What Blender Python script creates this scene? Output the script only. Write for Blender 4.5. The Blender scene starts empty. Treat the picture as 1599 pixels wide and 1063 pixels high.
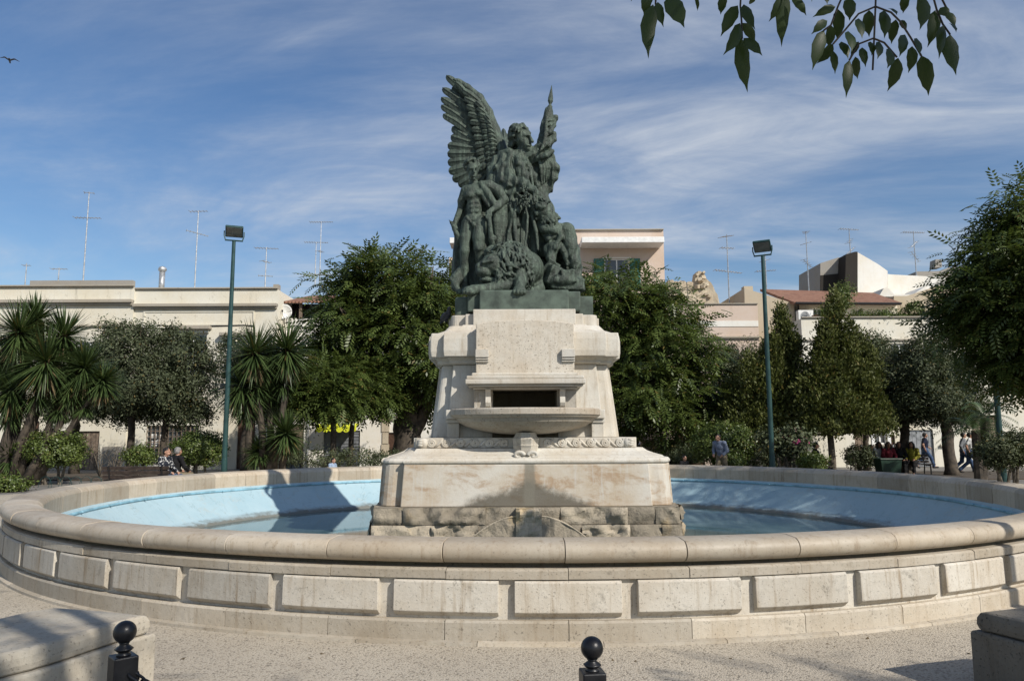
import bpy, math, random
import numpy as np
from mathutils import Vector, Matrix
# ---------------------------------------------------------------- camera, sky, sun
SC = bpy.context.scene
COL = SC.collection
W, H_IMG, F = 1599.0, 1063.0, 1174.0
CX, CY = 799.5, 531.5
CAM_Z = 1.65
PITCH = math.atan((680.0 - CY) / F)
ROLL = 0.0040
cam_d = bpy.data.cameras.new('camera')
cam_d.sensor_width = 36.0
cam_d.lens = 36.0 * F / W
cam_d.clip_start = 0.05
cam_d.clip_end = 3000
cam = bpy.data.objects.new('camera', cam_d)
COL.objects.link(cam)
CAM_M = Matrix.Translation((0, 0, CAM_Z)) @ Matrix.Rotation(math.pi / 2 + PITCH, 4, 'X') @ Matrix.Rotation(-ROLL, 4, 'Z')
cam.matrix_world = CAM_M
SC.camera = cam
SUN_AZ, SUN_EL = math.radians(45), math.radians(37)      # sun stands behind the viewer's right shoulder
TO_SUN = Vector((math.sin(SUN_AZ) * math.cos(SUN_EL), -math.cos(SUN_AZ) * math.cos(SUN_EL), math.sin(SUN_EL)))
sd = bpy.data.lights.new('sun', 'SUN')
sd.energy = 5.0
sd.angle = math.radians(0.53)
sd.color = (1.0, 0.94, 0.85)
sun = bpy.data.objects.new('sun', sd)
COL.objects.link(sun)
sun.rotation_euler = (-TO_SUN).to_track_quat('-Z', 'Y').to_euler()
world = bpy.data.worlds.new('World')
SC.world = world
world.use_nodes = True
wt = world.node_tree
wt.nodes.clear()


def wn(t, **k):
    n = wt.nodes.new(t)
    for a, v in k.items():
        setattr(n, a, v)
    return n


w_out = wn('ShaderNodeOutputWorld')
w_bg = wn('ShaderNodeBackground')
w_bg.inputs[1].default_value = 0.108
w_sky = wn('ShaderNodeTexSky', sky_type='NISHITA', sun_disc=False, sun_elevation=SUN_EL,
           sun_rotation=math.pi - SUN_AZ, altitude=150, air_density=1.15, dust_density=0.7, ozone_density=3.0)
# high thin cirrus, laid out on a plane far overhead
w_tc = wn('ShaderNodeTexCoord')
w_sep = wn('ShaderNodeSeparateXYZ')
wt.links.new(w_tc.outputs['Generated'], w_sep.inputs[0])
w_z = wn('ShaderNodeMath', operation='MAXIMUM')
w_z.inputs[1].default_value = 0.0
wt.links.new(w_sep.outputs[2], w_z.inputs[0])
w_za = wn('ShaderNodeMath', operation='ADD')
w_za.inputs[1].default_value = 0.10
wt.links.new(w_z.outputs[0], w_za.inputs[0])
w_dx = wn('ShaderNodeMath', operation='DIVIDE')
w_dy = wn('ShaderNodeMath', operation='DIVIDE')
wt.links.new(w_sep.outputs[0], w_dx.inputs[0]); wt.links.new(w_za.outputs[0], w_dx.inputs[1])
wt.links.new(w_sep.outputs[1], w_dy.inputs[0]); wt.links.new(w_za.outputs[0], w_dy.inputs[1])
w_cmb = wn('ShaderNodeCombineXYZ')
wt.links.new(w_dx.outputs[0], w_cmb.inputs[0]); wt.links.new(w_dy.outputs[0], w_cmb.inputs[1])


def cloud(rot, scl, nscale, detail, dist, lo, hi, loc=(0, 0, 0)):
    m = wn('ShaderNodeMapping')
    m.inputs['Rotation'].default_value = (0, 0, rot)
    m.inputs['Scale'].default_value = scl
    m.inputs['Location'].default_value = loc
    wt.links.new(w_cmb.outputs[0], m.inputs[0])
    n = wn('ShaderNodeTexNoise')
    n.inputs['Scale'].default_value = nscale
    n.inputs['Detail'].default_value = detail
    n.inputs['Roughness'].default_value = 0.62
    n.inputs['Distortion'].default_value = dist
    wt.links.new(m.outputs[0], n.inputs['Vector'])
    r = wn('ShaderNodeMapRange')
    r.interpolation_type = 'SMOOTHSTEP'
    r.inputs['From Min'].default_value = lo
    r.inputs['From Max'].default_value = hi
    wt.links.new(n.outputs[0], r.inputs[0])
    return r.outputs[0]


veil = cloud(0.45, (0.62, 0.95, 1), 0.75, 12, 0.7, 0.35, 0.72, (3.5, 0.2, 0))
fib = cloud(0.75, (0.8, 2.1, 1), 1.6, 13, 0.9, 0.30, 0.78, (1.7, 5.2, 0))
wide = cloud(0.1, (0.22, 0.36, 1), 0.8, 4, 0.3, 0.30, 0.62, (8.4, 2.0, 0))
mA = wn('ShaderNodeMath', operation='MULTIPLY_ADD')
wt.links.new(fib, mA.inputs[0]); mA.inputs[1].default_value = 0.75; mA.inputs[2].default_value = 0.38
mB = wn('ShaderNodeMath', operation='MULTIPLY')
wt.links.new(mA.outputs[0], mB.inputs[0]); wt.links.new(veil, mB.inputs[1])
mD = wn('ShaderNodeMath', operation='MULTIPLY_ADD')
wt.links.new(wide, mD.inputs[0]); mD.inputs[1].default_value = 0.60; mD.inputs[2].default_value = 0.45
mC = wn('ShaderNodeMath', operation='MULTIPLY', use_clamp=True)
wt.links.new(mB.outputs[0], mC.inputs[0]); wt.links.new(mD.outputs[0], mC.inputs[1])
w_mix = wn('ShaderNodeMix', data_type='RGBA')
wt.links.new(mC.outputs[0], w_mix.inputs[0])
w_hs = wn('ShaderNodeHueSaturation')
w_hs.inputs['Saturation'].default_value = 1.16
w_hs.inputs['Hue'].default_value = 0.505
wt.links.new(w_sky.outputs[0], w_hs.inputs['Color'])
wt.links.new(w_hs.outputs[0], w_mix.inputs[6])
w_mix.inputs[7].default_value = (5.6, 6.0, 6.6, 1)
wt.links.new(w_mix.outputs[2], w_bg.inputs[0])
wt.links.new(w_bg.outputs[0], w_out.inputs[0])
SC.view_settings.view_transform = 'Standard'
SC.view_settings.look = 'None'
SC.view_settings.exposure = 0.02
SC.view_settings.gamma = 1.0
SC.view_settings.use_curve_mapping = False
SC.render.engine = 'CYCLES'
SC.render.resolution_x, SC.render.resolution_y = 1024, 680
try:
    SC.cycles.max_bounces = 6
    SC.cycles.transparent_max_bounces = 6
    SC.cycles.use_denoising = True
except Exception:
    pass
random.seed(7)
RNG = np.random.default_rng(7)
PI = math.pi
# ---------------------------------------------------------------- pixel -> direction helpers (distance always comes from the place)
_R3 = CAM_M.to_3x3()


def ray(px, py):
    return _R3 @ Vector(((px - CX) / F, (CY - py) / F, -1.0))


def at_y(px, py, Y):
    d = ray(px, py)
    t = Y / d.y
    return Vector((d.x * t, Y, CAM_Z + d.z * t))


def at_z(px, py, z):
    d = ray(px, py)
    t = (z - CAM_Z) / d.z
    return Vector((d.x * t, d.y * t, z))


def on_ground(px, Y):
    return Vector((at_y(px, 690, Y).x, Y, 0.0))


# ---------------------------------------------------------------- mesh helpers
class Geo:
    def __init__(s):
        s.v, s.f = [], []

    def add(s, vs, fs):
        o = len(s.v)
        s.v += [tuple(v) for v in vs]
        s.f += [tuple(i + o for i in f) for f in fs]
        return s

    def box(s, x0, x1, y0, y1, z0, z1):
        return s.add([(x0, y0, z0), (x1, y0, z0), (x1, y1, z0), (x0, y1, z0), (x0, y0, z1), (x1, y0, z1), (x1, y1, z1), (x0, y1, z1)],
                     [(0, 3, 2, 1), (4, 5, 6, 7), (0, 1, 5, 4), (1, 2, 6, 5), (2, 3, 7, 6), (3, 0, 4, 7)])

    def loft(s, rings, cap=True):
        """rings: lists of points, same length, counter-clockwise seen from above, bottom to top"""
        n = len(rings[0])
        vs = [p for r in rings for p in r]
        fs = []
        for k in range(len(rings) - 1):
            for i in range(n):
                j = (i + 1) % n
                fs.append((k * n + i, k * n + j, (k + 1) * n + j, (k + 1) * n + i))
        if cap:
            fs.append(tuple(range(n - 1, -1, -1)))
            fs.append(tuple((len(rings) - 1) * n + i for i in range(n)))
        return s.add(vs, fs)

    def prism(s, poly, z0, z1):
        return s.loft([[(p[0], p[1], z0) for p in poly], [(p[0], p[1], z1) for p in poly]])

    def lathe(s, prof, n=24, c=(0, 0, 0), cap=True):
        rings = [[(c[0] + r * math.cos(2 * PI * i / n), c[1] + r * math.sin(2 * PI * i / n), c[2] + z) for i in range(n)] for r, z in prof]
        return s.loft(rings, cap)

    def ring(s, prof, n=24, c=(0, 0, 0)):
        """closed section turned round the axis"""
        return s.lathe(list(prof) + [prof[0]], n, c, cap=False)

    def tube(s, pts, rad, n=6, cap=True):
        pts = [Vector(p) for p in pts]
        if not hasattr(rad, '__len__'):
            rad = [rad] * len(pts)
        rings = []
        u = None
        for i, p in enumerate(pts):
            t = (pts[min(i + 1, len(pts) - 1)] - pts[max(i - 1, 0)])
            if t.length < 1e-9:
                t = Vector((0, 0, 1))
            t.normalize()
            if u is None:
                u = t.cross(Vector((0, 0, 1)) if abs(t.z) < 0.9 else Vector((1, 0, 0))).normalized()
            else:
                u = (u - t * u.dot(t))
                u = u.normalized() if u.length > 1e-6 else t.orthogonal().normalized()
            w = t.cross(u)
            rings.append([p + (u * math.cos(2 * PI * k / n) + w * math.sin(2 * PI * k / n)) * rad[i] for k in range(n)])
        return s.loft(rings, cap)

    def grid(s, pts):
        r, c = len(pts), len(pts[0])
        vs = [p for row in pts for p in row]
        fs = [(i * c + j, i * c + j + 1, (i + 1) * c + j + 1, (i + 1) * c + j) for i in range(r - 1) for j in range(c - 1)]
        return s.add(vs, fs)


def mesh_of(name, geo, mat, smooth=False):
    me = bpy.data.meshes.new(name)
    me.from_pydata(geo.v, [], geo.f)
    if mat is not None:
        me.materials.append(mat)
    if smooth:
        me.polygons.foreach_set('use_smooth', [True] * len(me.polygons))
    me.update()
    return me


def mesh_np(name, V, Fq, mat, smooth=False):
    me = bpy.data.meshes.new(name)
    nf, k = Fq.shape
    me.vertices.add(len(V))
    me.vertices.foreach_set('co', np.ascontiguousarray(V, dtype=np.float32).ravel())
    me.loops.add(nf * k)
    me.loops.foreach_set('vertex_index', np.ascontiguousarray(Fq, dtype=np.int32).ravel())
    me.polygons.add(nf)
    me.polygons.foreach_set('loop_start', np.arange(0, nf * k, k, dtype=np.int32))
    if smooth:
        me.polygons.foreach_set('use_smooth', np.ones(nf, dtype=bool))
    if mat is not None:
        me.materials.append(mat)
    me.update()
    me.validate()
    return me


def place(name, me, parent=None, loc=(0, 0, 0), rz=0.0, bevel=0.0, seg=2, sharp=35):
    o = bpy.data.objects.new(name, me)
    COL.objects.link(o)
    o.location = loc
    o.rotation_euler = (0, 0, rz)
    if parent is not None:
        o.parent = parent
    if bevel:
        m = o.modifiers.new('edge', 'BEVEL')
        m.width = bevel
        m.segments = seg
        m.limit_method = 'ANGLE'
        m.angle_limit = math.radians(sharp)
    return o


def smooth_by_angle(o, deg=30):
    """soft shading on curved faces, crisp on real edges"""
    me = o if isinstance(o, bpy.types.Mesh) else o.data
    me.polygons.foreach_set('use_smooth', [True] * len(me.polygons))
    try:
        me.set_sharp_from_angle(angle=math.radians(deg))
    except Exception:
        pass


def part(name, geo, mat, parent, smooth=False, **k):
    return place(name, mesh_of(name, geo, mat, smooth), parent, **k)


def tag(o, label=None, cat=None, group=None, kind=None):
    if label: o['label'] = label
    if cat: o['category'] = cat
    if group: o['group'] = group
    if kind: o['kind'] = kind
    return o


def thing(name, label, cat, loc=(0, 0, 0), rz=0.0, group=None):
    o = bpy.data.objects.new(name, None)
    o.empty_display_size = 0.2
    COL.objects.link(o)
    o.location = loc
    o.rotation_euler = (0, 0, rz)
    return tag(o, label, cat, group)


def copy_tree(o, parent=None):
    c = o.copy()
    COL.objects.link(c)
    if parent is not None:
        c.parent = parent
    for ch in list(o.children):
        copy_tree(ch, c)
    return c


def noise3(P, seed=0, freq=1.0, octaves=3):
    """cheap smooth pseudo noise of points (N,3) in about -1..1"""
    r = np.random.default_rng(seed)
    out = np.zeros(len(P))
    a, tot = 1.0, 0.0
    for o in range(octaves):
        for _ in range(4):
            k = r.normal(size=3) * freq * 2.2
            out += a * 0.5 * np.sin(P @ k + r.uniform(0, 6.28))
        tot += a
        a *= 0.55
        freq *= 2.1
    return out / tot


# ---------------------------------------------------------------- materials
class NM:
    def __init__(s, name):
        s.m = bpy.data.materials.new(name)
        s.m.use_nodes = True
        s.t = s.m.node_tree
        s.b = s.t.nodes['Principled BSDF']
        s.out = s.t.nodes['Material Output']

    def n(s, ty, ins=None, **k):
        nd = s.t.nodes.new(ty)
        for a, v in k.items():
            setattr(nd, a, v)
        for a, v in (ins or {}).items():
            s.set(nd.inputs[a], v)
        return nd

    def set(s, sock, v):
        if hasattr(v, 'is_output'):
            s.t.links.new(v, sock)
        else:
            if hasattr(sock, 'default_value') and hasattr(sock.default_value, '__len__') and len(sock.default_value) == 4 and len(v) == 3:
                v = (*v, 1)
            sock.default_value = v

    def pos(s, scale=(1, 1, 1), obj=False, rot=(0, 0, 0)):
        src = s.n('ShaderNodeTexCoord').outputs['Object'] if obj else s.n('ShaderNodeNewGeometry').outputs['Position']
        return s.n('ShaderNodeMapping', {'Vector': src, 'Scale': scale, 'Rotation': rot}).outputs[0]

    def noise(s, vec, scale, detail=5, rough=0.6, dist=0.0):
        return s.n('ShaderNodeTexNoise', {'Vector': vec, 'Scale': scale, 'Detail': detail, 'Roughness': rough, 'Distortion': dist}).outputs[0]

    def ramp(s, f, lo, hi, a=0.0, b=1.0):
        return s.n('ShaderNodeMapRange', {0: f, 'From Min': lo, 'From Max': hi, 'To Min': a, 'To Max': b}, interpolation_type='SMOOTHSTEP').outputs[0]

    def mix(s, f, a, b, mode='MIX'):
        nd = s.n('ShaderNodeMix', data_type='RGBA', blend_type=mode)
        s.set(nd.inputs[0], f); s.set(nd.inputs[6], a); s.set(nd.inputs[7], b)
        return nd.outputs[2]

    def math(s, op, a, b=0.0, clamp=False):
        nd = s.n('ShaderNodeMath', operation=op, use_clamp=clamp)
        s.set(nd.inputs[0], a); s.set(nd.inputs[1], b)
        return nd.outputs[0]

    def bump(s, h, strength=0.3, dist=0.01):
        nd = s.n('ShaderNodeBump', {'Height': h, 'Strength': strength, 'Distance': dist})
        s.t.links.new(nd.outputs[0], s.b.inputs['Normal'])

    def fin(s, col, rough=0.7, spec=0.4, metal=0.0):
        s.set(s.b.inputs['Base Color'], col)
        s.set(s.b.inputs['Roughness'], rough)
        s.set(s.b.inputs['Specular IOR Level'], spec)
        s.set(s.b.inputs['Metallic'], metal)
        return s.m


def m_plain(name, col, rough=0.6, var=0.12, scale=6.0, metal=0.0, spec=0.4, bump=0.0, obj=True):
    m = NM(name)
    v = m.pos(obj=obj)
    n = m.noise(v, scale, 5)
    d = tuple(c * (1 - 2.2 * var) for c in col)
    l = tuple(min(1, c * (1 + var)) for c in col)
    c = m.mix(m.ramp(n, 0.3, 0.7), d, l)
    if bump:
        m.bump(m.noise(v, scale * 5, 4), bump, 0.01)
    r = m.ramp(n, 0.25, 0.75, rough * 0.85, min(1, rough * 1.15))
    return m.fin(c, r, spec, metal)


def m_stone(name, base, warm, dark, streak=0.5, pits=0.5, lichen=0.3, rough=0.62, tint=0.10, bump=0.35, fine=55, drip=(5, 5, 0.35)):
    """weathered limestone: cloudy tone, run-off streaks, pits, dark lichen"""
    m = NM(name)
    v = m.pos()
    c = m.mix(m.ramp(m.noise(v, 1.3, 6, 0.65), 0.3, 0.72), base, warm)
    c = m.mix(m.ramp(m.noise(v, 9, 6, 0.7), 0.45, 0.8, 0, 0.35), c, tuple(x * 0.72 for x in warm))
    st = m.noise(m.pos(drip), 3.0, 5, 0.65)
    c = m.mix(m.math('MULTIPLY', m.ramp(st, 0.5, 0.78), streak), c, (warm[0] * 0.62, warm[1] * 0.54, warm[2] * 0.44))
    li = m.math('MULTIPLY', m.ramp(m.noise(v, 3.3, 8, 0.75, 0.6), 0.56, 0.72), m.ramp(m.noise(v, 40, 4, 0.7), 0.35, 0.6))
    c = m.mix(m.math('MULTIPLY', li, lichen), c, dark)
    pt = m.ramp(m.noise(v, fine, 3, 0.6), 0.58, 0.70)
    c = m.mix(m.math('MULTIPLY', pt, pits), c, tuple(x * 0.6 for x in dark))
    rnd = m.n('ShaderNodeObjectInfo').outputs['Random']
    k = m.ramp(rnd, 0, 1, 1 - tint, 1 + tint * 0.5)
    kk = m.n('ShaderNodeCombineColor', {0: k, 1: k, 2: m.math('MULTIPLY', k, 0.99)}).outputs[0]
    c = m.mix(1.0, c, kk, 'MULTIPLY')
    h = m.math('SUBTRACT', m.math('ADD', m.noise(v, fine * 0.5, 6, 0.7), m.math('MULTIPLY', m.noise(v, 6, 4), 1.5)), m.math('MULTIPLY', pt, 0.6))
    m.bump(h, bump, 0.012)
    return m.fin(c, m.ramp(st, 0.3, 0.7, rough * 0.9, rough * 1.15), 0.35)


def m_plaster(name, col, stain=(0.16, 0.14, 0.11), amount=0.5, warm=None):
    m = NM(name)
    v = m.pos()
    warm = warm or tuple(x * y for x, y in zip(col, (0.93, 0.88, 0.80)))
    c = m.mix(m.ramp(m.noise(v, 0.5, 7, 0.7), 0.35, 0.7), col, warm)
    st = m.ramp(m.noise(m.pos((2.6, 2.6, 0.22)), 1.6, 7, 0.75), 0.55, 0.8)
    c = m.mix(m.math('MULTIPLY', st, amount), c, stain)
    pt = m.ramp(m.noise(v, 2.6, 6, 0.75, 0.5), 0.6, 0.66)
    c = m.mix(m.math('MULTIPLY', pt, amount * 0.6), c, tuple(x * 0.62 for x in warm))
    m.bump(m.noise(v, 14, 6, 0.7), 0.25, 0.02)
    return m.fin(c, 0.85, 0.2)


def m_leaf(name, dark, light, trans=0.22, rough=0.5, spec=0.35):
    m = NM(name)
    geo = m.n('ShaderNodeNewGeometry')
    rnd = geo.outputs['Random Per Island']
    v = geo.outputs['Position']
    f = m.math('ADD', m.math('MULTIPLY', rnd, 0.5), m.math('MULTIPLY', m.ramp(m.noise(v, 1.5, 3), 0.3, 0.7), 0.5))
    c = m.mix(f, dark, light)
    old = m.ramp(m.math('FRACT', m.math('MULTIPLY', rnd, 37.7)), 0.965, 0.975)
    c = m.mix(m.math('MULTIPLY', old, 0.7), c, (0.16, 0.11, 0.03))
    m.fin(c, rough, spec)
    tr = m.n('ShaderNodeBsdfTranslucent', {'Color': m.mix(0.5, c, (0.12, 0.16, 0.02))})
    ms = m.n('ShaderNodeMixShader', {0: trans, 1: m.b.outputs[0], 2: tr.outputs[0]})
    m.t.links.new(ms.outputs[0], m.out.inputs[0])
    return m.m


MAT = {}
MAT['coping'] = m_stone('coping_limestone', (0.48, 0.425, 0.345), (0.40, 0.33, 0.245), (0.10, 0.085, 0.065), 0.75, 0.3, 0.55, 0.5, 0.24, 0.25)
MAT['panel'] = m_stone('panel_limestone', (0.50, 0.47, 0.415), (0.41, 0.36, 0.29), (0.12, 0.11, 0.09), 0.95, 0.45, 0.75, 0.7, 0.22, 0.35)
MAT['band'] = m_stone('band_limestone', (0.47, 0.425, 0.355), (0.39, 0.33, 0.25), (0.09, 0.08, 0.06), 0.55, 0.5, 0.7, 0.7, 0.2, 0.35)
MAT['mortar'] = m_stone('dirty_mortar_niche_shade', (0.10, 0.09, 0.07), (0.14, 0.12, 0.08), (0.02, 0.022, 0.015), 0.6, 0.6, 0.8, 0.9, 0.0, 0.6)
MAT['marble'] = m_stone('pedestal_limestone', (0.55, 0.53, 0.48), (0.48, 0.425, 0.345), (0.16, 0.14, 0.11), 0.6, 0.3, 0.35, 0.62, 0.06, 0.3)
MAT['plaque'] = m_stone('plaque_limestone', (0.57, 0.53, 0.46), (0.49, 0.42, 0.33), (0.20, 0.16, 0.11), 0.35, 0.75, 0.4, 0.7, 0.03, 0.5, 38)
MAT['bowl'] = m_stone('stained_shaded_bowl_stone', (0.42, 0.38, 0.32), (0.34, 0.28, 0.21), (0.10, 0.09, 0.07), 0.6, 0.7, 0.6, 0.7, 0.03, 0.5, 38)  # stained, and darkened overall to paint in the shade under the bowl
MAT['old_shaded'] = m_stone('lichened_shaded_bench_stone', (0.17, 0.155, 0.13), (0.14, 0.12, 0.095), (0.02, 0.02, 0.018), 0.4, 0.6, 0.95, 0.85, 0.03, 0.6)  # lichened stone, its base also darkened to paint the seat's shaded side
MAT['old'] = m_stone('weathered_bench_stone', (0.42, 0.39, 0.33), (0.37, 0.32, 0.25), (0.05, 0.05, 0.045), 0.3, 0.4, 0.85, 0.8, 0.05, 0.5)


def m_stained():
    """lower die of the pedestal: algae in the middle, rust under the lip"""
    m = NM('stained_limestone')
    v = m.pos()
    tc = m.n('ShaderNodeTexCoord').outputs['Object']
    sep = m.n('ShaderNodeSeparateXYZ', {0: tc})
    x, z = sep.outputs[0], sep.outputs[2]
    c = m.mix(m.ramp(m.noise(v, 1.2, 6, 0.65), 0.3, 0.7), (0.53, 0.50, 0.44), (0.43, 0.36, 0.27))
    ru = m.math('MULTIPLY', m.ramp(m.noise(m.pos((1.1, 1.1, 2.2)), 1.7, 7, 0.7, 0.4), 0.46, 0.66), 0.75)
    c = m.mix(ru, c, (0.30, 0.19, 0.10))
    st = m.ramp(m.noise(m.pos((7, 7, 0.3)), 2.2, 5, 0.6), 0.52, 0.75)
    c = m.mix(m.math('MULTIPLY', st, 0.5), c, (0.50, 0.50, 0.47))
    # algae hump: height falls off away from the middle
    ax = m.math('ABSOLUTE', m.math('SUBTRACT', x, 0.05))
    hump = m.math('SUBTRACT', 0.93, m.math('MULTIPLY', ax, 0.36))
    edge = m.math('SUBTRACT', m.math('ADD', hump, m.math('MULTIPLY', m.noise(v, 2.2, 7, 0.75), 0.45)), m.math('ADD', z, 0.22))
    c = m.mix(m.ramp(edge, -0.06, 0.10, 0, 0.88), c, (0.085, 0.075, 0.055))
    strip = m.ramp(m.math('ADD', ax, m.math('MULTIPLY', m.noise(v, 5, 4), 0.06)), 0.09, 0.14, 0.75, 0)
    c = m.mix(strip, c, (0.16, 0.15, 0.12))
    m.bump(m.noise(v, 26, 6, 0.7), 0.35, 0.012)
    return m.fin(c, 0.7, 0.35)


MAT['stained'] = m_stained()


def m_rough():
    m = NM('rock_faced_stone')
    v = m.pos()
    n1 = m.noise(v, 2.1, 7, 0.7)
    c = m.mix(m.ramp(n1, 0.3, 0.7), (0.27, 0.235, 0.18), (0.43, 0.37, 0.28))
    c = m.mix(m.ramp(m.noise(v, 1.0, 5), 0.58, 0.72, 0, 0.7), c, (0.46, 0.32, 0.14))
    c = m.mix(m.ramp(m.noise(v, 5, 7, 0.75, 0.5), 0.53, 0.70, 0, 0.7), c, (0.06, 0.055, 0.045))
    rnd = m.n('ShaderNodeObjectInfo').outputs['Random']
    k = m.ramp(rnd, 0, 1, 0.72, 1.22)
    c = m.mix(1.0, c, m.n('ShaderNodeCombineColor', {0: k, 1: k, 2: k}).outputs[0], 'MULTIPLY')
    m.bump(m.math('ADD', m.noise(v, 7, 8, 0.72, 0.3), m.math('MULTIPLY', m.noise(v, 30, 5, 0.7), 0.4)), 0.9, 0.05)
    return m.fin(c, 0.85, 0.3)


MAT['rough'] = m_rough()


def m_bronze():
    m = NM('patinated_bronze')
    v = m.pos()
    n = m.noise(v, 3.2, 7, 0.7, 0.3)
    c = m.mix(m.ramp(n, 0.3, 0.7), (0.020, 0.027, 0.021), (0.064, 0.088, 0.068))
    geo = m.n('ShaderNodeNewGeometry')
    up = m.n('ShaderNodeSeparateXYZ', {0: geo.outputs['Normal']}).outputs[2]
    st = m.ramp(m.noise(m.pos((6, 6, 0.8)), 3, 6, 0.7), 0.45, 0.7)
    c = m.mix(m.math('MULTIPLY', st, 0.62), c, (0.15, 0.205, 0.155))
    c = m.mix(m.ramp(m.noise(v, 9, 6, 0.7), 0.55, 0.75, 0, 0.7), c, (0.022, 0.022, 0.016))
    m.bump(m.math('ADD', m.noise(v, 9, 7, 0.68, 0.4), m.math('MULTIPLY', m.noise(v, 26, 5, 0.7), 0.5)), 0.7, 0.05)
    return m.fin(c, m.ramp(n, 0.3, 0.7, 0.48, 0.72), 0.45, 0.1)


MAT['bronze'] = m_bronze()
MAT['bronze_base'] = m_plain('green_bronze_base', (0.080, 0.108, 0.086), 0.65, 0.25, 3.5, 0.05, 0.4, 0.15)
MAT['iron'] = m_plain('black_painted_iron', (0.014, 0.014, 0.016), 0.38, 0.2, 9, 0.2, 0.5, 0.1)


def m_blue():
    m = NM('pool_blue_paint')
    v = m.pos()
    n = m.noise(v, 0.7, 7, 0.7)
    c = m.mix(m.ramp(n, 0.3, 0.7), (0.30, 0.43, 0.485), (0.37, 0.49, 0.535))
    pe = m.math('MULTIPLY', m.ramp(m.noise(v, 2.0, 8, 0.8, 0.8), 0.53, 0.61), m.ramp(m.noise(v, 13, 5, 0.7), 0.4, 0.6))
    c = m.mix(m.math('MULTIPLY', pe, 0.75), c, (0.36, 0.42, 0.42))
    z = m.n('ShaderNodeSeparateXYZ', {0: v}).outputs[2]
    d = m.math('ADD', z, m.math('MULTIPLY', m.noise(v, 3, 6, 0.75), 0.22))
    c = m.mix(m.ramp(d, -0.11, -0.02, 0.9, 0), c, (0.13, 0.12, 0.095))
    st = m.ramp(m.noise(m.pos((2.5, 2.5, 0.25)), 2.0, 6, 0.7), 0.54, 0.75, 0, 0.5)
    c = m.mix(st, c, (0.21, 0.30, 0.33))
    cr = m.math('ABSOLUTE', m.math('SUBTRACT', m.noise(m.pos((1.1, 1.1, 0.25)), 0.8, 6, 0.6, 0.6), 0.5))
    c = m.mix(m.ramp(cr, 0.001, 0.004, 0.30, 0), c, (0.10, 0.15, 0.16))
    m.bump(m.noise(v, 18, 6, 0.7), 0.25, 0.015)
    return m.fin(c, 0.6, 0.35)


MAT['blue'] = m_blue()
MAT['blue_pipe'] = m_plain('blue_painted_pipe', (0.24, 0.44, 0.54), 0.5, 0.15, 4)


def m_water():
    m = NM('still_water')
    v = m.pos()
    c = m.mix(m.ramp(m.noise(v, 0.6, 5), 0.35, 0.7), (0.050, 0.085, 0.085), (0.10, 0.15, 0.15))
    m.bump(m.noise(v, 5, 4), 0.035, 0.02)
    m.fin(c, 0.03, 0.5)
    m.b.inputs['IOR'].default_value = 1.33
    return m.m


MAT['water'] = m_water()


def m_ground():
    """washed aggregate paving: pale matrix with dark and light pebbles"""
    m = NM('washed_aggregate')
    v = m.pos()
    c = m.mix(m.ramp(m.noise(v, 0.6, 6, 0.7), 0.3, 0.7), (0.47, 0.415, 0.33), (0.38, 0.33, 0.26))
    vo = m.n('ShaderNodeTexVoronoi', {'Vector': v, 'Scale': 75.0})
    hue = m.n('ShaderNodeSeparateColor', {0: vo.outputs['Color']}).outputs[0]
    c = m.mix(m.ramp(hue, 0.0, 1.0, 0, 0.5), c, (0.46, 0.42, 0.35))
    c = m.mix(m.ramp(hue, 0.84, 0.90, 0, 0.7), c, (0.13, 0.11, 0.085))
    c = m.mix(m.ramp(vo.outputs['Distance'], 0.5, 0.8, 0, 0.45), c, (0.18, 0.155, 0.12))
    c = m.mix(m.ramp(m.noise(v, 2.4, 7, 0.75, 0.4), 0.58, 0.74, 0, 0.45), c, (0.16, 0.14, 0.11))
    m.bump(m.math('SUBTRACT', m.noise(v, 45, 4, 0.7), vo.outputs['Distance']), 0.5, 0.012)
    return m.fin(c, 0.85, 0.25)


MAT['ground'] = m_ground()
MAT['asphalt'] = m_plain('grey_paving', (0.17, 0.16, 0.145), 0.9, 0.15, 1.4, bump=0.3)
MAT['soil'] = m_plain('dark_soil', (0.075, 0.06, 0.045), 0.95, 0.25, 2.0, bump=0.6)
MAT['bark'] = m_plain('rough_bark', (0.075, 0.06, 0.045), 0.9, 0.3, 5.0, bump=0.8)
MAT['bark_pale'] = m_plain('grey_bark', (0.13, 0.11, 0.085), 0.9, 0.3, 5.0, bump=0.8)
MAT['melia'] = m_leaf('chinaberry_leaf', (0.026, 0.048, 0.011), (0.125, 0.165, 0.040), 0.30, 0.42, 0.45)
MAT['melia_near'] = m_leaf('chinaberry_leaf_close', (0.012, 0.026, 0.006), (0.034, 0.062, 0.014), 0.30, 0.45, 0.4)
MAT['oak'] = m_leaf('holm_oak_leaf', (0.026, 0.034, 0.016), (0.120, 0.142, 0.078), 0.16, 0.6, 0.22)
MAT['juniper'] = m_leaf('juniper_spray', (0.034, 0.046, 0.012), (0.135, 0.148, 0.042), 0.22, 0.6, 0.25)
MAT['hedge'] = m_leaf('hedge_leaf', (0.030, 0.055, 0.011), (0.150, 0.195, 0.045), 0.2, 0.45, 0.45)
MAT['yucca'] = m_leaf('yucca_blade', (0.020, 0.038, 0.011), (0.080, 0.120, 0.038), 0.12, 0.42, 0.5)
MAT['dry'] = m_leaf('dry_blade', (0.10, 0.07, 0.04), (0.20, 0.15, 0.08), 0.15, 0.7, 0.2)
MAT['pink'] = m_plain('oleander_pink', (0.55, 0.09, 0.25), 0.6, 0.2, 8)
MAT['cream_flower'] = m_plain('yucca_flower', (0.62, 0.58, 0.42), 0.6, 0.15, 8)
MAT['skin'] = m_plain('skin', (0.38, 0.21, 0.14), 0.55, 0.08, 8)
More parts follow.
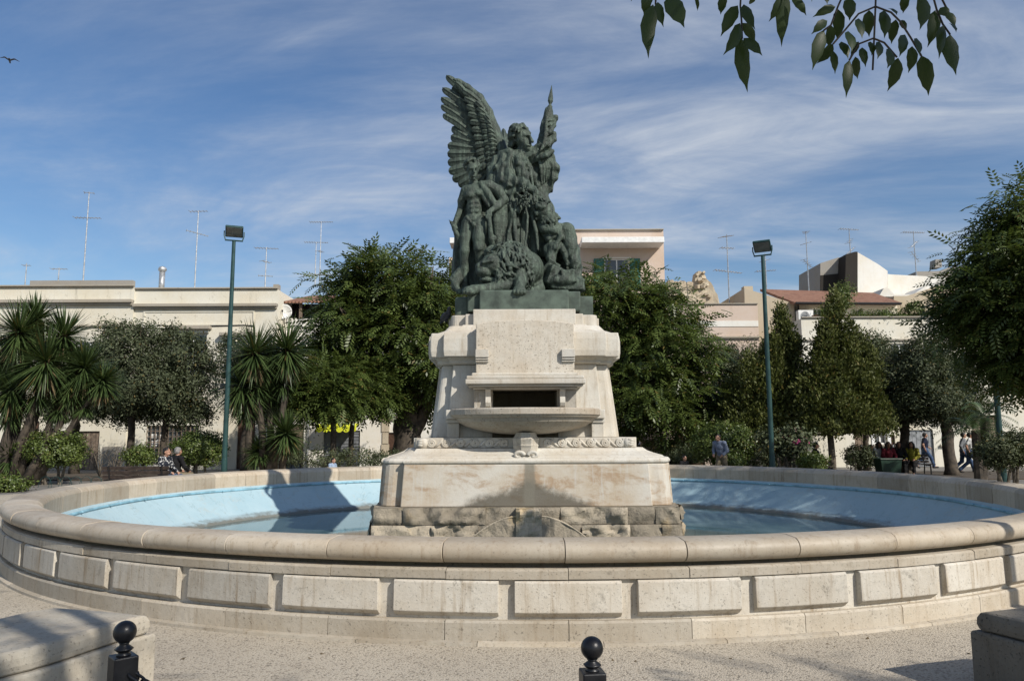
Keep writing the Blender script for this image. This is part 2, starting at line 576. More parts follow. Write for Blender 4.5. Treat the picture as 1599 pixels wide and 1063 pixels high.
MAT['hair'] = m_plain('dark_hair', (0.018, 0.014, 0.012), 0.5, 0.3, 30)
MAT['hair_grey'] = m_plain('grey_hair', (0.22, 0.21, 0.20), 0.6, 0.2, 30)
# ---------------------------------------------------------------- the ground
BC = Vector((0.42, 14.74, 0))
BR = 8.33
g = Geo()
g.lathe([(BR - 0.05, 0.0), (30.0, 0.0), (500.0, 0.0)], 128, (BC.x, BC.y, 0), cap=False)
tag(part('ground', g, MAT['asphalt'], None), kind='structure')
g = Geo()
g.lathe([(BR - 0.04, 0.004), (14.0, 0.004), (17.0, 0.004)], 160, (BC.x, BC.y, 0), cap=False)
tag(part('plaza_paving', g, MAT['ground'], None), kind='structure')
for i, (x0, x1, y0, y1) in enumerate(((-34, -7.5, 29.2, 34.5), (-6.5, 3.0, 29.2, 33.5), (3.6, 12.2, 29.2, 34.0), (13.0, 30, 27.5, 33.2))):
    g = Geo()
    n = 14
    g.prism([(x0 + (x1 - x0) * k / n, y0 + 0.05 * math.sin(k * 1.7)) for k in range(n + 1)] + [(x1 - (x1 - x0) * k / n, y1) for k in range(n + 1)], 0.006, 0.05)
    tag(part('planting_bed', g, MAT['soil'], None), kind='structure')

# ---------------------------------------------------------------- fountain basin
NST = 54
STEP = 2 * PI / NST


def arc_piece(prof, a0, a1, n):
    """sweep a closed (r, z) profile, ordered outward side first, from angle a0 to a1"""
    g = Geo()
    rings = [[(r * math.cos(a0 + (a1 - a0) * k / n), r * math.sin(a0 + (a1 - a0) * k / n), z) for r, z in prof] for k in range(n + 1)]
    return g.loft(rings[::-1])


basin = thing('fountain_basin', 'wide round limestone fountain basin with raised panels and pale blue inside', 'fountain', BC)
cop = [(BR - 0.27, 0.40), (BR - 0.10, 0.40), (BR - 0.08, 0.622), (BR + 0.10, 0.625)]
cop += [(BR + 0.12 + 0.10 * math.sin(t), 0.712 - 0.088 * math.cos(t)) for t in np.linspace(0.15, PI - 0.4, 8)]
cop += [(BR + 0.02, 0.805), (BR - 0.10, 0.80), (BR - 0.20, 0.78), (BR - 0.25, 0.74), (BR - 0.27, 0.70)]
gap = 0.00035
ph0 = -PI / 2 - 0.0555          # a gap between two panels lies near the front
ph_c = -PI / 2 + 0.0
ms = {}
ms['coping_stone'] = mesh_of('coping_stone', arc_piece(cop, gap, STEP - gap, 6), MAT['coping'])
ms['band_stone'] = mesh_of('band_stone', arc_piece([(BR - 0.05, 0.505), (BR + 0.185, 0.505), (BR + 0.185, 0.57), (BR + 0.165, 0.585), (BR + 0.11, 0.589), (BR - 0.05, 0.589)], gap, STEP - gap, 6), MAT['band'])
ms['wall_panel'] = mesh_of('wall_panel', arc_piece([(BR + 0.05, 0.205), (BR + 0.152, 0.208), (BR + 0.205, 0.250), (BR + 0.20, 0.480), (BR + 0.185, 0.494), (BR + 0.05, 0.494)], STEP * 0.065, STEP * 0.935, 6), MAT['panel'])
ms['plinth_stone'] = mesh_of('plinth_stone', arc_piece([(BR - 0.05, 0.03), (BR + 0.205, 0.03), (BR + 0.205, 0.168), (BR + 0.19, 0.186), (BR - 0.05, 0.19)], gap, STEP - gap, 6), MAT['band'])
ms['foot_stone'] = mesh_of('foot_stone', arc_piece([(BR + 0.0, 0.0), (BR + 0.262, 0.0), (BR + 0.257, 0.027), (BR + 0.21, 0.034), (BR + 0.0, 0.034)], gap, STEP - gap, 6), MAT['band'])
for me in ms.values():
    smooth_by_angle(me, 26)
offs = {'coping_stone': ph_c, 'band_stone': ph_c + 0.003, 'wall_panel': ph0, 'plinth_stone': ph0 + STEP * 0.5, 'foot_stone': ph0 + STEP * 0.77}
for nm, me in ms.items():
    for k in range(NST):
        o = place(nm, me, basin, rz=offs[nm] + k * STEP)
        if nm in ('coping_stone', 'wall_panel', 'band_stone'):
            s = 1 + random.uniform(-0.0006, 0.0006)
            o.scale = (s, s, 1)
            o.location.z = random.uniform(-0.0025, 0.0025)
        if nm == 'coping_stone':
            o.modifiers.new('edge', 'BEVEL').width = 0.003
        if nm == 'wall_panel':
            m = o.modifiers.new('edge', 'BEVEL'); m.width = 0.005; m.segments = 2
g = Geo()
g.ring([(BR + 0.01, 0.036), (BR + 0.145, 0.036), (BR + 0.145, 0.502), (BR + 0.01, 0.502)], 240)
part('wall_drum', g, MAT['panel'], basin)
g = Geo()
g.ring([(BR - 0.06, 0.55), (BR + 0.095, 0.55), (BR + 0.085, 0.64), (BR - 0.04, 0.64)], 240)
part('recessed_joint', g, MAT['mortar'], basin)
g = Geo()
lin = [(BR - 0.15, 0.55), (BR - 0.30, 0.42), (BR - 0.36, 0.33), (BR - 0.83, -0.11), (BR - 0.90, -0.16), (BR - 1.10, -0.18), (BR - 1.14, -0.24), (BR - 1.22, -0.36), (0.5, -0.38)]
g.lathe(lin[::-1], 200, cap=False)
part('blue_lining', Geo().add(g.v, [f for f in g.f]), MAT['blue'], basin, smooth=True)
g = Geo()
rr = BR - 0.335
g.tube([(rr * math.cos(a), rr * math.sin(a), 0.385 + 0.008 * math.sin(9 * a)) for a in np.linspace(0, 2 * PI, 241)], 0.028, 8)
part('water_pipe', g, MAT['blue_pipe'], basin, smooth=True)
for k in range(40):
    a = 2 * PI * (k + 0.3) / 40
    g = Geo()
    g.tube([((rr - d) * math.cos(a), (rr - d) * math.sin(a), 0.385) for d in (0.035, 0.065)], [0.018, 0.010], 6)
    part('spray_nozzle', g, MAT['blue_pipe'], basin)
g = Geo()
g.lathe([(0.2, 0.0), (BR - 1.155, 0.0)], 128, cap=False)
w = part('water', g, MAT['water'], None, loc=(BC.x, BC.y, -0.252))
tag(w, kind='structure')

# ---------------------------------------------------------------- pedestal
PC = Vector((0.22, 14.74, 0))
ped = thing('fountain_pedestal', 'stepped pale limestone pedestal with plaque and spout bowl inside the basin', 'pedestal', PC)


def plan(a, c, b, z, rc=0.05, by=None):
    """cross-like plan with stepped corners, same count of points whatever the size"""
    by = c - 0.13 if by is None else by
    cx, sa = b + 0.07, by - 0.42
    r = min(rc, 0.24)
    q = [(cx, sa), (b, sa)]
    for t in range(5):
        th = t * PI / 8
        q.append((b - r + r * math.cos(th), by - r + r * math.sin(th)))
    q += [(a, by), (a, c)]
    m = lambda sx, sy, L: [(x * sx, y * sy, z) for x, y in L]
    return m(1, 1, q) + m(-1, 1, q[::-1]) + m(-1, -1, q) + m(1, -1, q[::-1])


def lev(name, rows, mat, bevel=0.012, rc=0.05):
    g = Geo()
    g.loft([plan(a, c, b, z, rc) for a, c, b, z in rows])
    return part(name, g, mat, ped, bevel=bevel, sharp=28)


core = lev('base_core', [(2.28, 2.56, 2.31, -0.6), (2.24, 2.52, 2.29, 0.51)], MAT['mortar'], 0)
lev('lower_die', [(2.00, 2.60, 2.37, 0.535), (1.96, 2.55, 2.33, 1.195)], MAT['stained'], 0.015, 0.2)
lev('base_moulding', [(1.955, 2.545, 2.325, 1.198), (1.975, 2.565, 2.345, 1.225), (1.975, 2.565, 2.345, 1.255), (1.95, 2.53, 2.32, 1.29), (1.93, 2.48, 2.27, 1.293),
                      (1.92, 2.44, 2.24, 1.32), (1.88, 2.34, 2.12, 1.355), (1.84, 2.26, 2.02, 1.395), (1.80, 2.22, 1.95, 1.445)], MAT['marble'], 0.006, 0.2)
lev('scroll_course', [(1.74, 2.14, 1.86, 1.448), (1.74, 2.14, 1.86, 1.618)], MAT['marble'], 0.012, 0.05)


def die_ring(a, c, b, z, nx=0.56, ny=-1.0):
    p = plan(a, c, b, z, 0.1)
    # front edge runs between the last arm point (-a,-c)->(a,-c); put the niche notch there
    i = [k for k, q in enumerate(p) if abs(q[1] + c) < 1e-6]
    i.sort(key=lambda k: p[k][0])
    l, r = i[0], i[-1]
    assert (l + 1) % len(p) == r
    n = len(p)
    out = []
    for k in range(n):
        out.append(p[k])
        if k == l:
            out += [(-nx, -c, z), (-nx, ny, z), (nx, ny, z), (nx, -c, z)]
    return out


g = Geo()
g.loft([die_ring(1.34, 1.86, 1.60, 1.62), die_ring(1.24, 1.72, 1.46, 2.875)])
part('upper_die', g, MAT['marble'], ped, bevel=0.012, sharp=28)
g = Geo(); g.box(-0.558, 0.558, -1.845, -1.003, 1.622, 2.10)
part('niche_sill', g, MAT['mortar'], ped)  # dark lining of the niche paints in the shade of its depth
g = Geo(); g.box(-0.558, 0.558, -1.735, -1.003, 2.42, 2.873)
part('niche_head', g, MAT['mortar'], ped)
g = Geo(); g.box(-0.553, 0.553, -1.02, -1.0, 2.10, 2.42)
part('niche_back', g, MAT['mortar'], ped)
lev('cornice_bed', [(1.27, 1.76, 1.49, 2.878), (1.30, 1.80, 1.53, 2.90), (1.30, 1.80, 1.53, 2.945), (1.35, 1.86, 1.57, 2.998)], MAT['marble'], 0.006, 0.1)
lev('cornice_cushion', [(1.385, 1.945, 1.625, 3.000), (1.395, 1.96, 1.64, 3.10), (1.395, 1.96, 1.64, 3.30), (1.385, 1.945, 1.625, 3.415)], MAT['marble'], 0.01, 0.03)
lev('cornice_slope', [(1.34, 1.90, 1.59, 3.418), (1.30, 1.83, 1.54, 3.435), (1.16, 1.73, 1.42, 3.49), (1.08, 1.66, 1.34, 3.585)], MAT['marble'], 0.006, 0.1)
lev('attic', [(1.05, 1.52, 1.32, 3.588), (1.05, 1.52, 1.32, 3.80)], MAT['marble'], 0.015, 0.12)
g = Geo(); g.box(-0.905, 0.905, -1.62, 1.62, 3.59, 3.868)
part('attic_block', g, MAT['marble'], ped, bevel=0.012)
# inscription plaque with arched head
g = Geo()
xs = np.linspace(-0.83, 0.83, 17)
top = [3.535 + 0.065 * (1 - (x / 0.83) ** 2) for x in xs]
poly = [(x, t) for x, t in zip(xs, top)]
ring0 = [(-0.83, 2.66)] + poly + [(0.83, 2.66)]
g.loft([[(x, -2.12, z) for x, z in ring0[::1]], [(x, -1.62, z) for x, z in ring0[::1]]][::1])
part('plaque', g, MAT['plaque'], ped, bevel=0.012)
for sx in (-1, 1):
    g = Geo()
    g.box(sx * 0.725 - 0.11, sx * 0.725 + 0.11, -2.20, -2.118, 2.955, 3.09)
    g.box(sx * 0.725 - 0.11, sx * 0.725 + 0.11, -2.18, -2.118, 2.915, 2.945)
    g.box(sx * 0.725 - 0.11, sx * 0.725 + 0.11, -2.16, -2.118, 2.88, 2.905)
    part('plaque_bracket', g, MAT['marble'], ped, bevel=0.006)
# shelf over the spout niche
g = Geo()
for w_, y_, z0, z1 in ((0.90, -2.14, 2.645, 2.70), (0.98, -2.26, 2.585, 2.643), (1.0, -2.30, 2.50, 2.582), (0.96, -2.24, 2.46, 2.498), (0.88, -2.14, 2.425, 2.458)):
    g.box(-w_, w_, y_, -1.75, z0, z1)
part('shelf', g, MAT['marble'], ped, bevel=0.016)
for sx in (-1, 1):
    g = Geo()
    g.box(sx * 0.72 - 0.145, sx * 0.72 + 0.145, -2.02, -1.70, 2.095, 2.423)
    part('niche_pier', g, MAT['panel'], ped, bevel=0.008)
    g = Geo()
    pr = [(-2.02, 2.12), (-2.10, 2.14), (-2.13, 2.20), (-2.10, 2.30), (-2.14, 2.38), (-2.20, 2.42), (-2.02, 2.42)]
    g.loft([[(sx * 0.625 + d, y, z) for y, z in pr] for d in (-0.045, 0.045)])
    part('niche_console', g, MAT['marble'], ped, bevel=0.006)
# bowl
bw = part('bowl_back', Geo().box(-1.34, 1.34, -2.05, -1.78, 1.93, 2.085), MAT['marble'], ped, bevel=0.015)


def half_oval(rx, ry, y0, z, n=28):
    return [(rx * math.cos(PI + PI * k / n), y0 + ry * math.sin(PI + PI * k / n), z) for k in range(n + 1)] + [(rx, y0 + 0.12, z), (-rx, y0 + 0.12, z)]


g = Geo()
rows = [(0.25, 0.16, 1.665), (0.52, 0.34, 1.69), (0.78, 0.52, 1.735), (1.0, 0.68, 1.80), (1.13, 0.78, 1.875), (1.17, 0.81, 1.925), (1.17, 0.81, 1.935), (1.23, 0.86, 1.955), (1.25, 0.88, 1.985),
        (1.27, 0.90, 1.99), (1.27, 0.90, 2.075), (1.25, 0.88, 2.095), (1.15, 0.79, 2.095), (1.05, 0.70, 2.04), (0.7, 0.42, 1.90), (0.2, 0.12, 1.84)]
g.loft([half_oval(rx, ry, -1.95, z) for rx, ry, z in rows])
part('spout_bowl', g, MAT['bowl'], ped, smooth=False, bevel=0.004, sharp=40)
for sx in (-1, 1):
    g = Geo()
    g.box(sx * 1.22 - 0.10, sx * 1.22 + 0.10, -1.97, -1.80, 1.622, 1.86)
    g.box(sx * 1.22 - 0.12, sx * 1.22 + 0.12, -2.00, -1.80, 1.865, 1.925)
    part('bowl_pilaster', g, MAT['marble'], ped, bevel=0.006)
g = Geo()
g.loft([[(x * s, -2.16 + y * s2, z) for x, y in ((-0.2, 0.3), (-0.2, -0.10), (-0.08, -0.24), (0.08, -0.24), (0.2, -0.10), (0.2, 0.3))] for s, s2, z in
        ((0.72, 0.9, 1.33), (0.85, 1.0, 1.36), (1.0, 1.1, 1.45), (1.05, 1.2, 1.50), (1.02, 1.15, 1.505), (1.08, 1.3, 1.60), (0.92, 1.2, 1.64), (0.80, 1.2, 1.70))])
part('corbel', g, MAT['panel'], ped, bevel=0.008)
for sx in (-1, 1):
    g = Geo()
    pts = []
    for k in range(22):
        t = k / 21 * 3.6 * PI / 2
        r = 0.10 * (1 - 0.7 * k / 21)
        pts.append((sx * (0.12 - r * math.cos(t) * 0.9), -2.46 + 0.1 * k / 21 * 0, 1.335 + r * 0.62 * math.sin(t)))
    g.tube(pts, [0.036 * (1 - 0.4 * k / 21) for k in range(22)], 7)
    part('corbel_scroll', g, MAT['marble'], ped, smooth=True)
# running scroll ornament on the front and flank of the scroll course
sg = Geo()
pts = []
for k in range(30):
    t = k / 29 * 2.25 * 2 * PI
    r = 0.070 * (1 - 0.86 * k / 29)
    pts.append((r * math.cos(t + 2.4), 0.0 - 0.012 * k / 29, r * math.sin(t + 2.4)))
pts = [(-0.19, 0.0, -0.062), (-0.14, 0.0, -0.035), (-0.095, 0, 0.01)] + pts
sg.tube(pts, [0.018, 0.022, 0.024] + [0.024 * (1 - 0.35 * k / 29) for k in range(30)], 7)
sm = mesh_of('running_scroll', sg, MAT['marble'], True)
for face in (0, 2):
    for i in range(14):
        x = -1.56 + i * 0.24
        if face == 0 and abs(x) < 0.22:
            continue
        an = face * PI / 2
        o = place('running_scroll', sm, ped, rz=an)
        o.location = Matrix.Rotation(an, 4, 'Z') @ Vector((x, -2.143, 1.533))
        if x > 0:
            o.scale = (-1, 1, 1)
for sx in (-1, 1):
    g = Geo()
    g.lathe([(0.001, -0.1), (0.05, -0.09), (0.085, -0.03), (0.085, 0.03), (0.05, 0.075), (0.001, 0.085)], 14, (0, 0, 0))
    part('leaf_boss', g, MAT['marble'], ped, smooth=True, loc=(sx * 1.70, -2.12, 1.535))
    for dz in (-0.045, 0.0, 0.045):
        g = Geo()
        g.tube([(sx * 0.0, -0.07, dz), (sx * 0.06, -0.06, dz * 0.8), (sx * 0.1, -0.01, dz * 0.4)], [0.02, 0.03, 0.012], 6)
        part('leaf_lobe', g, MAT['marble'], ped, smooth=True, loc=(sx * 1.70, -2.12, 1.535))


# rock-faced base stones
def rock(w_, h_, d_, seed, bulge=0.07, outline=None):
    """rock-faced block: front grid bulging towards -y, squared margins"""
    nx, nz = max(5, int(w_ / 0.045)), max(5, int(h_ / 0.04))
    X, Z = np.meshgrid(np.linspace(0, 1, nx + 1), np.linspace(0, 1, nz + 1))
    P = np.stack([X.ravel() * w_, np.zeros(X.size), Z.ravel() * h_], 1)
    e = np.minimum(np.minimum(X, 1 - X) * w_, np.minimum(Z, 1 - Z) * h_).ravel()
    edge = np.clip(e / 0.05, 0, 1) ** 0.6
    y = -(bulge * (0.55 + 0.45 * edge) * (0.7 + 1.1 * noise3(P, seed, 3.6, 4)))
    P[:, 1] = y
    P[:, 0] += (edge > 0) * 0.012 * noise3(P, seed + 1, 9, 2)
    g = Geo()
    rows = [[tuple(P[j * (nx + 1) + i]) for i in range(nx + 1)] for j in range(nz + 1)]
    g.grid(rows)
    g.box(0.004, w_ - 0.004, 0.004, d_, 0.004, h_ - 0.004)
    bd = [(0, 0, 0), (w_, 0, 0), (w_, 0, h_), (0, 0, h_)]
    g.add(bd + [(x, d_, z) for x, _, z in bd], [(0, 4, 5, 1), (1, 5, 6, 2), (2, 6, 7, 3), (3, 7, 4, 0)])
    return g


def course(z0, z1, half, front, seed, an, widths, skip=()):
    x = -half
    for i, w_ in enumerate(widths):
        w_ = min(w_, half - x)
        if w_ < 0.1:
            break
        if i not in skip:
            me = mesh_of('rock_faced_stone', rock(w_ - 0.002, z1 - z0 - 0.002, 0.34, seed + i, 0.05 + 0.03 * ((seed + i) % 3)), MAT['rough'])
            smooth_by_angle(me, 55)
            o = place('rock_faced_stone', me, ped, rz=an)
            o.location = Matrix.Rotation(an, 4, 'Z') @ Vector((x, front, z0))
        x += w_


for face in range(4):
    an = face * PI / 2
    sd = 100 * face
    hw, fr_ = (2.40, -2.68) if face in (0, 2) else (2.34, -2.46)
    course(0.275, 0.535, hw, fr_, sd + 1, an, (0.46, 1.30, 0.62, 0.55, 1.05, 0.44, 0.6))
    course(-0.02, 0.27, hw + .03, fr_ - .03, sd + 31, an, (0.95, 0.72, 0.80, 0.82, 0.75, 0.5, 0.6))
    course(-0.50, -0.025, hw + .06, fr_ - .06, sd + 61, an, (1.0, 1.0, 1.0, 1.0, 1.0))
for i, (sx, z0, z1, w_) in enumerate(((-0.17, -0.35, 0.525, 0.40),)):
    o = place('keystone', mesh_of('keystone', rock(w_, z1 - z0, 0.25, 901, 0.07), MAT['rough']), ped)
    o.location = (sx, -2.83, z0)
for sx in (-1, 1):
    c0 = 0.03
    g = Geo()
    n = 12
    arcp = [(c0 + sx * (0.20 + 0.78 * k / n), 0.40 - 0.40 * (k / n) ** 1.7) for k in range(n + 1)]
    fr, bk = [], []
    for j in range(7):
        t = j / 6
        row = []
        for x, z in arcp:
            zz = -0.35 + (z + 0.35) * t
            yy = -2.80 - 0.035 * math.sin(PI * t) - 0.03 * float(noise3(np.array([[x, 0.3, zz]]), 77, 6, 3)[0])
            row.append((x, yy, zz))
        fr.append(row)
    g.grid(fr)
    g.grid([fr[-1], [(x, -2.60, z) for x, _, z in fr[-1]]])
    g.grid([[r[-1] for r in fr], [(r[-1][0], -2.60, r[-1][2]) for r in fr]])
    part('arch_stone', g, MAT['rough'], ped)
    g = Geo()
    g.tube([(x, -2.80, z + 0.004) for x, z in arcp], 0.016, 6)
    part('arch_lip', g, MAT['rough'], ped)
# ---------------------------------------------------------------- sculpting by blended solids (surface nets)
class Clay:
    def __init__(s, lo, hi, vox):
        s.lo, s.vox = np.array(lo, float), vox
        s.n = np.maximum(4, np.ceil((np.array(hi) - s.lo) / vox).astype(int) + 1)
        s.ax = [s.lo[i] + vox * np.arange(s.n[i]) for i in range(3)]
        s.d = np.full(s.n, 3.0, dtype=np.float32)

    def sub(s, lo, hi):
        i0 = np.clip(np.floor((np.array(lo) - s.lo) / s.vox).astype(int), 0, s.n)
        i1 = np.clip(np.ceil((np.array(hi) - s.lo) / s.vox).astype(int) + 1, 0, s.n)
        sl = tuple(slice(a, b) for a, b in zip(i0, i1))
        X = s.ax[0][sl[0]][:, None, None]
        Y = s.ax[1][sl[1]][None, :, None]
        Z = s.ax[2][sl[2]][None, None, :]
        return sl, X, Y, Z

    def blend(s, sl, nd, k, op='u'):
        a = s.d[sl]
        if a.size == 0:
            return
        nd = np.broadcast_to(nd, a.shape)
        if op == 'u':
            h = np.clip(0.5 + 0.5 * (a - nd) / k, 0, 1)
            s.d[sl] = a * (1 - h) + nd * h - k * h * (1 - h)
        else:
            h = np.clip(0.5 - 0.5 * (a + nd) / k, 0, 1)
            s.d[sl] = a * (1 - h) - nd * h + k * h * (1 - h)

    def cap(s, p, q, r1, r2=None, k=0.04, op='u', flat=None):
        """tapered limb from p to q; flat=(axis, factor) squashes the section along an axis"""
        r2 = r1 if r2 is None else r2
        p, q = np.array(p, float), np.array(q, float)
        m = max(r1, r2) * 1.3 + k + 2 * s.vox
        sl, X, Y, Z = s.sub(np.minimum(p, q) - m, np.maximum(p, q) + m)
        f = [1.0, 1.0, 1.0]
        if flat: f[flat[0]] = flat[1]
        v = (q - p) * np.array(f)
        L = max(v @ v, 1e-9)
        dx, dy, dz = (X - p[0]) * f[0], (Y - p[1]) * f[1], (Z - p[2]) * f[2]
        t = np.clip((dx * v[0] + dy * v[1] + dz * v[2]) / L, 0, 1)
        nd = np.sqrt((dx - t * v[0]) ** 2 + (dy - t * v[1]) ** 2 + (dz - t * v[2]) ** 2) - (r1 + (r2 - r1) * t)
        s.blend(sl, nd, k, op)
        return s

    def chain(s, pts, rad, k=0.04, **kw):
        for i in range(len(pts) - 1):
            s.cap(pts[i], pts[i + 1], rad[i], rad[i + 1], k, **kw)
        return s

    def ell(s, c, r, k=0.04, rot=None, op='u'):
        c, r = np.array(c, float), np.array(r, float)
        m = r.max() + k + 2 * s.vox
        sl, X, Y, Z = s.sub(c - m, c + m)
        x, y, z = X - c[0], Y - c[1], Z - c[2]
        if rot is not None:
            M = np.array(rot)
            x, y, z = (M[0, 0] * x + M[1, 0] * y + M[2, 0] * z, M[0, 1] * x + M[1, 1] * y + M[2, 1] * z, M[0, 2] * x + M[1, 2] * y + M[2, 2] * z)
        k0 = np.sqrt((x / r[0]) ** 2 + (y / r[1]) ** 2 + (z / r[2]) ** 2) + 1e-6
        k1 = np.sqrt((x / r[0] ** 2) ** 2 + (y / r[1] ** 2) ** 2 + (z / r[2] ** 2) ** 2) + 1e-6
        s.blend(sl, k0 * (k0 - 1) / k1, k, op)
        return s

    def block(s, c, h, k=0.03, rot=None, rnd=0.02):
        c, h = np.array(c, float), np.array(h, float)
        m = np.linalg.norm(h) + k + 2 * s.vox
        sl, X, Y, Z = s.sub(c - m, c + m)
        x, y, z = X - c[0], Y - c[1], Z - c[2]
        if rot is not None:
            M = np.array(rot)
            x, y, z = (M[0, 0] * x + M[1, 0] * y + M[2, 0] * z, M[0, 1] * x + M[1, 1] * y + M[2, 1] * z, M[0, 2] * x + M[1, 2] * y + M[2, 2] * z)
        a, b, c_ = np.abs(x) - h[0] + rnd, np.abs(y) - h[1] + rnd, np.abs(z) - h[2] + rnd
        nd = np.sqrt(np.maximum(a, 0) ** 2 + np.maximum(b, 0) ** 2 + np.maximum(c_, 0) ** 2) + np.minimum(np.maximum(a, np.maximum(b, c_)), 0) - rnd
        s.blend(sl, nd, k)
        return s

    def ripple(s, lo, hi, fn, soft=0.12):
        """carve folds: adds fn(X,Y,Z) to the field inside a soft box"""
        sl, X, Y, Z = s.sub(np.array(lo) - soft, np.array(hi) + soft)
        w_ = np.ones((1, 1, 1))
        for A, a, b in ((X, lo[0], hi[0]), (Y, lo[1], hi[1]), (Z, lo[2], hi[2])):
            w_ = w_ * np.clip((A - a + soft) / soft, 0, 1) * np.clip((b + soft - A) / soft, 0, 1)
        s.d[sl] += (fn(X, Y, Z) * w_).astype(np.float32)
        return s

    def net(s, name, mat, smooth=True):
        d = s.d
        d[0], d[-1], d[:, 0], d[:, -1], d[:, :, 0], d[:, :, -1] = 3, 3, 3, 3, 3, 3
        nx, ny, nz = d.shape
        ins = d < 0
        corner = [(i, j, k) for i in (0, 1) for j in (0, 1) for k in (0, 1)]
        cnt = np.zeros((nx - 1, ny - 1, nz - 1), np.int8)
        for i, j, k in corner:
            cnt += ins[i:nx - 1 + i, j:ny - 1 + j, k:nz - 1 + k]
        act = (cnt > 0) & (cnt < 8)
        idx = np.argwhere(act)
        vid = np.full(act.shape, -1, np.int32)
        vid[act] = np.arange(len(idx))
        vals = np.stack([d[idx[:, 0] + i, idx[:, 1] + j, idx[:, 2] + k] for i, j, k in corner], 1)
        acc = np.zeros((len(idx), 3)); num = np.zeros(len(idx))
        for a in range(8):
            for b in range(a + 1, 8):
                ca, cb = np.array(corner[a]), np.array(corner[b])
                if np.abs(ca - cb).sum() != 1:
                    continue
                va, vb = vals[:, a], vals[:, b]
                m = (va < 0) != (vb < 0)
                t = np.where(m, va / np.where(m, va - vb, 1), 0)
                acc += np.where(m[:, None], ca + t[:, None] * (cb - ca), 0)
                num += m
        V = (idx + acc / num[:, None]) * s.vox + s.lo
        quads = []
        for ax in range(3):
            o1, o2 = [(1, 2), (2, 0), (0, 1)][ax]
            A = [slice(1, nx - 1), slice(1, ny - 1), slice(1, nz - 1)]
            A[ax] = slice(0, d.shape[ax] - 1)
            B = list(A); B[ax] = slice(1, d.shape[ax])
            ia, ib = ins[tuple(A)], ins[tuple(B)]
            off = np.array([a.start for a in A])
            for flip, mk in ((False, ia & ~ib), (True, ~ia & ib)):
                e = np.argwhere(mk) + off
                if not len(e):
                    continue
                u = np.zeros(3, int); u[o1] = 1
                v = np.zeros(3, int); v[o2] = 1
                c = [e - u - v, e - v, e, e - u]
                q = np.stack([vid[x[:, 0], x[:, 1], x[:, 2]] for x in c], 1)
                quads.append(q[:, ::-1] if flip else q)
        Q = np.concatenate(quads)
        Q = Q[(Q >= 0).all(1)]
        return mesh_np(name, V, Q, mat, smooth)


def rotm(ax=0, ay=0, az=0):
    return np.array((Matrix.Rotation(az, 3, 'Z') @ Matrix.Rotation(ay, 3, 'Y') @ Matrix.Rotation(ax, 3, 'X')))
# ---------------------------------------------------------------- bronze group on the pedestal
SR = Vector((PC.x, PC.y, 3.87))
statue = thing('bronze_monument', 'green patinated bronze monument of winged figure, youth, mourner and lion on the pedestal', 'statue', SR)
U = 0.0128


def S(px, py, dy=0.0):
    return np.array(at_y(px, py, SR.y + dy) - SR)


def lump(c, pts, r, k, seed, n, spread, ln, down=(0, 0, -1), face=None, lim=.45):
    """locks and curls: short tapered strokes scattered over a surface"""
    rg = np.random.default_rng(seed)
    for _ in range(n):
        d = rg.normal(size=3); d /= np.linalg.norm(d)
        if face is not None and d @ np.array(face) / np.linalg.norm(face) > lim:
            continue
        p = np.array(pts) + d * np.array(spread)
        t = np.array(down) + rg.normal(size=3) * 0.45
        t -= d * (t @ d) * 0.8
        t /= np.linalg.norm(t) + 1e-6
        q = p + t * ln * rg.uniform(0.6, 1.2)
        m = (p + q) / 2 + d * r * 0.8
        c.cap(p, m, r, r * 0.9, k)
        c.cap(m, q, r * 0.9, r * 0.4, k)


# base casting
g = Geo()
g.box(-0.80, 0.80, -1.47, 1.40, 0.0, 0.372)
g.box(-1.02, 1.02, -1.36, 1.36, 0.002, 0.365)
part('base', g, MAT['bronze_base'], statue, bevel=0.02)
for sx in (-1, 1):
    g = Geo()
    g.box(sx * 1.13 - 0.13, sx * 1.13 + 0.13, -1.22, 1.22, -0.066, 0.30)
    part('base_wing', g, MAT['bronze_base'], statue, bevel=0.05 if sx < 0 else 0.012, seg=3)

# ---- winged figure
c = Clay((-0.85, -1.0, 0.2), (0.98, 0.75, 4.75), 0.016)
c.chain([S(812, 440, .15), S(815, 380, .12), S(806, 312, .05), S(808, 268, .03)], [40 * U, 36 * U, 27 * U, 23 * U], .08)
c.cap(S(790, 251, .05), S(833, 243, 0), 15 * U, 14 * U, .08)
c.ell(S(811, 262, -.16), (17 * U, 10 * U, 12 * U), .06)
c.cap(S(817, 246, 0), S(818, 228, -.06), 9.5 * U, 9 * U, .05)
# head turned towards the raised arm
c.ell(S(816, 216, -.06), (13 * U, 14 * U, 16 * U), .03)
c.ell(S(822, 226, -.12), (8.5 * U, 9 * U, 9.5 * U), .03)
c.cap(S(828, 214, -.2), S(831, 221, -.24), 2.2 * U, 3 * U, .015)          # nose
c.cap(S(819, 211, -.23), S(827, 211, -.22), 2.2 * U, 2.2 * U, .015)        # brow
c.ell(S(822, 216, -.25), (3 * U, 2.5 * U, 2 * U), .01, op='s')             # eye
c.cap(S(823, 227, -.235), S(829, 227, -.21), 1.4 * U, 1.4 * U, .012)       # lips
c.ell(S(825, 233, -.17), (4 * U, 4 * U, 3.5 * U), .02)
c.ell(S(811, 211, .02), (13.5 * U, 14.5 * U, 13.5 * U), .02)
lump(c, S(811, 209, -.02), 3.0 * U, .012, 3, 120, (13.5 * U, 14 * U, 13 * U), 11 * U, (-.4, 0, -.7), (.75, -.75, -.5), .5)
lump(c, S(803, 221, .04), 3.0 * U, .012, 4, 22, (7 * U, 9 * U, 8 * U), 8 * U, (-.2, 0, -1))
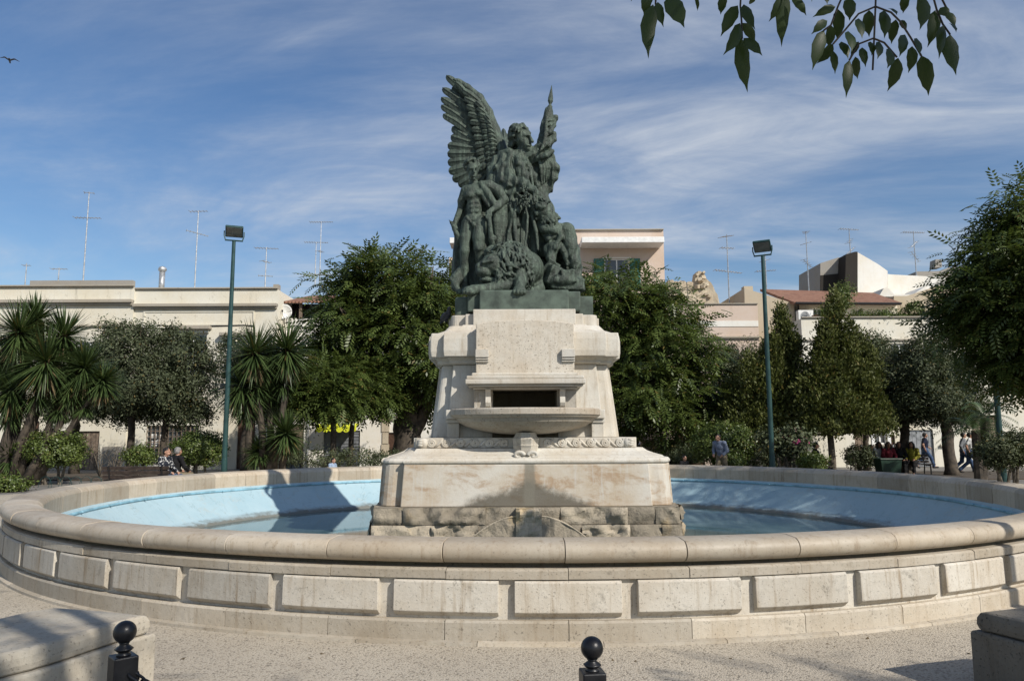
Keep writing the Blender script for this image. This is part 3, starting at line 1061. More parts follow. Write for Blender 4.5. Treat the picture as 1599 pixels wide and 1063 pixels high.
# raised arm in a wind-blown cloth, the flag gathered round it
c.chain([S(834, 244, -.02), S(849, 230, -.06), S(855, 196, -.06), S(857, 176, -.06)], [13 * U, 11 * U, 8 * U, 6.5 * U], .05)
c.chain([S(846, 247, .02), S(851, 222, -.02), S(854, 198, -.04), S(857, 172, -.04)], [14 * U, 11.5 * U, 10 * U, 6 * U], .05)
c.chain([S(861, 196, -.05), S(867, 184, -.08), S(869, 187, -.05)], [7 * U, 4.5 * U, 2.5 * U], .03)
c.chain([S(849, 214, -.16), S(858, 206, -.2), S(866, 196, -.16)], [4 * U, 4.5 * U, 3 * U], .02)
c.chain([S(843, 228, -.18), S(855, 226, -.2), S(865, 218, -.14), S(866, 208, -.1)], [4 * U, 5 * U, 4.5 * U, 3 * U], .02)
c.chain([S(838, 246, -.14), S(852, 243, -.2), S(863, 236, -.14)], [4 * U, 5 * U, 3.5 * U], .02)
c.chain([S(848, 250, .1), S(852, 270, .12), S(852, 292, .15)], [20 * U, 20 * U, 13 * U], .06, flat=(1, 1.8))
c.chain([S(856, 250, .0), S(868, 262, -.02), S(871, 266, .02)], [8 * U, 6 * U, 3.5 * U], .04)
c.chain([S(866, 262, .0), S(864, 278, .04), S(858, 288, .1)], [6 * U, 6 * U, 4 * U], .04)
c.ripple((0.30, -0.4, 2.35), (0.95, 0.6, 3.15), lambda X, Y, Z: 0.030 * (np.abs(np.sin(21 * X + 5 * Z + 4 * Y + 1.2 * np.sin(5 * Z))) - .6))
c.chain([S(836, 262, .12), S(838, 290, .12), S(842, 318, .1)], [17 * U, 17 * U, 16 * U], .06, flat=(1, 1.5))
c.chain([S(845, 330, .2), S(850, 380, .25), S(860, 430, .25)], [22 * U, 24 * U, 24 * U], .08)
c.chain([S(774, 285, .12), S(768, 325, .05), S(766, 385, -.05)], [15 * U, 18 * U, 20 * U], .08)
# arm reaching down over the mourner
c.chain([S(788, 252, -.02), S(794, 285, -.28), S(816, 287, -.42), S(836, 300, -.5)], [14.5 * U, 12.5 * U, 9.5 * U, 6 * U], .04)
c.ell(S(839, 303, -.5), (6 * U, 5 * U, 6 * U), .02)
for k in range(4):
    c.chain([S(838 + k * 2.6, 306, -.53 + .02 * k), S(839 + k * 3, 313 - k, -.56 + .03 * k), S(838 + k * 3.2, 319 - 2 * k, -.54 + .03 * k)], [2.2 * U, 2 * U, 1.5 * U], .006)
c.chain([S(834, 304, -.54), S(832, 310, -.58), S(834, 315, -.58)], [2.4 * U, 2.1 * U, 1.6 * U], .006)
# sleeves and shoulder drapery in loops
c.chain([S(776, 250, -.02), S(768, 266, -.06), S(768, 284, -.1), S(778, 300, -.22), S(796, 303, -.32), S(812, 296, -.42)], [8 * U, 8.5 * U, 8 * U, 8 * U, 7.5 * U, 5 * U], .05)
c.chain([S(786, 246, -.16), S(779, 262, -.22), S(781, 278, -.28), S(794, 290, -.40)], [5.5 * U, 6 * U, 5.5 * U, 4 * U], .05)
c.chain([S(797, 244, -.2), S(791, 258, -.28), S(793, 272, -.34), S(803, 281, -.44)], [5 * U, 5 * U, 5 * U, 3.5 * U], .05)
c.chain([S(803, 243, -.2), S(812, 256, -.3), S(820, 274, -.3), S(826, 294, -.3)], [4.5 * U, 5.5 * U, 5.5 * U, 4 * U], .05)
c.chain([S(812, 243, -.18), S(822, 256, -.24), S(832, 272, -.2), S(838, 290, -.14)], [4 * U, 5 * U, 5 * U, 4 * U], .05)
c.chain([S(782, 241, -.05), S(795, 238, -.14), S(806, 240, -.18)], [6 * U, 6.5 * U, 4 * U], .03)
# skirt: deep falling folds
rg = np.random.default_rng(5)
for i in range(13):
    t = i / 12
    x0, x1 = 782 + 52 * t, 764 + 92 * t
    d0 = -.34 + .5 * abs(t - .35)
    d1 = -.56 + .75 * abs(t - .3)
    c.chain([S(x0, 300 + 8 * rg.uniform(-1, 1), d0), S(x0 + (x1 - x0) * .35 + rg.uniform(-4, 4), 338, d0 * .6 + d1 * .4), S(x1 + rg.uniform(-4, 4), 392 + 10 * rg.uniform(-1, 1), d1),
             S(x1 + rg.uniform(-4, 6), 440, d1 * .9)], [4.5 * U, 6.5 * U, 7 * U, 6 * U], .025)
c.chain([S(779, 305, -.32), S(788, 322, -.42), S(806, 330, -.46), S(824, 318, -.44)], [4 * U, 5 * U, 5 * U, 3.5 * U], .025)
c.chain([S(772, 318, -.26), S(784, 342, -.42), S(806, 352, -.48)], [4 * U, 5 * U, 4 * U], .025)
c.ripple((-0.8, -0.95, 0.4), (0.75, 0.5, 2.25), lambda X, Y, Z: 0.045 * (np.abs(np.sin(17 * X + 1.6 * np.sin(2.4 * Z + 3 * X) + 6 * Y + 1.2 * Z)) - .62) + 0.010 * np.sin(37 * X - 14 * Y + 3 * Z))
c.ripple((-0.8, -0.9, 2.35), (0.45, 0.5, 3.35), lambda X, Y, Z: 0.034 * (np.abs(np.sin(17 * X - 8 * Z + 8 * Y + 1.8 * np.sin(4 * X + 2.5 * Z))) - .62))
c.ripple((0.25, -0.7, 3.2), (0.95, 0.6, 4.5), lambda X, Y, Z: 0.009 * (np.abs(np.sin(12 * Z + 26 * X - 9 * Y + 2 * np.sin(5 * Z))) - .55))
# crisp raised folds: chest, sleeve, flag
for i in range(7):
    j = (i * 37 % 5 - 2) * .9
    c.chain([S(788 + 6 * i, 247 + abs(i - 3), -.17 - .025 * (3 - abs(i - 3))), S(796 + 5.4 * i + j, 268, -.27 - .02 * (3 - abs(i - 3))), S(806 + 4.6 * i, 300 - j, -.30)], [2.0 * U, 2.9 * U, 1.7 * U], .010)
for i in range(5):
    c.chain([S(770 + 3.4 * i, 262 - 2 * i, -.14 - .03 * i), S(768 + 4.2 * i, 283, -.20 - .035 * i), S(778 + 4.6 * i, 300 - 2.5 * i, -.30 - .035 * i), S(800 + 3 * i, 303 - 3 * i, -.42)], [1.8 * U, 2.6 * U, 2.6 * U, 1.5 * U], .010)
for i in range(6):
    c.chain([S(841 + 4 * i, 243 - i, -.13 + .01 * i), S(844 + 4.4 * i, 262, -.12 + .02 * i), S(846 + 3.4 * i, 288 - 2.5 * i, -.02 + .015 * i)], [1.9 * U, 2.7 * U, 1.5 * U], .010)
for i in range(6):
    c.chain([S(843 + 1.6 * i, 236 - 3 * i, -.24), S(853, 226 - 7.5 * i, -.23), S(865, 220 - 6.5 * i, -.13)], [1.7 * U, 2.4 * U, 1.4 * U], .010)
for x0, x1, x2, d0, r_ in ((784, 779, 770, -.40, 3.0), (797, 800, 790, -.46, 2.2), (806, 803, 808, -.47, 3.2), (818, 824, 819, -.44, 2.0), (829, 831, 840, -.40, 2.8)):
    c.chain([S(x0, 308 + (x1 % 7), d0), S(x1, 338, d0 - .09), S((x1 + x2) / 2 + (x0 % 5) - 2, 362, d0 - .13), S(x2, 390, d0 - .15)], [1.6 * U, r_ * U, r_ * 1.1 * U, r_ * .7 * U], .02)
wf = place('winged_figure', c.net('winged_figure', MAT['bronze']), statue)
g = Geo()
a, b = S(856, 200, -.04), S(861.5, 133, -.02)
sp0, sp1 = Vector(a), Vector(b)
dr = (sp1 - sp0)
P = lambda t: sp0 + dr * t
g.tube([P(-.6), P(.30), P(.46), P(.47), P(.50), P(.52), P(.55), P(.57), P(.62), P(.70), P(.80), P(1.0)],
       [.03, .03, .03, .05, .052, .034, .026, .034, .055, .05, .034, .003], 8)
part('spear', g, MAT['bronze'], statue, smooth=False)


def feather(root, tip, width, bend, thick, curve_y=0.0, n=7):
    """one vane: pointed oval with a raised quill, slightly arched"""
    root, tip = np.array(root), np.array(tip)
    ax = tip - root
    side = np.cross(ax, (0, 1.0, 0)); side /= np.linalg.norm(side)
    nrm = np.array((0, -1.0, 0))
    rows = []
    ts = [k / n * .84 for k in range(n)] + [.90, .95, .985, 1.0]
    for t in ts:
        w_ = width * (0.55 + 0.45 * min(1, t * 2.2)) * max(0, 1 - max(0, (t - 0.80) / 0.20) ** 2.4) ** 0.5 + 0.002
        ctr = root + ax * t + side * bend * math.sin(PI * t) + nrm * (curve_y * math.sin(PI * t * 0.9))
        row = []
        for s_, h_ in ((-1, -.35), (-.55, .35), (-.08, .55), (0, 1.0), (.08, .55), (.55, .35), (1, -.35)):
            row.append(tuple(ctr + side * w_ * s_ + nrm * thick * h_))
        rows.append(row)
    g = Geo()
    g.grid(rows)
    bk = [[tuple(np.array(p) - nrm * thick * 1.1) for p in (r[0], r[3], r[-1])] for r in rows]
    g.grid([[r[0], m[0]] for r, m in zip(rows, bk)]); g.grid([[m[0], m[1], m[2]][::-1] for m in bk]); g.grid([[m[2], r[-1]] for r, m in zip(rows, bk)])
    return g


wing = place('wing', None, statue)
# arm of the wing along its leading edge, with small covert feathers carved on it
c = Clay((-1.75, -0.1, 2.3), (0.1, 1.0, 5.35), 0.02)
lead = [S(786, 246, .26), S(778, 222, .34), S(772, 203, .38), S(762, 176, .42), S(749, 153, .46), S(730, 137, .5), S(712, 125, .54), S(702, 119, .58)]
c.chain(lead, [11 * U, 10.5 * U, 9 * U, 8 * U, 6.5 * U, 5.5 * U, 5 * U, 3.5 * U], .05)
c.chain([S(772, 250, .34), S(757, 222, .42), S(747, 192, .48), S(728, 163, .54), S(711, 140, .6)], [17 * U, 19 * U, 15 * U, 11 * U, 7 * U], .08, flat=(1, 2.4))
c.chain([S(765, 262, .36), S(742, 262, .44), S(730, 274, .48)], [14 * U, 13 * U, 9 * U], .08, flat=(1, 2.4))
place('wing_arm', c.net('wing_arm', MAT['bronze']), wing)
prim = [((754, 180), (697, 118.5), 6.6), ((752, 190), (691, 138), 6.8), ((749, 200), (689, 153), 6.8), ((746, 209), (689, 165), 6.8), ((743, 217), (692, 179), 6.8),
        ((744, 222), (706, 199), 7.0), ((750, 226), (704, 213), 7.6), ((752, 232), (699, 227), 7.8), ((753, 239), (698.5, 240), 7.8), ((753, 246), (699, 254), 7.8), ((752, 253), (700.5, 268), 7.8),
        ((753, 259), (706.5, 281), 7.8), ((755, 264), (716, 290), 7.8), ((758, 268), (727, 295), 7.8), ((763, 270), (739, 296), 7.8)]
for i, (r_, t_, w_) in enumerate(prim):
    q = i / 14
    g = feather(S(*r_, .40 - .05 * q), S(*t_, .58 - .10 * q + .012 * (i % 2)), w_ * U, (-3 if i < 5 else 2) * U, 0.030, 0.05)
    part('feather', g, MAT['bronze'], wing, smooth=True)
cov = []
for i in range(11):
    t = i / 10
    rx, ry = 752 + 20 * t + 6 * math.sin(PI * t), 160 + 92 * t
    an = math.radians(215 - 55 * t) if t < .5 else math.radians(187.5 - 70 * (t - .5) + 0)
    ln = 34 - 8 * t
    cov.append((rx - 2, ry, an, ln, 5.2))
for i in range(12):
    t = i / 11
    rx, ry = 757 + 20 * t + 5 * math.sin(PI * t), 172 + 80 * t
    an = math.radians(222 - 70 * t)
    cov.append((rx, ry, an, 19, 4.4))
for i in range(8):
    t = i / 7
    rx, ry = 730 + 20 * t, 146 + 22 * t
    cov.append((rx, ry, math.radians(222 - 6 * t), 26, 3.8))
for i in range(11):
    t = i / 10
    rx, ry = 766 + 13 * t + 3 * math.sin(PI * t), 190 + 62 * t
    cov.append((rx, ry, math.radians(230 - 80 * t), 13, 3.8))
for i, (rx, ry, an, ln, w_) in enumerate(cov):
    tx, ty = rx + ln * math.cos(an), ry + ln * math.sin(an) * (1 if an > PI else 1) * (1)
    ty = ry - ln * math.sin(2 * PI - an) if an > PI else ry + ln * math.sin(an)
    lay = .13 if i >= 31 else (.17 if 11 <= i < 23 else (.36 if i >= 23 else .24))
    g = feather(S(rx, ry, lay + .05), S(tx, ty, lay + .07), w_ * U, 0, 0.024, 0.05, 5)
    part('feather', g, MAT['bronze'], wing, smooth=True)
wing2 = place('wing', None, statue)
for i, (r_, t_) in enumerate((((786, 246), (777, 212)), ((788, 246), (781, 208)), ((790, 246), (786, 201)), ((793, 245), (789, 207)), ((795, 245), (793, 215)), ((797, 245), (796, 222)))):
    g = feather(S(*r_, .35), S(*t_, .75 + .12 * i), 4.2 * U, 0, 0.03, 0.03)
    part('feather', g, MAT['bronze'], wing2, smooth=True)
c = Clay((-0.4, 0.1, 2.6), (0.25, 1.5, 3.8), 0.025)
c.chain([S(796, 250, .2), S(793, 238, .55), S(791, 226, 1.0)], [10 * U, 9 * U, 6 * U], .05)
place('wing_arm', c.net('wing_arm', MAT['bronze']), wing2)

# ---- standing youth
c = Clay((-1.75, -1.25, 0.12), (0.02, -0.1, 3.45), 0.017)
D = -.60
c.ell(S(738, 264, D - .02), (9.2 * U, 10.5 * U, 12 * U), .02)
c.ell(S(739, 273, D - .06), (6.2 * U, 7 * U, 7.5 * U), .02)
c.cap(S(740, 264, D - .165), S(741, 269, D - .185), 1.4 * U, 1.9 * U, .01)
c.cap(S(734, 262.5, D - .15), S(745, 262, D - .15), 1.6 * U, 1.6 * U, .01)
c.cap(S(738, 275, D - .15), S(743, 275, D - .15), 1.0 * U, 1.0 * U, .008)
c.ell(S(740.5, 279.5, D - .12), (2.6 * U, 2.6 * U, 2.2 * U), .015)
c.ell(S(737, 258.5, D + .03), (10 * U, 11 * U, 9 * U), .015)
lump(c, S(737, 258, D), 2.1 * U, .009, 12, 120, (9.6 * U, 10.5 * U, 9.8 * U), 5 * U, (-.2, 0, -.6), (.1, -1, -.55), .48)
c.cap(S(740, 290, D + .02), S(739, 276, D), 6.2 * U, 6 * U, .03)
c.ell(S(741, 303, D), (16 * U, 11 * U, 15 * U), .04)
c.ell(S(741, 325, D), (12.5 * U, 9.5 * U, 19 * U), .04)
c.ell(S(740, 343, D + .01), (15 * U, 11 * U, 11 * U), .04)
c.cap(S(728, 297, D + .02), S(754, 291, D + .02), 7.5 * U, 8 * U, .04)
for x in (734, 748): c.ell(S(x, 303.5 - (x - 734) * .2, D - .12), (7 * U, 3.5 * U, 5.5 * U), .02)
for y in (316, 323, 330):
    for x in (737, 744.5): c.ell(S(x, y, D - .112), (3.2 * U, 1.6 * U, 2.8 * U), .012)
c.cap(S(728, 338, D - .1), S(736, 348, D - .13), 1.6 * U, 1.6 * U, .012)
c.cap(S(753, 336, D - .1), S(744, 348, D - .13), 1.6 * U, 1.6 * U, .012)
c.ell(S(739, 350, D - .15), (2.6 * U, 2.6 * U, 4 * U), .012)
c.chain([S(731, 350, D + .02), S(727, 372, D), S(726, 392, D - .02), S(725, 420, D + .06), S(727, 447, D + .08)], [10.5 * U, 9 * U, 7.5 * U, 6.6 * U, 4.6 * U], .03)
c.chain([S(749, 350, D - .02), S(748, 372, D - .08), S(748, 388, D - .1), S(751, 415, D), S(755, 447, D + .02)], [11 * U, 10 * U, 8 * U, 6.8 * U, 4.6 * U], .03)
c.ell(S(748, 387, D - .19), (4.4 * U, 2.6 * U, 4.6 * U), .02)
c.chain([S(728, 449, D + .1), S(723, 455, D - .12)], [5.5 * U, 4 * U], .02)
c.chain([S(756, 449, D + .04), S(757, 456, D - .2)], [5.5 * U, 4 * U], .02)
# arm held back with a sheaf
c.chain([S(726, 299, D + .04), S(721, 314, D + .08), S(719, 327, D + .1), S(710, 349, D)], [7 * U, 6.2 * U, 5 * U, 3.8 * U], .025)
c.ell(S(709, 352, D - .01), (3.8 * U, 3.4 * U, 4.2 * U), .012)
for k in range(4):
    c.cap(S(707 + 1.6 * k, 354, D - .05), S(706.5 + 1.7 * k, 359, D - .04), 1.3 * U, 1 * U, .004)
c.cap(S(712, 352, D - .05), S(714, 357, D - .08), 1.4 * U, 1.1 * U, .004)
c.chain([S(704, 347, D + .02), S(708, 353, D - .06), S(713, 366, D - .02), S(716, 380, D + .05)], [2.2 * U, 3 * U, 4 * U, 4 * U], .015)
for k in range(5):
    c.cap(S(706, 350, D), S(701.5 + k * 1.3, 344 + 2.2 * k, D - .05 + .03 * k), 1.6 * U, 1.0 * U, .008)
# other arm akimbo under the cloak
c.chain([S(756, 292, D + .02), S(773, 302, D + .02), S(786, 313, D), S(776, 323, D - .12), S(764, 331, D - .2)], [8 * U, 8 * U, 6.6 * U, 5 * U, 4 * U], .025)
c.ell(S(762, 333, D - .21), (4 * U, 3.4 * U, 4.6 * U), .012)
for k in range(4):
    c.chain([S(759 + 1.9 * k, 336, D - .25), S(759.5 + 2 * k, 341, D - .25), S(760 + 2 * k, 344.5, D - .22)], [1.4 * U, 1.3 * U, 1 * U], .004)
c.chain([S(766, 331, D - .24), S(768, 337, D - .26)], [1.6 * U, 1.2 * U], .004)
c.chain([S(752, 288, D - .06), S(764, 290, D - .06), S(777, 298, D - .05), S(788, 312, D - .02)], [6 * U, 8 * U, 8.5 * U, 6.5 * U], .03)
c.chain([S(754, 292, D - .12), S(763, 303, D - .14), S(771, 317, D - .13), S(779, 322, D - .12)], [4 * U, 5 * U, 5 * U, 4 * U], .02)
c.chain([S(752, 296, D - .1), S(757, 310, D - .1), S(764, 322, D - .1)], [3.4 * U, 4.2 * U, 4 * U], .02)
for k in range(4):
    c.chain([S(776 + 4 * k, 318 + 1.5 * k, D - .08 + .04 * k), S(774 + 4.5 * k, 345, D - .03 + .04 * k), S(777 + 4.4 * k, 382, D + .06 + .04 * k)], [4.4 * U, 5 * U, 4.6 * U], .02)
c.chain([S(764, 336, D - .24), S(765, 352, D - .23), S(767, 374, D - .16), S(770, 384, D - .1)], [2.6 * U, 3.4 * U, 4.4 * U, 4.6 * U], .015)
c.ell(S(770, 372, D - .15), (6 * U, 4 * U, 5 * U), .02)
# cloak falling behind the legs and flaring over the base
for k in range(6):
    x = 718 + 8 * k
    c.chain([S(x + 3, 318, D + .2), S(x, 360, D + .24), S(x - 4 + k, 410, D + .24), S(x - 6 + 1.2 * k, 449, D + .22)], [6 * U, 7.5 * U, 8 * U, 7 * U], .03)
c.chain([S(720, 424, D + .1), S(711, 434, D + .02), S(703.5, 436, D - .02)], [8 * U, 7 * U, 3 * U], .03)
c.chain([S(716, 436, D + .02), S(711, 445, D - .06), S(716, 455, D - .12)], [6 * U, 5 * U, 4 * U], .025)
c.chain([S(706, 436, D - .02), S(712, 449, D - .1), S(718, 456, D - .14)], [3 * U, 3.4 * U, 3 * U], .015)
c.ripple((-1.7, -1.2, 0.3), (0.0, -0.05, 2.2), lambda X, Y, Z: 0.004 * np.sin(40 * X + 5 * np.sin(4 * Z)) * (Y > -.55))
place('youth_figure', c.net('youth_figure', MAT['bronze']), statue)

# ---- lion
c = Clay((-1.15, -1.62, 0.1), (0.62, 0.15, 1.42), 0.0135)
D = -1.0
c.ell(S(822, 424, -.5), (27 * U, 46 * U, 30 * U), .06)
c.ell(S(797, 420, -.82), (35 * U, 28 * U, 37 * U), .05)
c.ell(S(787, 397, -.86), (26 * U, 20 * U, 14 * U), .05)
c.ell(S(769, 413, D - .06), (17 * U, 16 * U, 16 * U), .03)
c.ell(S(755, 425, D - .12), (11.5 * U, 10.5 * U, 8.5 * U), .025, rot=rotm(0, .25, 0))
c.ell(S(747.5, 422, D - .14), (4 * U, 5.5 * U, 3.6 * U), .015)
c.cap(S(748, 416, D - .16), S(765, 406, D - .16), 5.5 * U, 7 * U, .02)
c.ell(S(758, 437, D - .1), (8.5 * U, 8 * U, 4.6 * U), .02)
c.cap(S(742, 431.5, D - .34), S(766, 434, D - .22), 2.2 * U, 3 * U, .008, op='s')
c.cap(S(745, 419, D - .26), S(749, 428, D - .3), 1.2 * U, 1.2 * U, .006, op='s')
c.cap(S(765, 420, D - .34), S(772, 432, D - .26), 1.8 * U, 2.4 * U, .01, op='s')
c.cap(S(744, 431.5, D - .1), S(763, 433, D - .26), 1.4 * U, 2 * U, .008, op='s')
c.ell(S(761.5, 413.5, D - .30), (4.4 * U, 4 * U, 3 * U), .008, op='s')
c.cap(S(755, 409.5, D - .25), S(768, 407, D - .27), 2.8 * U, 3.2 * U, .01)
c.ell(S(783, 403, D - .1), (5.5 * U, 4 * U, 6 * U), .015)
c.ell(S(784, 404, D - .17), (3 * U, 3 * U, 3.6 * U), .008, op='s')
lump(c, S(796, 419, -.84), 2.3 * U, .008, 21, 430, (36 * U, 30 * U, 37 * U), 15 * U, (.35, 0, -1))
lump(c, S(780, 432, D - .02), 2.1 * U, .008, 22, 130, (13 * U, 14 * U, 17 * U), 14 * U, (.1, 0, -1))
lump(c, S(785, 394, -.88), 2.3 * U, .008, 23, 110, (25 * U, 19 * U, 11 * U), 12 * U, (.8, 0, -.5))
c.chain([S(795, 446, D - .1), S(765, 451, D - .2), S(738, 453, D - .36)], [9.5 * U, 8 * U, 7.5 * U], .03)
c.ell(S(732, 454, D - .38), (9 * U, 9 * U, 6.5 * U), .02)
for k in range(4): c.ell(S(725 + 4.6 * k, 456.5, D - .44 - .03 * (k in (1, 2))), (3 * U, 5.5 * U, 3.6 * U), .006)
c.chain([S(812, 424, D - .05), S(812, 440, D - .18), S(811, 451, D - .34)], [10 * U, 9 * U, 7.5 * U], .03)
c.ell(S(811, 454, D - .38), (10 * U, 9 * U, 7 * U), .02)
for k in range(4): c.ell(S(803 + 5.2 * k, 456.5, D - .46 - .03 * (k in (1, 2))), (3.2 * U, 5.5 * U, 4 * U), .006)
c.chain([S(838, 436, -.5), S(842, 450, -.7), S(832, 455, -.9)], [13 * U, 8 * U, 5 * U], .05)
place('lion', c.net('lion', MAT['bronze']), statue)

# ---- crowned mourner seated on a rock
c = Clay((0.02, -1.15, 0.1), (1.62, 0.72, 2.6), 0.0185)
D = -.48
c.chain([S(848, 408, .1), S(850, 385, .05), S(846, 358, -.08)], [24 * U, 23 * U, 18 * U], .06)
c.ell(S(850, 331, D), (14.5 * U, 14 * U, 14 * U), .025)
c.ell(S(861, 341, D - .04), (11 * U, 10 * U, 10 * U), .025)
c.ell(S(867, 346, D - .05), (4.5 * U, 5 * U, 4 * U), .02)
c.cap(S(869, 336, D - .1), S(874, 341, D - .1), 1.8 * U, 2.4 * U, .012)
c.cap(S(864, 331, D - .13), S(870, 335, D - .12), 1.8 * U, 1.8 * U, .012)
c.cap(S(846, 348, D + .1), S(853, 343, D), 9.5 * U, 9.5 * U, .04)
lump(c, S(848, 330, D), 2.7 * U, .01, 31, 90, (14 * U, 13.5 * U, 13 * U), 8 * U, (-.5, 0, -.4), (.8, -.5, -.4), .55)
lump(c, S(858, 348, D - .06), 2.6 * U, .01, 32, 22, (9 * U, 8 * U, 6 * U), 6 * U, (.2, 0, -1))
c.chain([S(838, 352, -.3), S(850, 358, -.55), S(865, 360, -.58), S(874, 352, -.5)], [6 * U, 7 * U, 6 * U, 4 * U], .025)
c.chain([S(842, 360, -.35), S(857, 372, -.52), S(872, 368, -.5)], [5 * U, 5.5 * U, 4 * U], .02)
c.chain([S(846, 392, .05), S(866, 372, -.2), S(884, 361, -.42)], [17 * U, 15 * U, 13 * U], .05)
c.chain([S(885, 361, -.42), S(890, 384, -.46), S(897, 412, -.44), S(905, 438, -.42)], [12.5 * U, 12 * U, 10 * U, 5.5 * U], .04)
c.chain([S(904, 441, -.40), S(908, 446, -.58)], [5.5 * U, 4.5 * U], .02)
c.chain([S(846, 392, -.1), S(858, 392, -.42), S(866, 384, -.52)], [14 * U, 11 * U, 9 * U], .04)
c.chain([S(864, 386, -.52), S(860, 404, -.56), S(864, 424, -.5)], [8.5 * U, 7 * U, 5 * U], .03)
for k in range(5):
    c.chain([S(879 + 4 * k, 358 + 3 * abs(k - 2), -.56 + .05 * abs(k - 2)), S(884 + 4 * k, 384, -.6 + .07 * abs(k - 1.5)), S(893 + 3.4 * k, 418, -.54 + .06 * abs(k - 1.5))], [3 * U, 4 * U, 3 * U], .02)
c.chain([S(872, 376, -.5), S(880, 392, -.55), S(886, 412, -.5)], [4 * U, 4.4 * U, 3.5 * U], .02)
c.chain([S(852, 380, .1), S(880, 400, .1), S(895, 438, .05)], [22 * U, 22 * U, 15 * U], .06)
# hand resting on the knee
c.chain([S(872, 358, -.5), S(876, 370, -.58), S(868, 381, -.62)], [5 * U, 4.4 * U, 3.4 * U], .02)
for k in range(4): c.chain([S(866 + 1.5 * k, 382 + k * .8, -.64), S(864 + 1.9 * k, 388 + k, -.64)], [1.5 * U, 1.1 * U], .004)
# rock and broken block
c.ell(S(874, 446, -.25), (36 * U, 50 * U, 17 * U), .05)
c.block(S(866, 432, -.62), (14 * U, .16, 15 * U), .03, rotm(.2, .3, .4))
c.block(S(887, 432, -.72), (12 * U, .12, 9.5 * U), .012, rotm(.05, -.05, .15), .012)
c.block(S(884, 446, -.55), (26 * U, .22, 9 * U), .03, rotm(0, .05, .1))
c.block(S(860, 418, -.5), (10 * U, .12, 11 * U), .03, rotm(.3, .6, .2))
c.ripple((0.1, -1.1, 0.12), (1.6, 0.6, 1.7), lambda X, Y, Z: 0.018 * (np.abs(np.sin(16 * X + 3 * np.sin(3 * Z) + 9 * Y - 6 * Z)) - .55) + 0.005 * np.sin(24 * Z + 15 * X))
place('mourner_figure', c.net('mourner_figure', MAT['bronze']), statue)


# ---- laurel held over the mourner
def laurel(ctr, rad, n, seed, size):
    rg = np.random.default_rng(seed)
    g = Geo()
    for _ in range(n):
        d = rg.normal(size=3); d /= np.linalg.norm(d); d[1] = -abs(d[1])
        p = np.array(ctr) + d * np.array(rad) * rg.uniform(.7, 1.05)
        t = rg.normal(size=3) + d * .6; t /= np.linalg.norm(t)
        s_ = np.cross(t, d + rg.normal(size=3) * .2); s_ /= np.linalg.norm(s_) + 1e-6
        nn = np.cross(s_, t)
        L, w_ = size * rg.uniform(.7, 1.2), size * .28
        v = [p, p + t * L * .5 + s_ * w_, p + t * L, p + t * L * .5 - s_ * w_, p + t * L * .5 + nn * .022, p + t * L * .5 - nn * .012]
        g.add(v, [(0, 1, 4), (1, 2, 4), (2, 3, 4), (3, 0, 4), (1, 0, 5), (2, 1, 5), (3, 2, 5), (0, 3, 5)])
    return g


for i, (p_, r_, n_) in enumerate((((817, 308, -.60), (8 * U, 6 * U, 14 * U), 70), ((846, 319, -.50), (13 * U, 10 * U, 6 * U), 60))):
    part('laurel_leaves', laurel(S(*p_), r_, n_, 50 + i, .095), MAT['bronze'], statue)
# ---------------------------------------------------------------- buildings round the square
MAT['pl_cream'] = m_plaster('cream_plaster', (0.66, 0.635, 0.55), amount=0.65)
MAT['pl_white'] = m_plaster('white_plaster', (0.72, 0.71, 0.67), amount=0.25)
MAT['pl_pink'] = m_plaster('pink_plaster', (0.56, 0.465, 0.40), amount=0.3)
MAT['pl_beige'] = m_plaster('beige_plaster', (0.44, 0.38, 0.29), amount=0.4)
MAT['pl_grey'] = m_plaster('grey_render', (0.30, 0.285, 0.26), amount=0.5)
MAT['pl_black'] = m_plaster('blackened_render', (0.030, 0.027, 0.024), amount=0.5)
MAT['ashlar'] = m_stone('ashlar_stone', (0.50, 0.44, 0.34), (0.42, 0.34, 0.24), (0.10, 0.09, 0.07), 0.5, 0.3, 0.4, 0.8, 0.05, 0.4, 14)
MAT['moulding'] = m_plaster('weathered_moulding', (0.36, 0.33, 0.28), amount=0.7)
MAT['wood'] = m_plain('weathered_wood', (0.20, 0.15, 0.11), 0.8, 0.25, 5)
MAT['wood_dark'] = m_plain('brown_door_wood', (0.085, 0.045, 0.028), 0.6, 0.2, 5)
MAT['shutter_green'] = m_plain('green_shutter_paint', (0.035, 0.15, 0.125), 0.55, 0.12, 5)
MAT['metal_grey'] = m_plain('grey_metal', (0.28, 0.29, 0.30), 0.45, 0.12, 5, 0.6)
MAT['galv'] = m_plain('galvanised_tube', (0.40, 0.41, 0.42), 0.4, 0.15, 8, 0.5)
MAT['shutter_grey'] = m_plain('roller_shutter_grey', (0.22, 0.23, 0.25), 0.5, 0.1, 5, 0.3)
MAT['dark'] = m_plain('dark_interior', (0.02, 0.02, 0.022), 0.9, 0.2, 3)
MAT['awning'] = m_plain('yellow_awning_cloth', (0.62, 0.66, 0.03), 0.7, 0.1, 4)
MAT['white_paint'] = m_plain('white_paint', (0.75, 0.75, 0.73), 0.5, 0.06, 4)
MAT['rubble'] = m_rough()


def m_glass():
    m = NM('window_glass')
    v = m.pos()
    c = m.mix(m.ramp(m.noise(v, 0.8, 3), 0.3, 0.7), (0.03, 0.04, 0.05), (0.09, 0.10, 0.11))
    return m.fin(c, 0.06, 0.7)


MAT['glass'] = m_glass()


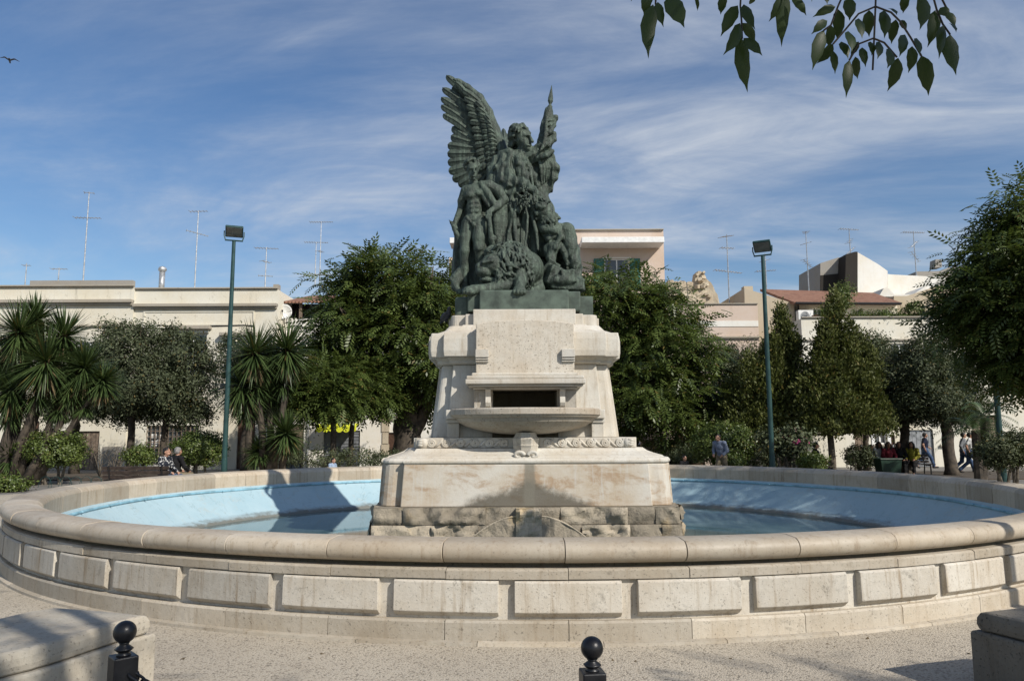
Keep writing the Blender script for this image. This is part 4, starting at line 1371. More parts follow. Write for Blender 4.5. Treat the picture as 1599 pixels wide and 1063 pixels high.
def m_tiles():
    m = NM('clay_roof_tiles')
    v = m.pos()
    w = m.n('ShaderNodeTexWave', {'Vector': v, 'Scale': 1.6, 'Distortion': 0.3}, bands_direction='X').outputs[0]
    c = m.mix(m.ramp(m.noise(v, 3, 5, 0.7), 0.3, 0.7), (0.19, 0.095, 0.065), (0.31, 0.175, 0.12))
    c = m.mix(m.ramp(m.noise(v, 1.2, 6, 0.7), 0.55, 0.75, 0, 0.6), c, (0.12, 0.10, 0.08))
    m.bump(w, 0.8, 0.06)
    return m.fin(c, 0.85, 0.2)


MAT['tiles'] = m_tiles()


def facade(x0, x1, z0, z1, y, holes, depth=0.22):
    """front wall sheet with real openings and reveals, facing -y"""
    xs = sorted({x0, x1, *[h[0] for h in holes], *[h[1] for h in holes]})
    zs = sorted({z0, z1, *[h[2] for h in holes], *[h[3] for h in holes]})
    g = Geo()
    for i in range(len(xs) - 1):
        for j in range(len(zs) - 1):
            cx, cz = (xs[i] + xs[i + 1]) / 2, (zs[j] + zs[j + 1]) / 2
            if any(h[0] < cx < h[1] and h[2] < cz < h[3] for h in holes):
                continue
            g.add([(xs[i], y, zs[j]), (xs[i + 1], y, zs[j]), (xs[i + 1], y, zs[j + 1]), (xs[i], y, zs[j + 1])], [(0, 1, 2, 3)])
    for a, b, c_, d in holes:
        e = y + depth
        g.add([(a, y, c_), (b, y, c_), (b, y, d), (a, y, d), (a, e, c_), (b, e, c_), (b, e, d), (a, e, d)],
              [(0, 4, 5, 1), (1, 5, 6, 2), (2, 6, 7, 3), (3, 7, 4, 0)])
    return g


def shell(g, x0, x1, z0, z1, y, back):
    """side, back and top of the block behind a facade sheet"""
    return g.add([(x0, y, z0), (x1, y, z0), (x1, y, z1), (x0, y, z1), (x0, back, z0), (x1, back, z0), (x1, back, z1), (x0, back, z1)],
                 [(4, 0, 3, 7), (1, 5, 6, 2), (3, 2, 6, 7), (5, 4, 7, 6)])


class Bld:
    def __init__(s, name, label, Y, x0, x1, ztop, back, mat, holes=(), z0=-0.05, cat='building'):
        s.Y = Y
        s.o = thing(name, label, cat, ((x0 + x1) / 2, Y, 0))
        s.off = Vector(((x0 + x1) / 2, Y, 0))
        s.x0, s.x1, s.zt = x0, x1, ztop
        g = facade(x0, x1, z0, ztop, Y, list(holes))
        shell(g, x0, x1, z0, ztop, Y, back)
        s.add('wall', g, mat)

    def add(s, name, g, mat, parent=None, **k):
        g.v = [(x - s.off.x, y - s.off.y, z - s.off.z) for x, y, z in g.v]
        return part(name, g, mat, parent or s.o, **k)

    def bx(s, name, x0, x1, y0, y1, z0, z1, mat, parent=None, **k):
        return s.add(name, Geo().box(x0, x1, s.Y + y0, s.Y + y1, z0, z1), mat, parent, **k)

    def window(s, h, mat='white_paint', bars=1):
        a, b, c, d = h
        p = s.bx('window', a, b, 0.16, 0.19, c, d, MAT['glass'])
        g = Geo()
        t = 0.07
        for q in ((a, a + t, c, d), (b - t, b, c, d), (a + t, b - t, c, c + t), (a + t, b - t, d - t, d), ((a + b) / 2 - t / 2, (a + b) / 2 + t / 2, c + t, d - t)):
            g.box(q[0], q[1], s.Y + 0.11, s.Y + 0.158, q[2], q[3])
        s.add('frame', g, MAT[mat], p)
        s.bx('sill', a - 0.1, b + 0.1, -0.12, 0.15, c - 0.09, c - 0.003, MAT['moulding'], p)
        return p

    def door(s, h, mat, planks=4):
        a, b, c, d = h
        p = s.bx('door', a, b, 0.14, 0.2, c, d, MAT['dark'])
        n = planks
        for i in range(n):
            w = (b - a) / n
            s.bx('door_board', a + i * w + 0.008, a + (i + 1) * w - 0.008, 0.09 + 0.006 * (i % 2), 0.138, c + 0.02, d - 0.01, mat, p)
        s.bx('handle', (a + b) / 2 + 0.05, (a + b) / 2 + 0.11, 0.05, 0.089, c + 1.0, c + 1.12, MAT['metal_grey'], p)
        return p

    def cornice(s, z, h, out, x0=None, x1=None, mat='moulding', name='cornice'):
        x0 = s.x0 if x0 is None else x0
        x1 = s.x1 if x1 is None else x1
        g = Geo()
        g.box(x0, x1, s.Y - out, s.Y + 0.05, z + h * 0.45, z + h)
        g.box(x0 + 0.02, x1 - 0.02, s.Y - out * 0.55, s.Y + 0.05, z, z + h * 0.447)
        return s.add(name, g, MAT[mat])


def X(px, Y, py=600):
    return at_y(px, py, Y).x


def Zz(px, py, Y):
    return at_y(px, py, Y).z


# --- long cream palazzo, two wings
YA = 39.0
xa0, xa1, xa2 = -46.0, X(201, YA), X(428, YA)
door = (X(117, YA, 700), X(154, YA, 700), 0.0, Zz(135, 673, YA))
h1 = [door, (X(40, YA), X(66, YA), 0.0, 2.5), (X(55, YA, 560), X(95, YA, 560), 4.6, 6.6), (X(118, YA, 560), X(158, YA, 560), 4.6, 6.6)]
b = Bld('palazzo', 'long cream plaster palazzo with stained parapet and brown board door', YA, xa0, xa1, Zz(100, 449, YA), 52, MAT['pl_cream'], h1)
b.door(door, MAT['wood'], 5)
b.door(h1[1], MAT['wood_dark'], 4)
for h in h1[2:]: b.window(h)
b.cornice(Zz(100, 477, YA), 0.28, 0.28)
b.cornice(Zz(100, 512, YA), 0.14, 0.10)
b.cornice(b.zt, 0.12, 0.14)
b.bx('roof_parapet', X(40, YA, 440), xa1 - 0.3, 0.35, 0.65, b.zt + 0.125, b.zt + 0.46, MAT['pl_grey'])
b.bx('wall_patch', X(160, YA, 700), X(190, YA, 700), -0.012, 0.0, 0.02, Zz(170, 697, YA), MAT['pl_grey'])
b.bx('plinth', xa0, door[0] - 0.02, -0.05, -0.002, 0.0, 0.5, MAT['moulding'])
h2 = [(X(226, YA, 690), X(308, YA, 690), 0.25, Zz(265, 664, YA)), (X(276, YA, 560), X(320, YA, 560), 4.5, Zz(298, 521, YA)), (X(350, YA, 560), X(392, YA, 560), 4.4, Zz(370, 531, YA)),
      (X(368, YA, 700), X(396, YA, 700), 0.0, 2.6)]
b2 = Bld('palazzo', 'cream plaster palazzo wing with window hoods and lattice shop window beside satellite dish', YA + 0.12, xa1 + 0.003, xa2, Zz(320, 452, YA), 52, MAT['pl_cream'], h2)
b2.cornice(Zz(310, 482, YA), 0.26, 0.26)
b2.cornice(b2.zt, 0.12, 0.12)
for h in h2[1:3]:
    b2.window(h)
    hd = b2.bx('window_hood', h[0] - 0.25, h[1] + 0.25, -0.35, 0.0, h[3] + 0.22, h[3] + 0.40, MAT['moulding'], bevel=0.03)
    b2.bx('hood_fascia', h[0] - 0.12, h[1] + 0.12, -0.12, 0.0, h[3] + 0.05, h[3] + 0.217, MAT['pl_cream'], hd)
b2.door(h2[3], MAT['wood_dark'], 4)
fx0, fx1 = X(222, YA, 500), X(396, YA, 500)
zf0, zf1 = Zz(300, 505, YA), Zz(300, 487, YA)
g = Geo()
for q in ((fx0, fx1, zf1, zf1 + 0.08), (fx0, fx1, zf0 - 0.08, zf0), (fx0, fx0 + 0.08, zf0, zf1), (fx1 - 0.08, fx1, zf0, zf1)):
    g.box(q[0], q[1], b2.Y - 0.04, b2.Y - 0.001, q[2], q[3])
b2.add('frieze_frame', g, MAT['pl_cream'])
h = h2[0]
p = b2.bx('shop_window', h[0], h[1], 0.17, 0.2, h[2], h[3], MAT['glass'])
gr = Geo()
nx, nz = 12, 7
for i in range(nx + 1):
    x = h[0] + (h[1] - h[0]) * i / nx
    gr.box(x - 0.02, x + 0.02, b2.Y + 0.02, b2.Y + 0.05, h[2], h[3])
for j in range(nz + 1):
    z = h[2] + (h[3] - h[2]) * j / nz
    gr.box(h[0], h[1], b2.Y + 0.051, b2.Y + 0.08, z - 0.02, z + 0.02)
b2.add('lattice_grille', gr, MAT['wood'], p)
for i, (px, py) in enumerate(((236, 681), (245, 690), (237, 692), (248, 682))):
    q = at_y(px, py, YA)
    b2.bx('notice', q.x - 0.14, q.x + 0.14, 0.16, 0.168, q.z - 0.13, q.z + 0.13, MAT['white_paint'], p)
cb = Geo()
cb.tube([(xa1 + 0.2, b2.Y - 0.03, Zz(210, 513, YA))] + [(X(px, YA, 510), b2.Y - 0.03, Zz(px, py, YA)) for px, py in ((230, 512), (270, 513), (320, 509), (380, 507), (396, 509), (397, 530))], 0.025, 5)
b2.add('wall_cable', cb, MAT['dark'])

# --- recessed house with tiled loggia and shops below
YB = 40.5
xb0, xb1 = xa2 + 0.004, X(702, YB)
zB = Zz(450, 497, YB)
hB = [(X(505, YB, 690), X(562, YB, 690), 0.0, Zz(530, 672, YB)), (X(606, YB, 690), X(634, YB, 690), 0.0, Zz(615, 675, YB)), (X(448, YB, 690), X(474, YB, 690), 0.0, 2.3), (X(520, YB), X(552, YB), 4.5, 6.8), (X(610, YB), X(640, YB), 4.5, 6.8)]
bB = Bld('shop_house', 'low pale house with tiled loggia roof, grey roller shutter and yellow awning', YB, xb0, xb1, zB, 50, MAT['pl_white'], hB)
h = hB[0]
sh = bB.bx('roller_shutter', h[0], h[1], 0.12, 0.16, h[2], h[3], MAT['shutter_grey'])
n = 11
for i in range(n):
    z0_, z1_ = h[2] + (h[3] - h[2]) * i / n, h[2] + (h[3] - h[2]) * (i + 1) / n
    bB.bx('shutter_slat', h[0] + 0.02, h[1] - 0.02, 0.085, 0.118, z0_ + 0.02, z1_ - 0.015, MAT['shutter_grey'], sh)
bB.door(hB[1], MAT['wood_dark'], 3)
bB.door(hB[2], MAT['wood'], 3)
for w in hB[3:]: bB.window(w)
# scalloped awning over the shutter
ax0, ax1 = X(500, YB, 668), X(562, YB, 668)
za = Zz(530, 661, YB)
rows = []
nn = 49
for k in range(5):
    t = k / 4
    row = []
    for i in range(nn):
        u = i / (nn - 1)
        row.append((ax0 + (ax1 - ax0) * u, YB - 0.02 - 0.9 * min(1, t * 1.4), za - 0.15 * t - (0.30 * max(0, t - .7) / .3 * (0.75 + 0.35 * abs(math.sin(u * PI * 6))))))
    rows.append(row)
aw = bB.add('awning', Geo().grid(rows), MAT['awning'])
aw.modifiers.new('cloth', 'SOLIDIFY').thickness = 0.015
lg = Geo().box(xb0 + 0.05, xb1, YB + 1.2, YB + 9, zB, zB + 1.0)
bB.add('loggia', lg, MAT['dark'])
zr = Zz(450, 472, YB)
rf = Geo()
rf.add([(xb0 - 0.1, YB - 0.35, zr), (xb1, YB - 0.35, zr), (xb1, YB + 5, zr + 1.3), (xb0 - 0.1, YB + 5, zr + 1.3), (xb0 - 0.1, YB - 0.35, zr - 0.1), (xb1, YB - 0.35, zr - 0.1), (xb1, YB + 5, zr + 1.2), (xb0 - 0.1, YB + 5, zr + 1.2)],
       [(0, 1, 2, 3), (7, 6, 5, 4), (0, 4, 5, 1), (0, 3, 7, 4), (1, 5, 6, 2), (3, 2, 6, 7)])
bB.add('loggia_roof', rf, MAT['tiles'])
for px in (432, 470, 520, 580, 640):
    x = X(px, YB, 480)
    bB.bx('loggia_post', x - 0.07, x + 0.07, -0.1, 0.05, zB, zr, MAT['wood'])
bB.bx('chimney', X(428, YB, 460), X(436, YB, 460), -0.2, 0.2, zr, Zz(432, 445, YB), MAT['pl_grey'])
g = Geo()
st = X(620, YB, 690)
for i in range(4):
    for sx in (-1, 1):
        g.box(st + sx * 0.62 - 0.16 - 0.05 * (i % 2), st + sx * 0.62 + 0.16 + 0.05 * (i % 2), YB - 0.06, YB - 0.001, 0.02 + i * 0.62, 0.62 + i * 0.62 - 0.02)
g.box(st - 0.95, st + 0.95, YB - 0.09, YB - 0.001, 2.5, 2.72)
bB.add('door_surround', g, MAT['ashlar'])
dp = Geo(); dp.tube([(X(484, YB), YB - 0.08, 0), (X(484, YB), YB - 0.08, 6.5)], 0.06, 8)
bB.add('drain_pipe', dp, MAT['galv'])

# --- tall pink house
YC = 47.0
xc0, xc1 = X(699, YC, 400), X(1037, YC, 400)
zC = Zz(900, 361, YC)
wC = (X(944, YC, 420), X(983, YC, 420), Zz(960, 452, YC), Zz(960, 404, YC))
wC2 = (X(745, YC, 420), X(790, YC, 420), Zz(760, 452, YC), Zz(760, 404, YC))
lowC = [(X(px, YC), X(px, YC) + 1.4, 4.2, 6.6) for px in (740, 830, 950)]
bC = Bld('pink_house', 'tall pink plaster house with green shutters rising behind the bronze monument', YC, xc0 + 1.6, xc1, zC, 58, MAT['pl_pink'], [wC, wC2] + lowC)
bC.cornice(zC, 0.10, 0.15)
bC.bx('side_block', xc0, xc0 + 1.596, 1.0, 9.0, 0, Zz(705, 396, YC), MAT['pl_pink'])
for h in (wC, wC2):
    w = bC.window(h)
    for sx, xx in ((-1, h[0]), (1, h[1])):
        x0_, x1_ = (xx - 0.68, xx - 0.02) if sx < 0 else (xx + 0.02, xx + 0.68)
        s_ = bC.bx('shutter', x0_, x1_, -0.07, -0.02, h[2], h[3], MAT['shutter_green'])
        n = 9
        for i in range(n):
            z = h[2] + 0.08 + (h[3] - h[2] - 0.16) * i / n
            bC.bx('louvre', x0_ + 0.06, x1_ - 0.06, -0.10, -0.072, z + 0.02, z + 0.13, MAT['shutter_green'], s_)
    g = Geo()
    t = 0.10
    for q in ((h[0] - t, h[0], h[2], h[3] + t), (h[1], h[1] + t, h[2], h[3] + t), (h[0], h[1], h[3] + 0.002, h[3] + t)):
        g.box(q[0], q[1], YC - 0.018, YC - 0.001, q[2], q[3])
    bC.add('window_surround', g, MAT['pl_white'])
zs = Zz(960, 388, YC)
bC.bx('canopy_slab', X(905, YC, 383), X(1030, YC, 383), -1.5, 0.0, zs, zs + 0.36, MAT['white_paint'], bevel=0.03)
bC.bx('canopy_slab', X(705, YC, 383), X(800, YC, 383), -1.5, 0.0, zs, zs + 0.36, MAT['white_paint'], bevel=0.03)
for w in lowC: bC.window(w)

# --- ruined wall behind
YD = 46.0
xd0, xd1 = xc1 + 0.003, X(1123, YD, 450)
rt = thing('ruined_wall', 'crumbling stone wall with broken stub beside the pink house', 'wall', ((xd0 + xd1) / 2, YD, 0))
xs = np.linspace(xd0, xd1, 26)
topz = []
for x in xs:
    px = 1037 + (x - xd0) / (xd1 - xd0) * 86
    py = np.interp(px, [1037, 1082, 1084, 1098, 1100, 1106, 1112, 1116, 1120, 1123], [437, 441, 424, 424, 432, 440, 444, 455, 462, 474])
    topz.append(Zz(px, py + random.uniform(-1.5, 1.5), YD))
g = Geo()
fr = [[(x - (xd0 + xd1) / 2, 0.06 * float(noise3(np.array([[x, 1, z * t]]), 5, 1.5, 3)[0]), z * t) for x, z in zip(xs, topz)] for t in np.linspace(0, 1, 24)]
g.grid(fr)
g.grid([fr[-1], [(p[0], 0.9, p[2]) for p in fr[-1]]])
g.grid([[r[-1] for r in fr], [(r[-1][0], 0.9, r[-1][2]) for r in fr]])
g.grid([[(r[0][0], 0.9, r[0][2]) for r in fr], [r[0] for r in fr]])
part('wall_body', g, MAT['ashlar'], rt)
for i in range(12):
    px = random.uniform(1086, 1120)
    py = np.interp(px, [1086, 1098, 1100, 1106, 1112, 1116, 1120], [426, 426, 434, 442, 446, 457, 464]) + random.uniform(0, 26)
    p_ = at_y(px, py, YD)
    s_ = random.uniform(0.09, 0.2)
    g = Geo().box(-s_, s_, -s_ * .7, s_ * .7, -s_ * .6, s_ * .6)
    o = part('loose_stone', g, MAT['ashlar'], rt, loc=(p_.x - (xd0 + xd1) / 2, -0.08, p_.z), bevel=s_ * .12)
    o.rotation_euler = (random.uniform(-.4, .4), random.uniform(-.5, .5), random.uniform(0, 3))

# --- low pink house
YE = 40.0
xe0, xe1 = X(1040, YE, 500), X(1184, YE, 500)
zE = Zz(1120, 476, YE)
hE = [(X(1070, YE, 600), X(1096, YE, 600), 4.0, 6.2), (X(1130, YE, 600), X(1156, YE, 600), 4.0, 6.2), (X(1060, YE, 690), X(1100, YE, 690), 0, 2.7)]
bE = Bld('pink_house', 'low pink plaster house with flat parapet beside the red roofed house', YE, xe0, xe1, zE, 46, MAT['pl_pink'], hE)
bE.cornice(zE, 0.08, 0.08)
bE.cornice(Zz(1120, 530, YE), 0.16, 0.14)
bE.bx('string_band', xe0 + 0.01, xe1 - 0.01, -0.03, 0.0, Zz(1120, 510, YE), Zz(1120, 501, YE), MAT['pl_white'])
for h in hE[:2]: bE.window(h)
bE.door(hE[2], MAT['wood_dark'], 4)

# --- beige house with red tiled roof and planted terrace
YF = 42.0
xf0, xf1 = X(1160, YF, 470), X(1400, YF, 470)
zF = Zz(1300, 505, YF)
hF = [(X(1264, YF, 490), X(1290, YF, 490), Zz(1275, 500, YF) + .05, Zz(1275, 481, YF))]
zw = Zz(1250, 472, YF)
bF = Bld('red_roofed_house', 'beige house under a sloping red tiled roof with air conditioner and terrace', YF, xf0 + 3.1, xf1, zw, 52, MAT['pl_cream'], hF)
bF.window(hF[0])
sw = Geo()
q0, q1, q2 = at_y(1162, 450, YF), at_y(1240, 474, YF), at_y(1160, 540, YF)
sw.add([(xf0, YF - 0.02, 0), (X(1240, YF, 480), YF - 0.02, 0), (q1.x, YF - 0.02, q1.z), (q0.x, YF - 0.02, q0.z), (xf0, YF + 8, 0), (q1.x, YF + 8, 0), (q1.x, YF + 8, q1.z), (q0.x, YF + 8, q0.z)],
       [(0, 1, 2, 3), (1, 5, 6, 2), (5, 4, 7, 6), (4, 0, 3, 7), (3, 2, 6, 7)])
bF.add('gable_wall', sw, MAT['pl_beige'])
e0, e1, e2, e3 = at_y(1241, 473, YF), at_y(1398, 475, YF), at_y(1330, 462, YF + 5), at_y(1192, 456, YF + 5)
g = Geo()
ev = [Vector((e0.x - 0.3, YF - 0.6, e0.z - .05)), Vector((e1.x, YF - 0.6, e1.z)), Vector((e2.x + 1.4, YF + 5, e2.z + .2)), Vector((e3.x - 0.2, YF + 5, e3.z + .2))]
g.add(ev + [v - Vector((0, 0, 0.16)) for v in ev], [(0, 1, 2, 3), (7, 6, 5, 4), (0, 4, 5, 1), (1, 5, 6, 2), (2, 6, 7, 3), (3, 7, 4, 0)])
bF.add('tiled_roof', g, MAT['tiles'])
g = Geo()
g.tube([(e0.x - 0.2, YF - 0.66, e0.z - .12), (e1.x, YF - 0.66, e1.z - .08)], 0.07, 6)
g.tube([(e0.x + 0.15, YF - 0.1, e0.z - .12), (e0.x + 0.15, YF - 0.1, zF)], 0.05, 6)
bF.add('gutter', g, MAT['dark'])
bF.bx('chimney', X(1166, YF, 447), X(1180, YF, 447), 0.5, 1.0, q0.z - .3, Zz(1172, 444, YF), MAT['pl_beige'])
ac = at_y(1257, 493, YF - .4)
a_ = bF.bx('air_conditioner', ac.x - 0.42, ac.x + 0.42, -0.55, -0.15, ac.z - 0.34, ac.z + 0.30, MAT['white_paint'], bevel=0.02)
g = Geo()
g.tube([(ac.x - 0.05, YF - 0.57, ac.z - .02), (ac.x - 0.05, YF - 0.552, ac.z - .02)], 0.24, 18)
bF.add('fan_grille', g, MAT['metal_grey'], a_)

# --- lower terrace house in front of it
YG = 38.6
xg0, xg1 = X(1252, YG, 520), 34.0
zG = Zz(1400, 497, YG)
hG = [(X(1366, YG, 690), X(1386, YG, 690), 1.15, Zz(1375, 668, YG)), (X(1388, YG, 690), X(1398, YG, 690), 0, Zz(1390, 679, YG)), (X(1420, YG, 690), X(1458, YG, 690), 0, Zz(1440, 671, YG)),
      (X(1335, YG, 690), X(1352, YG, 690), 0.0, 2.4), (X(1470, YG, 690), X(1478, YG, 690), 1.1, 2.5), (X(1395, YG), X(1425, YG), 4.4, 6.3), (X(1290, YG), X(1318, YG), 4.4, 6.3), (X(1520, YG, 690), X(1560, YG, 690), 0, 2.6)]
bG = Bld('terrace_house', 'cream house with planted roof terrace, white framed window and grey folding doors', YG, xg0, xg1, zG, 41.8, MAT['pl_cream'], hG)
bG.cornice(zG, 0.10, 0.10)
bG.cornice(Zz(1400, 533, YG), 0.12, 0.10)
bG.window(hG[0]); bG.window(hG[4]); bG.window(hG[5]); bG.window(hG[6])
g = Geo()
h = hG[0]
for q in ((h[0] - .16, h[0], h[2] - .1, h[3] + .16), (h[1], h[1] + .16, h[2] - .1, h[3] + .16), (h[0], h[1], h[3] + .002, h[3] + .16)):
    g.box(q[0], q[1], YG - .04, YG - .001, q[2], q[3])
bG.add('window_surround', g, MAT['white_paint'])
bG.door(hG[1], MAT['wood_dark'], 2)
bG.door(hG[2], MAT['metal_grey'], 6)
bG.door(hG[3], MAT['wood'], 3)
bG.door(hG[7], MAT['wood'], 4)
bG.bx('gable_side', X(1238, YG, 520), xg0 - 0.003, 1.5, 3.0, 0, Zz(1246, 503, YG), MAT['pl_beige'])

# --- blocks on the roofs beyond
YH = 52.0
wb = thing('roof_block', 'white roof block with blackened side walls above the red tiled roof', 'building', (X(1340, YH, 430), YH, 0))


def blk(nm, pts, y0, y1, mat, root):
    """prism from an outline in the facade plane, given real thickness"""
    off = root.location
    P_ = [at_y(px, py, y0) for px, py in pts]
    g = Geo()
    g.loft([[(p.x - off.x, y0 - off.y, p.z) for p in P_], [(p.x - off.x, y1 - off.y, p.z) for p in P_]])
    return part(nm, g, mat, root)


blk('grey_tower', [(1281, 470), (1322, 470), (1322, 403), (1309, 402), (1281, 411)], YH, YH + 4, MAT['pl_grey'], wb)
blk('stained_face', [(1280.5, 470), (1312, 470), (1312, 427), (1281, 430)], YH - .05, YH - .003, MAT['pl_black'], wb)
blk('black_wall', [(1319, 470), (1339, 470), (1339, 393), (1335, 393), (1321, 397)], YH - 1.2, YH + 3, MAT['pl_black'], wb)
blk('white_gable', [(1339.3, 470), (1386, 470), (1386, 423), (1372, 413), (1355, 403), (1339.3, 394)], YH - 1.18, YH + 3, MAT['pl_white'], wb)
blk('white_wall', [(1386.3, 470), (1480, 470), (1480, 433), (1400, 429), (1386.3, 428)], YH - 0.6, YH + 3, MAT['pl_white'], wb)
YI = 48.0
vb = thing('vaulted_roof', 'small white vaulted roof and parapet beyond the planted terrace', 'building', (X(1400, YI, 450), YI, 0))
blk('parapet', [(1350, 475), (1480, 475), (1480, 462), (1396, 459), (1350, 462)], YI, YI + 4, MAT['pl_white'], vb)
blk('dormer', [(1372, 463), (1400, 463), (1394, 457), (1388, 450), (1384, 449), (1380, 450), (1376, 457)], YI - .4, YI + 2, MAT['pl_white'], vb)
blk('dormer', [(1424, 461), (1446, 461), (1446, 446)], YI - .4, YI + 2, MAT['pl_white'], vb)
gw = thing('grey_gable_wall', 'plain grey rendered wall rising beside the planted terrace', 'wall', (X(1450, 43.5, 470), 43.5, 0))
blk('wall_body', [(1392, 540), (1540, 540), (1540, 440), (1468, 445), (1416, 462), (1396, 462)], 43.5, 44.2, MAT['pl_beige'], gw)
far = thing('roof_block', 'grey roof hut with square chimney beyond the white roof block', 'building', (X(1470, 58, 430), 58, 0))
blk('hut', [(1431, 450), (1540, 450), (1540, 415), (1497, 416), (1480, 418), (1470, 423), (1431, 424)], 58, 62, MAT['pl_grey'], far)
blk('chimney', [(1460, 418), (1471, 417), (1470, 405), (1461, 405)], 57.8, 58.6, MAT['pl_grey'], far)

# --- single parts of the roofscape
def antenna(px, py0, py1, Y, arms, label, rs=0.04):
    b0, b1 = at_y(px, py1, Y), at_y(px, py0, Y)
    t = thing('roof_antenna', label, 'antenna', (b0.x, Y, b0.z), group='aerials on the roofs')
    L = b1.z - b0.z
    g = Geo(); g.tube([(0, 0, -0.3), (0, 0, L * .55), (0, 0, L)], [rs, rs * .8, rs * .6], 6)
    part('mast', g, MAT['galv'], t)
    for i, (f_, w_, yaw, dip) in enumerate(arms):
        g = Geo()
        dx, dy = math.cos(yaw), math.sin(yaw)
        z = L * f_
        g.tube([(-dx * w_ * .5, -dy * w_ * .5, z - dip), (dx * w_ * .5, dy * w_ * .5, z + dip)], 0.022, 5)
        n = max(3, int(w_ / 0.16))
        for k in range(n):
            s_ = (k / (n - 1) - .5) * w_
            e = 0.26 - .14 * k / n
            zz = z + 2 * dip * (s_ / w_)
            g.tube([(dx * s_ - dy * e, dy * s_ + dx * e, zz), (dx * s_ + dy * e, dy * s_ - dx * e, zz)], 0.015, 4)
        part('aerial', g, MAT['galv'], t)
    return t


antenna(130, 300, 436, 42, [(.99, .5, .4, 0), (.70, 1.4, .1, 0)], 'tall lone mast with short top aerial above the cream palazzo parapet')
antenna(304, 329, 448, 44, [(.99, 1.0, .1, .02), (.70, 1.2, .5, -.1)], 'tall mast with two crossed aerials beside the metal flue')
antenna(414, 386, 446, 45, [(.97, 1.4, .0, -.03), (.62, .6, 1.0, 0), (.25, .8, .3, 0)], 'mast with three aerials at the palazzo corner')
antenna(499, 346, 440, 52, [(.99, 1.6, .0, 0), (.5, .5, 1.2, 0), (.12, 1.6, .2, 0)], 'aerial mast rising over the large chinaberry crown with cup reflector')
antenna(492, 378, 440, 52, [(.99, 1.6, .1, 0)], 'short single aerial mast rising over the large chinaberry crown')
antenna(1139, 366, 474, 44, [(.97, 1.0, .6, .12), (.80, .8, .2, 0), (.46, 1.7, .2, -.06)], 'aerial mast between the ruined wall and red tiled roof')
antenna(1263, 362, 452, 50, [(.99, .5, 1.3, 0), (.8, .6, .4, .1), (.45, .8, .6, -.2)], 'slim aerial mast behind the ridge of the red tiled roof')
antenna(1328, 357, 396, 53, [(.97, 1.4, .1, -.02), (.5, .6, .8, .2), (.1, .8, .4, .3)], 'short aerial mast standing on the blackened roof block')
antenna(1431, 361, 430, 52, [(.97, 1.6, .1, 0), (.7, .7, .5, .25), (.42, .8, .5, -.3)], 'aerial mast on the white roof wall beside the grey hut')
antenna(1197, 396, 450, 48, [(.8, .6, .5, .1), (.5, 1.3, .1, .05)], 'small aerial mast behind the right street lamp head by red roof'.replace('right street', 'street'))
antenna(39, 411, 446, 46, [(.9, .4, .2, 0)], 'short bare aerial on the far end of the palazzo roof')
antenna(91, 418, 438, 46, [(.9, .9, .1, 0)], 'tiny horizontal aerial lying low behind the palazzo roof parapet')
antenna(1554, 336, 470, 50, [(.97, .9, .3, .1), (.8, .6, .9, 0)], 'aerial mast glimpsed above the spreading chinaberry at the square edge')
fl = at_y(252, 452, 43)
t = thing('metal_flue', 'shiny steel flue pipe with rotating cowl on the palazzo roof', 'chimney', (fl.x, 43, fl.z))
g = Geo(); g.lathe([(.16, -.4), (.16, 1.02)], 14); part('pipe', g, MAT['galv'], t, smooth=True)
g = Geo(); g.lathe([(.1, 1.02), (.2, 1.08), (.24, 1.18), (.2, 1.3), (.1, 1.36), (.02, 1.37)], 14); part('cowl', g, MAT['galv'], t)
ds = at_y(444, 487, 40.0)
t = thing('satellite_dish', 'white satellite dish fixed to the loggia of the low house', 'satellite dish', ds)
rows = []
for k in range(7):
    r = 0.42 * k / 6
    rows.append([(r * math.cos(a), 0.12 * (k / 6) ** 2 * -1 + 0.1, r * math.sin(a)) for a in np.linspace(0, 2 * PI, 25)])
o = part('reflector', Geo().grid(rows), MAT['white_paint'], t, smooth=True)
o.modifiers.new('skin', 'SOLIDIFY').thickness = 0.012
g = Geo(); g.tube([(0, .05, -.4), (0, -.2, -.25), (0, -.36, -.02)], .018, 6); part('feed_arm', g, MAT['galv'], t)
g = Geo(); g.lathe([(.05, -.05), (.05, .05)], 10, (0, -.36, 0)); part('receiver', g, MAT['dark'], t)
g = Geo(); g.tube([(0, .12, 0), (0, .5, -.1), (0, .5, -.55)], .03, 6); part('bracket', g, MAT['galv'], t)


# ---------------------------------------------------------------- street lamps
MAT['lamp_green'] = m_plain('dark_green_lamp_paint', (0.022, 0.060, 0.058), 0.4, 0.12, 3, 0.1)
MAT['lamp_glass'] = m_plain('floodlight_glass', (0.16, 0.17, 0.16), 0.12, 0.15, 4, 0.0, 0.6)
LAMP_H = 7.55


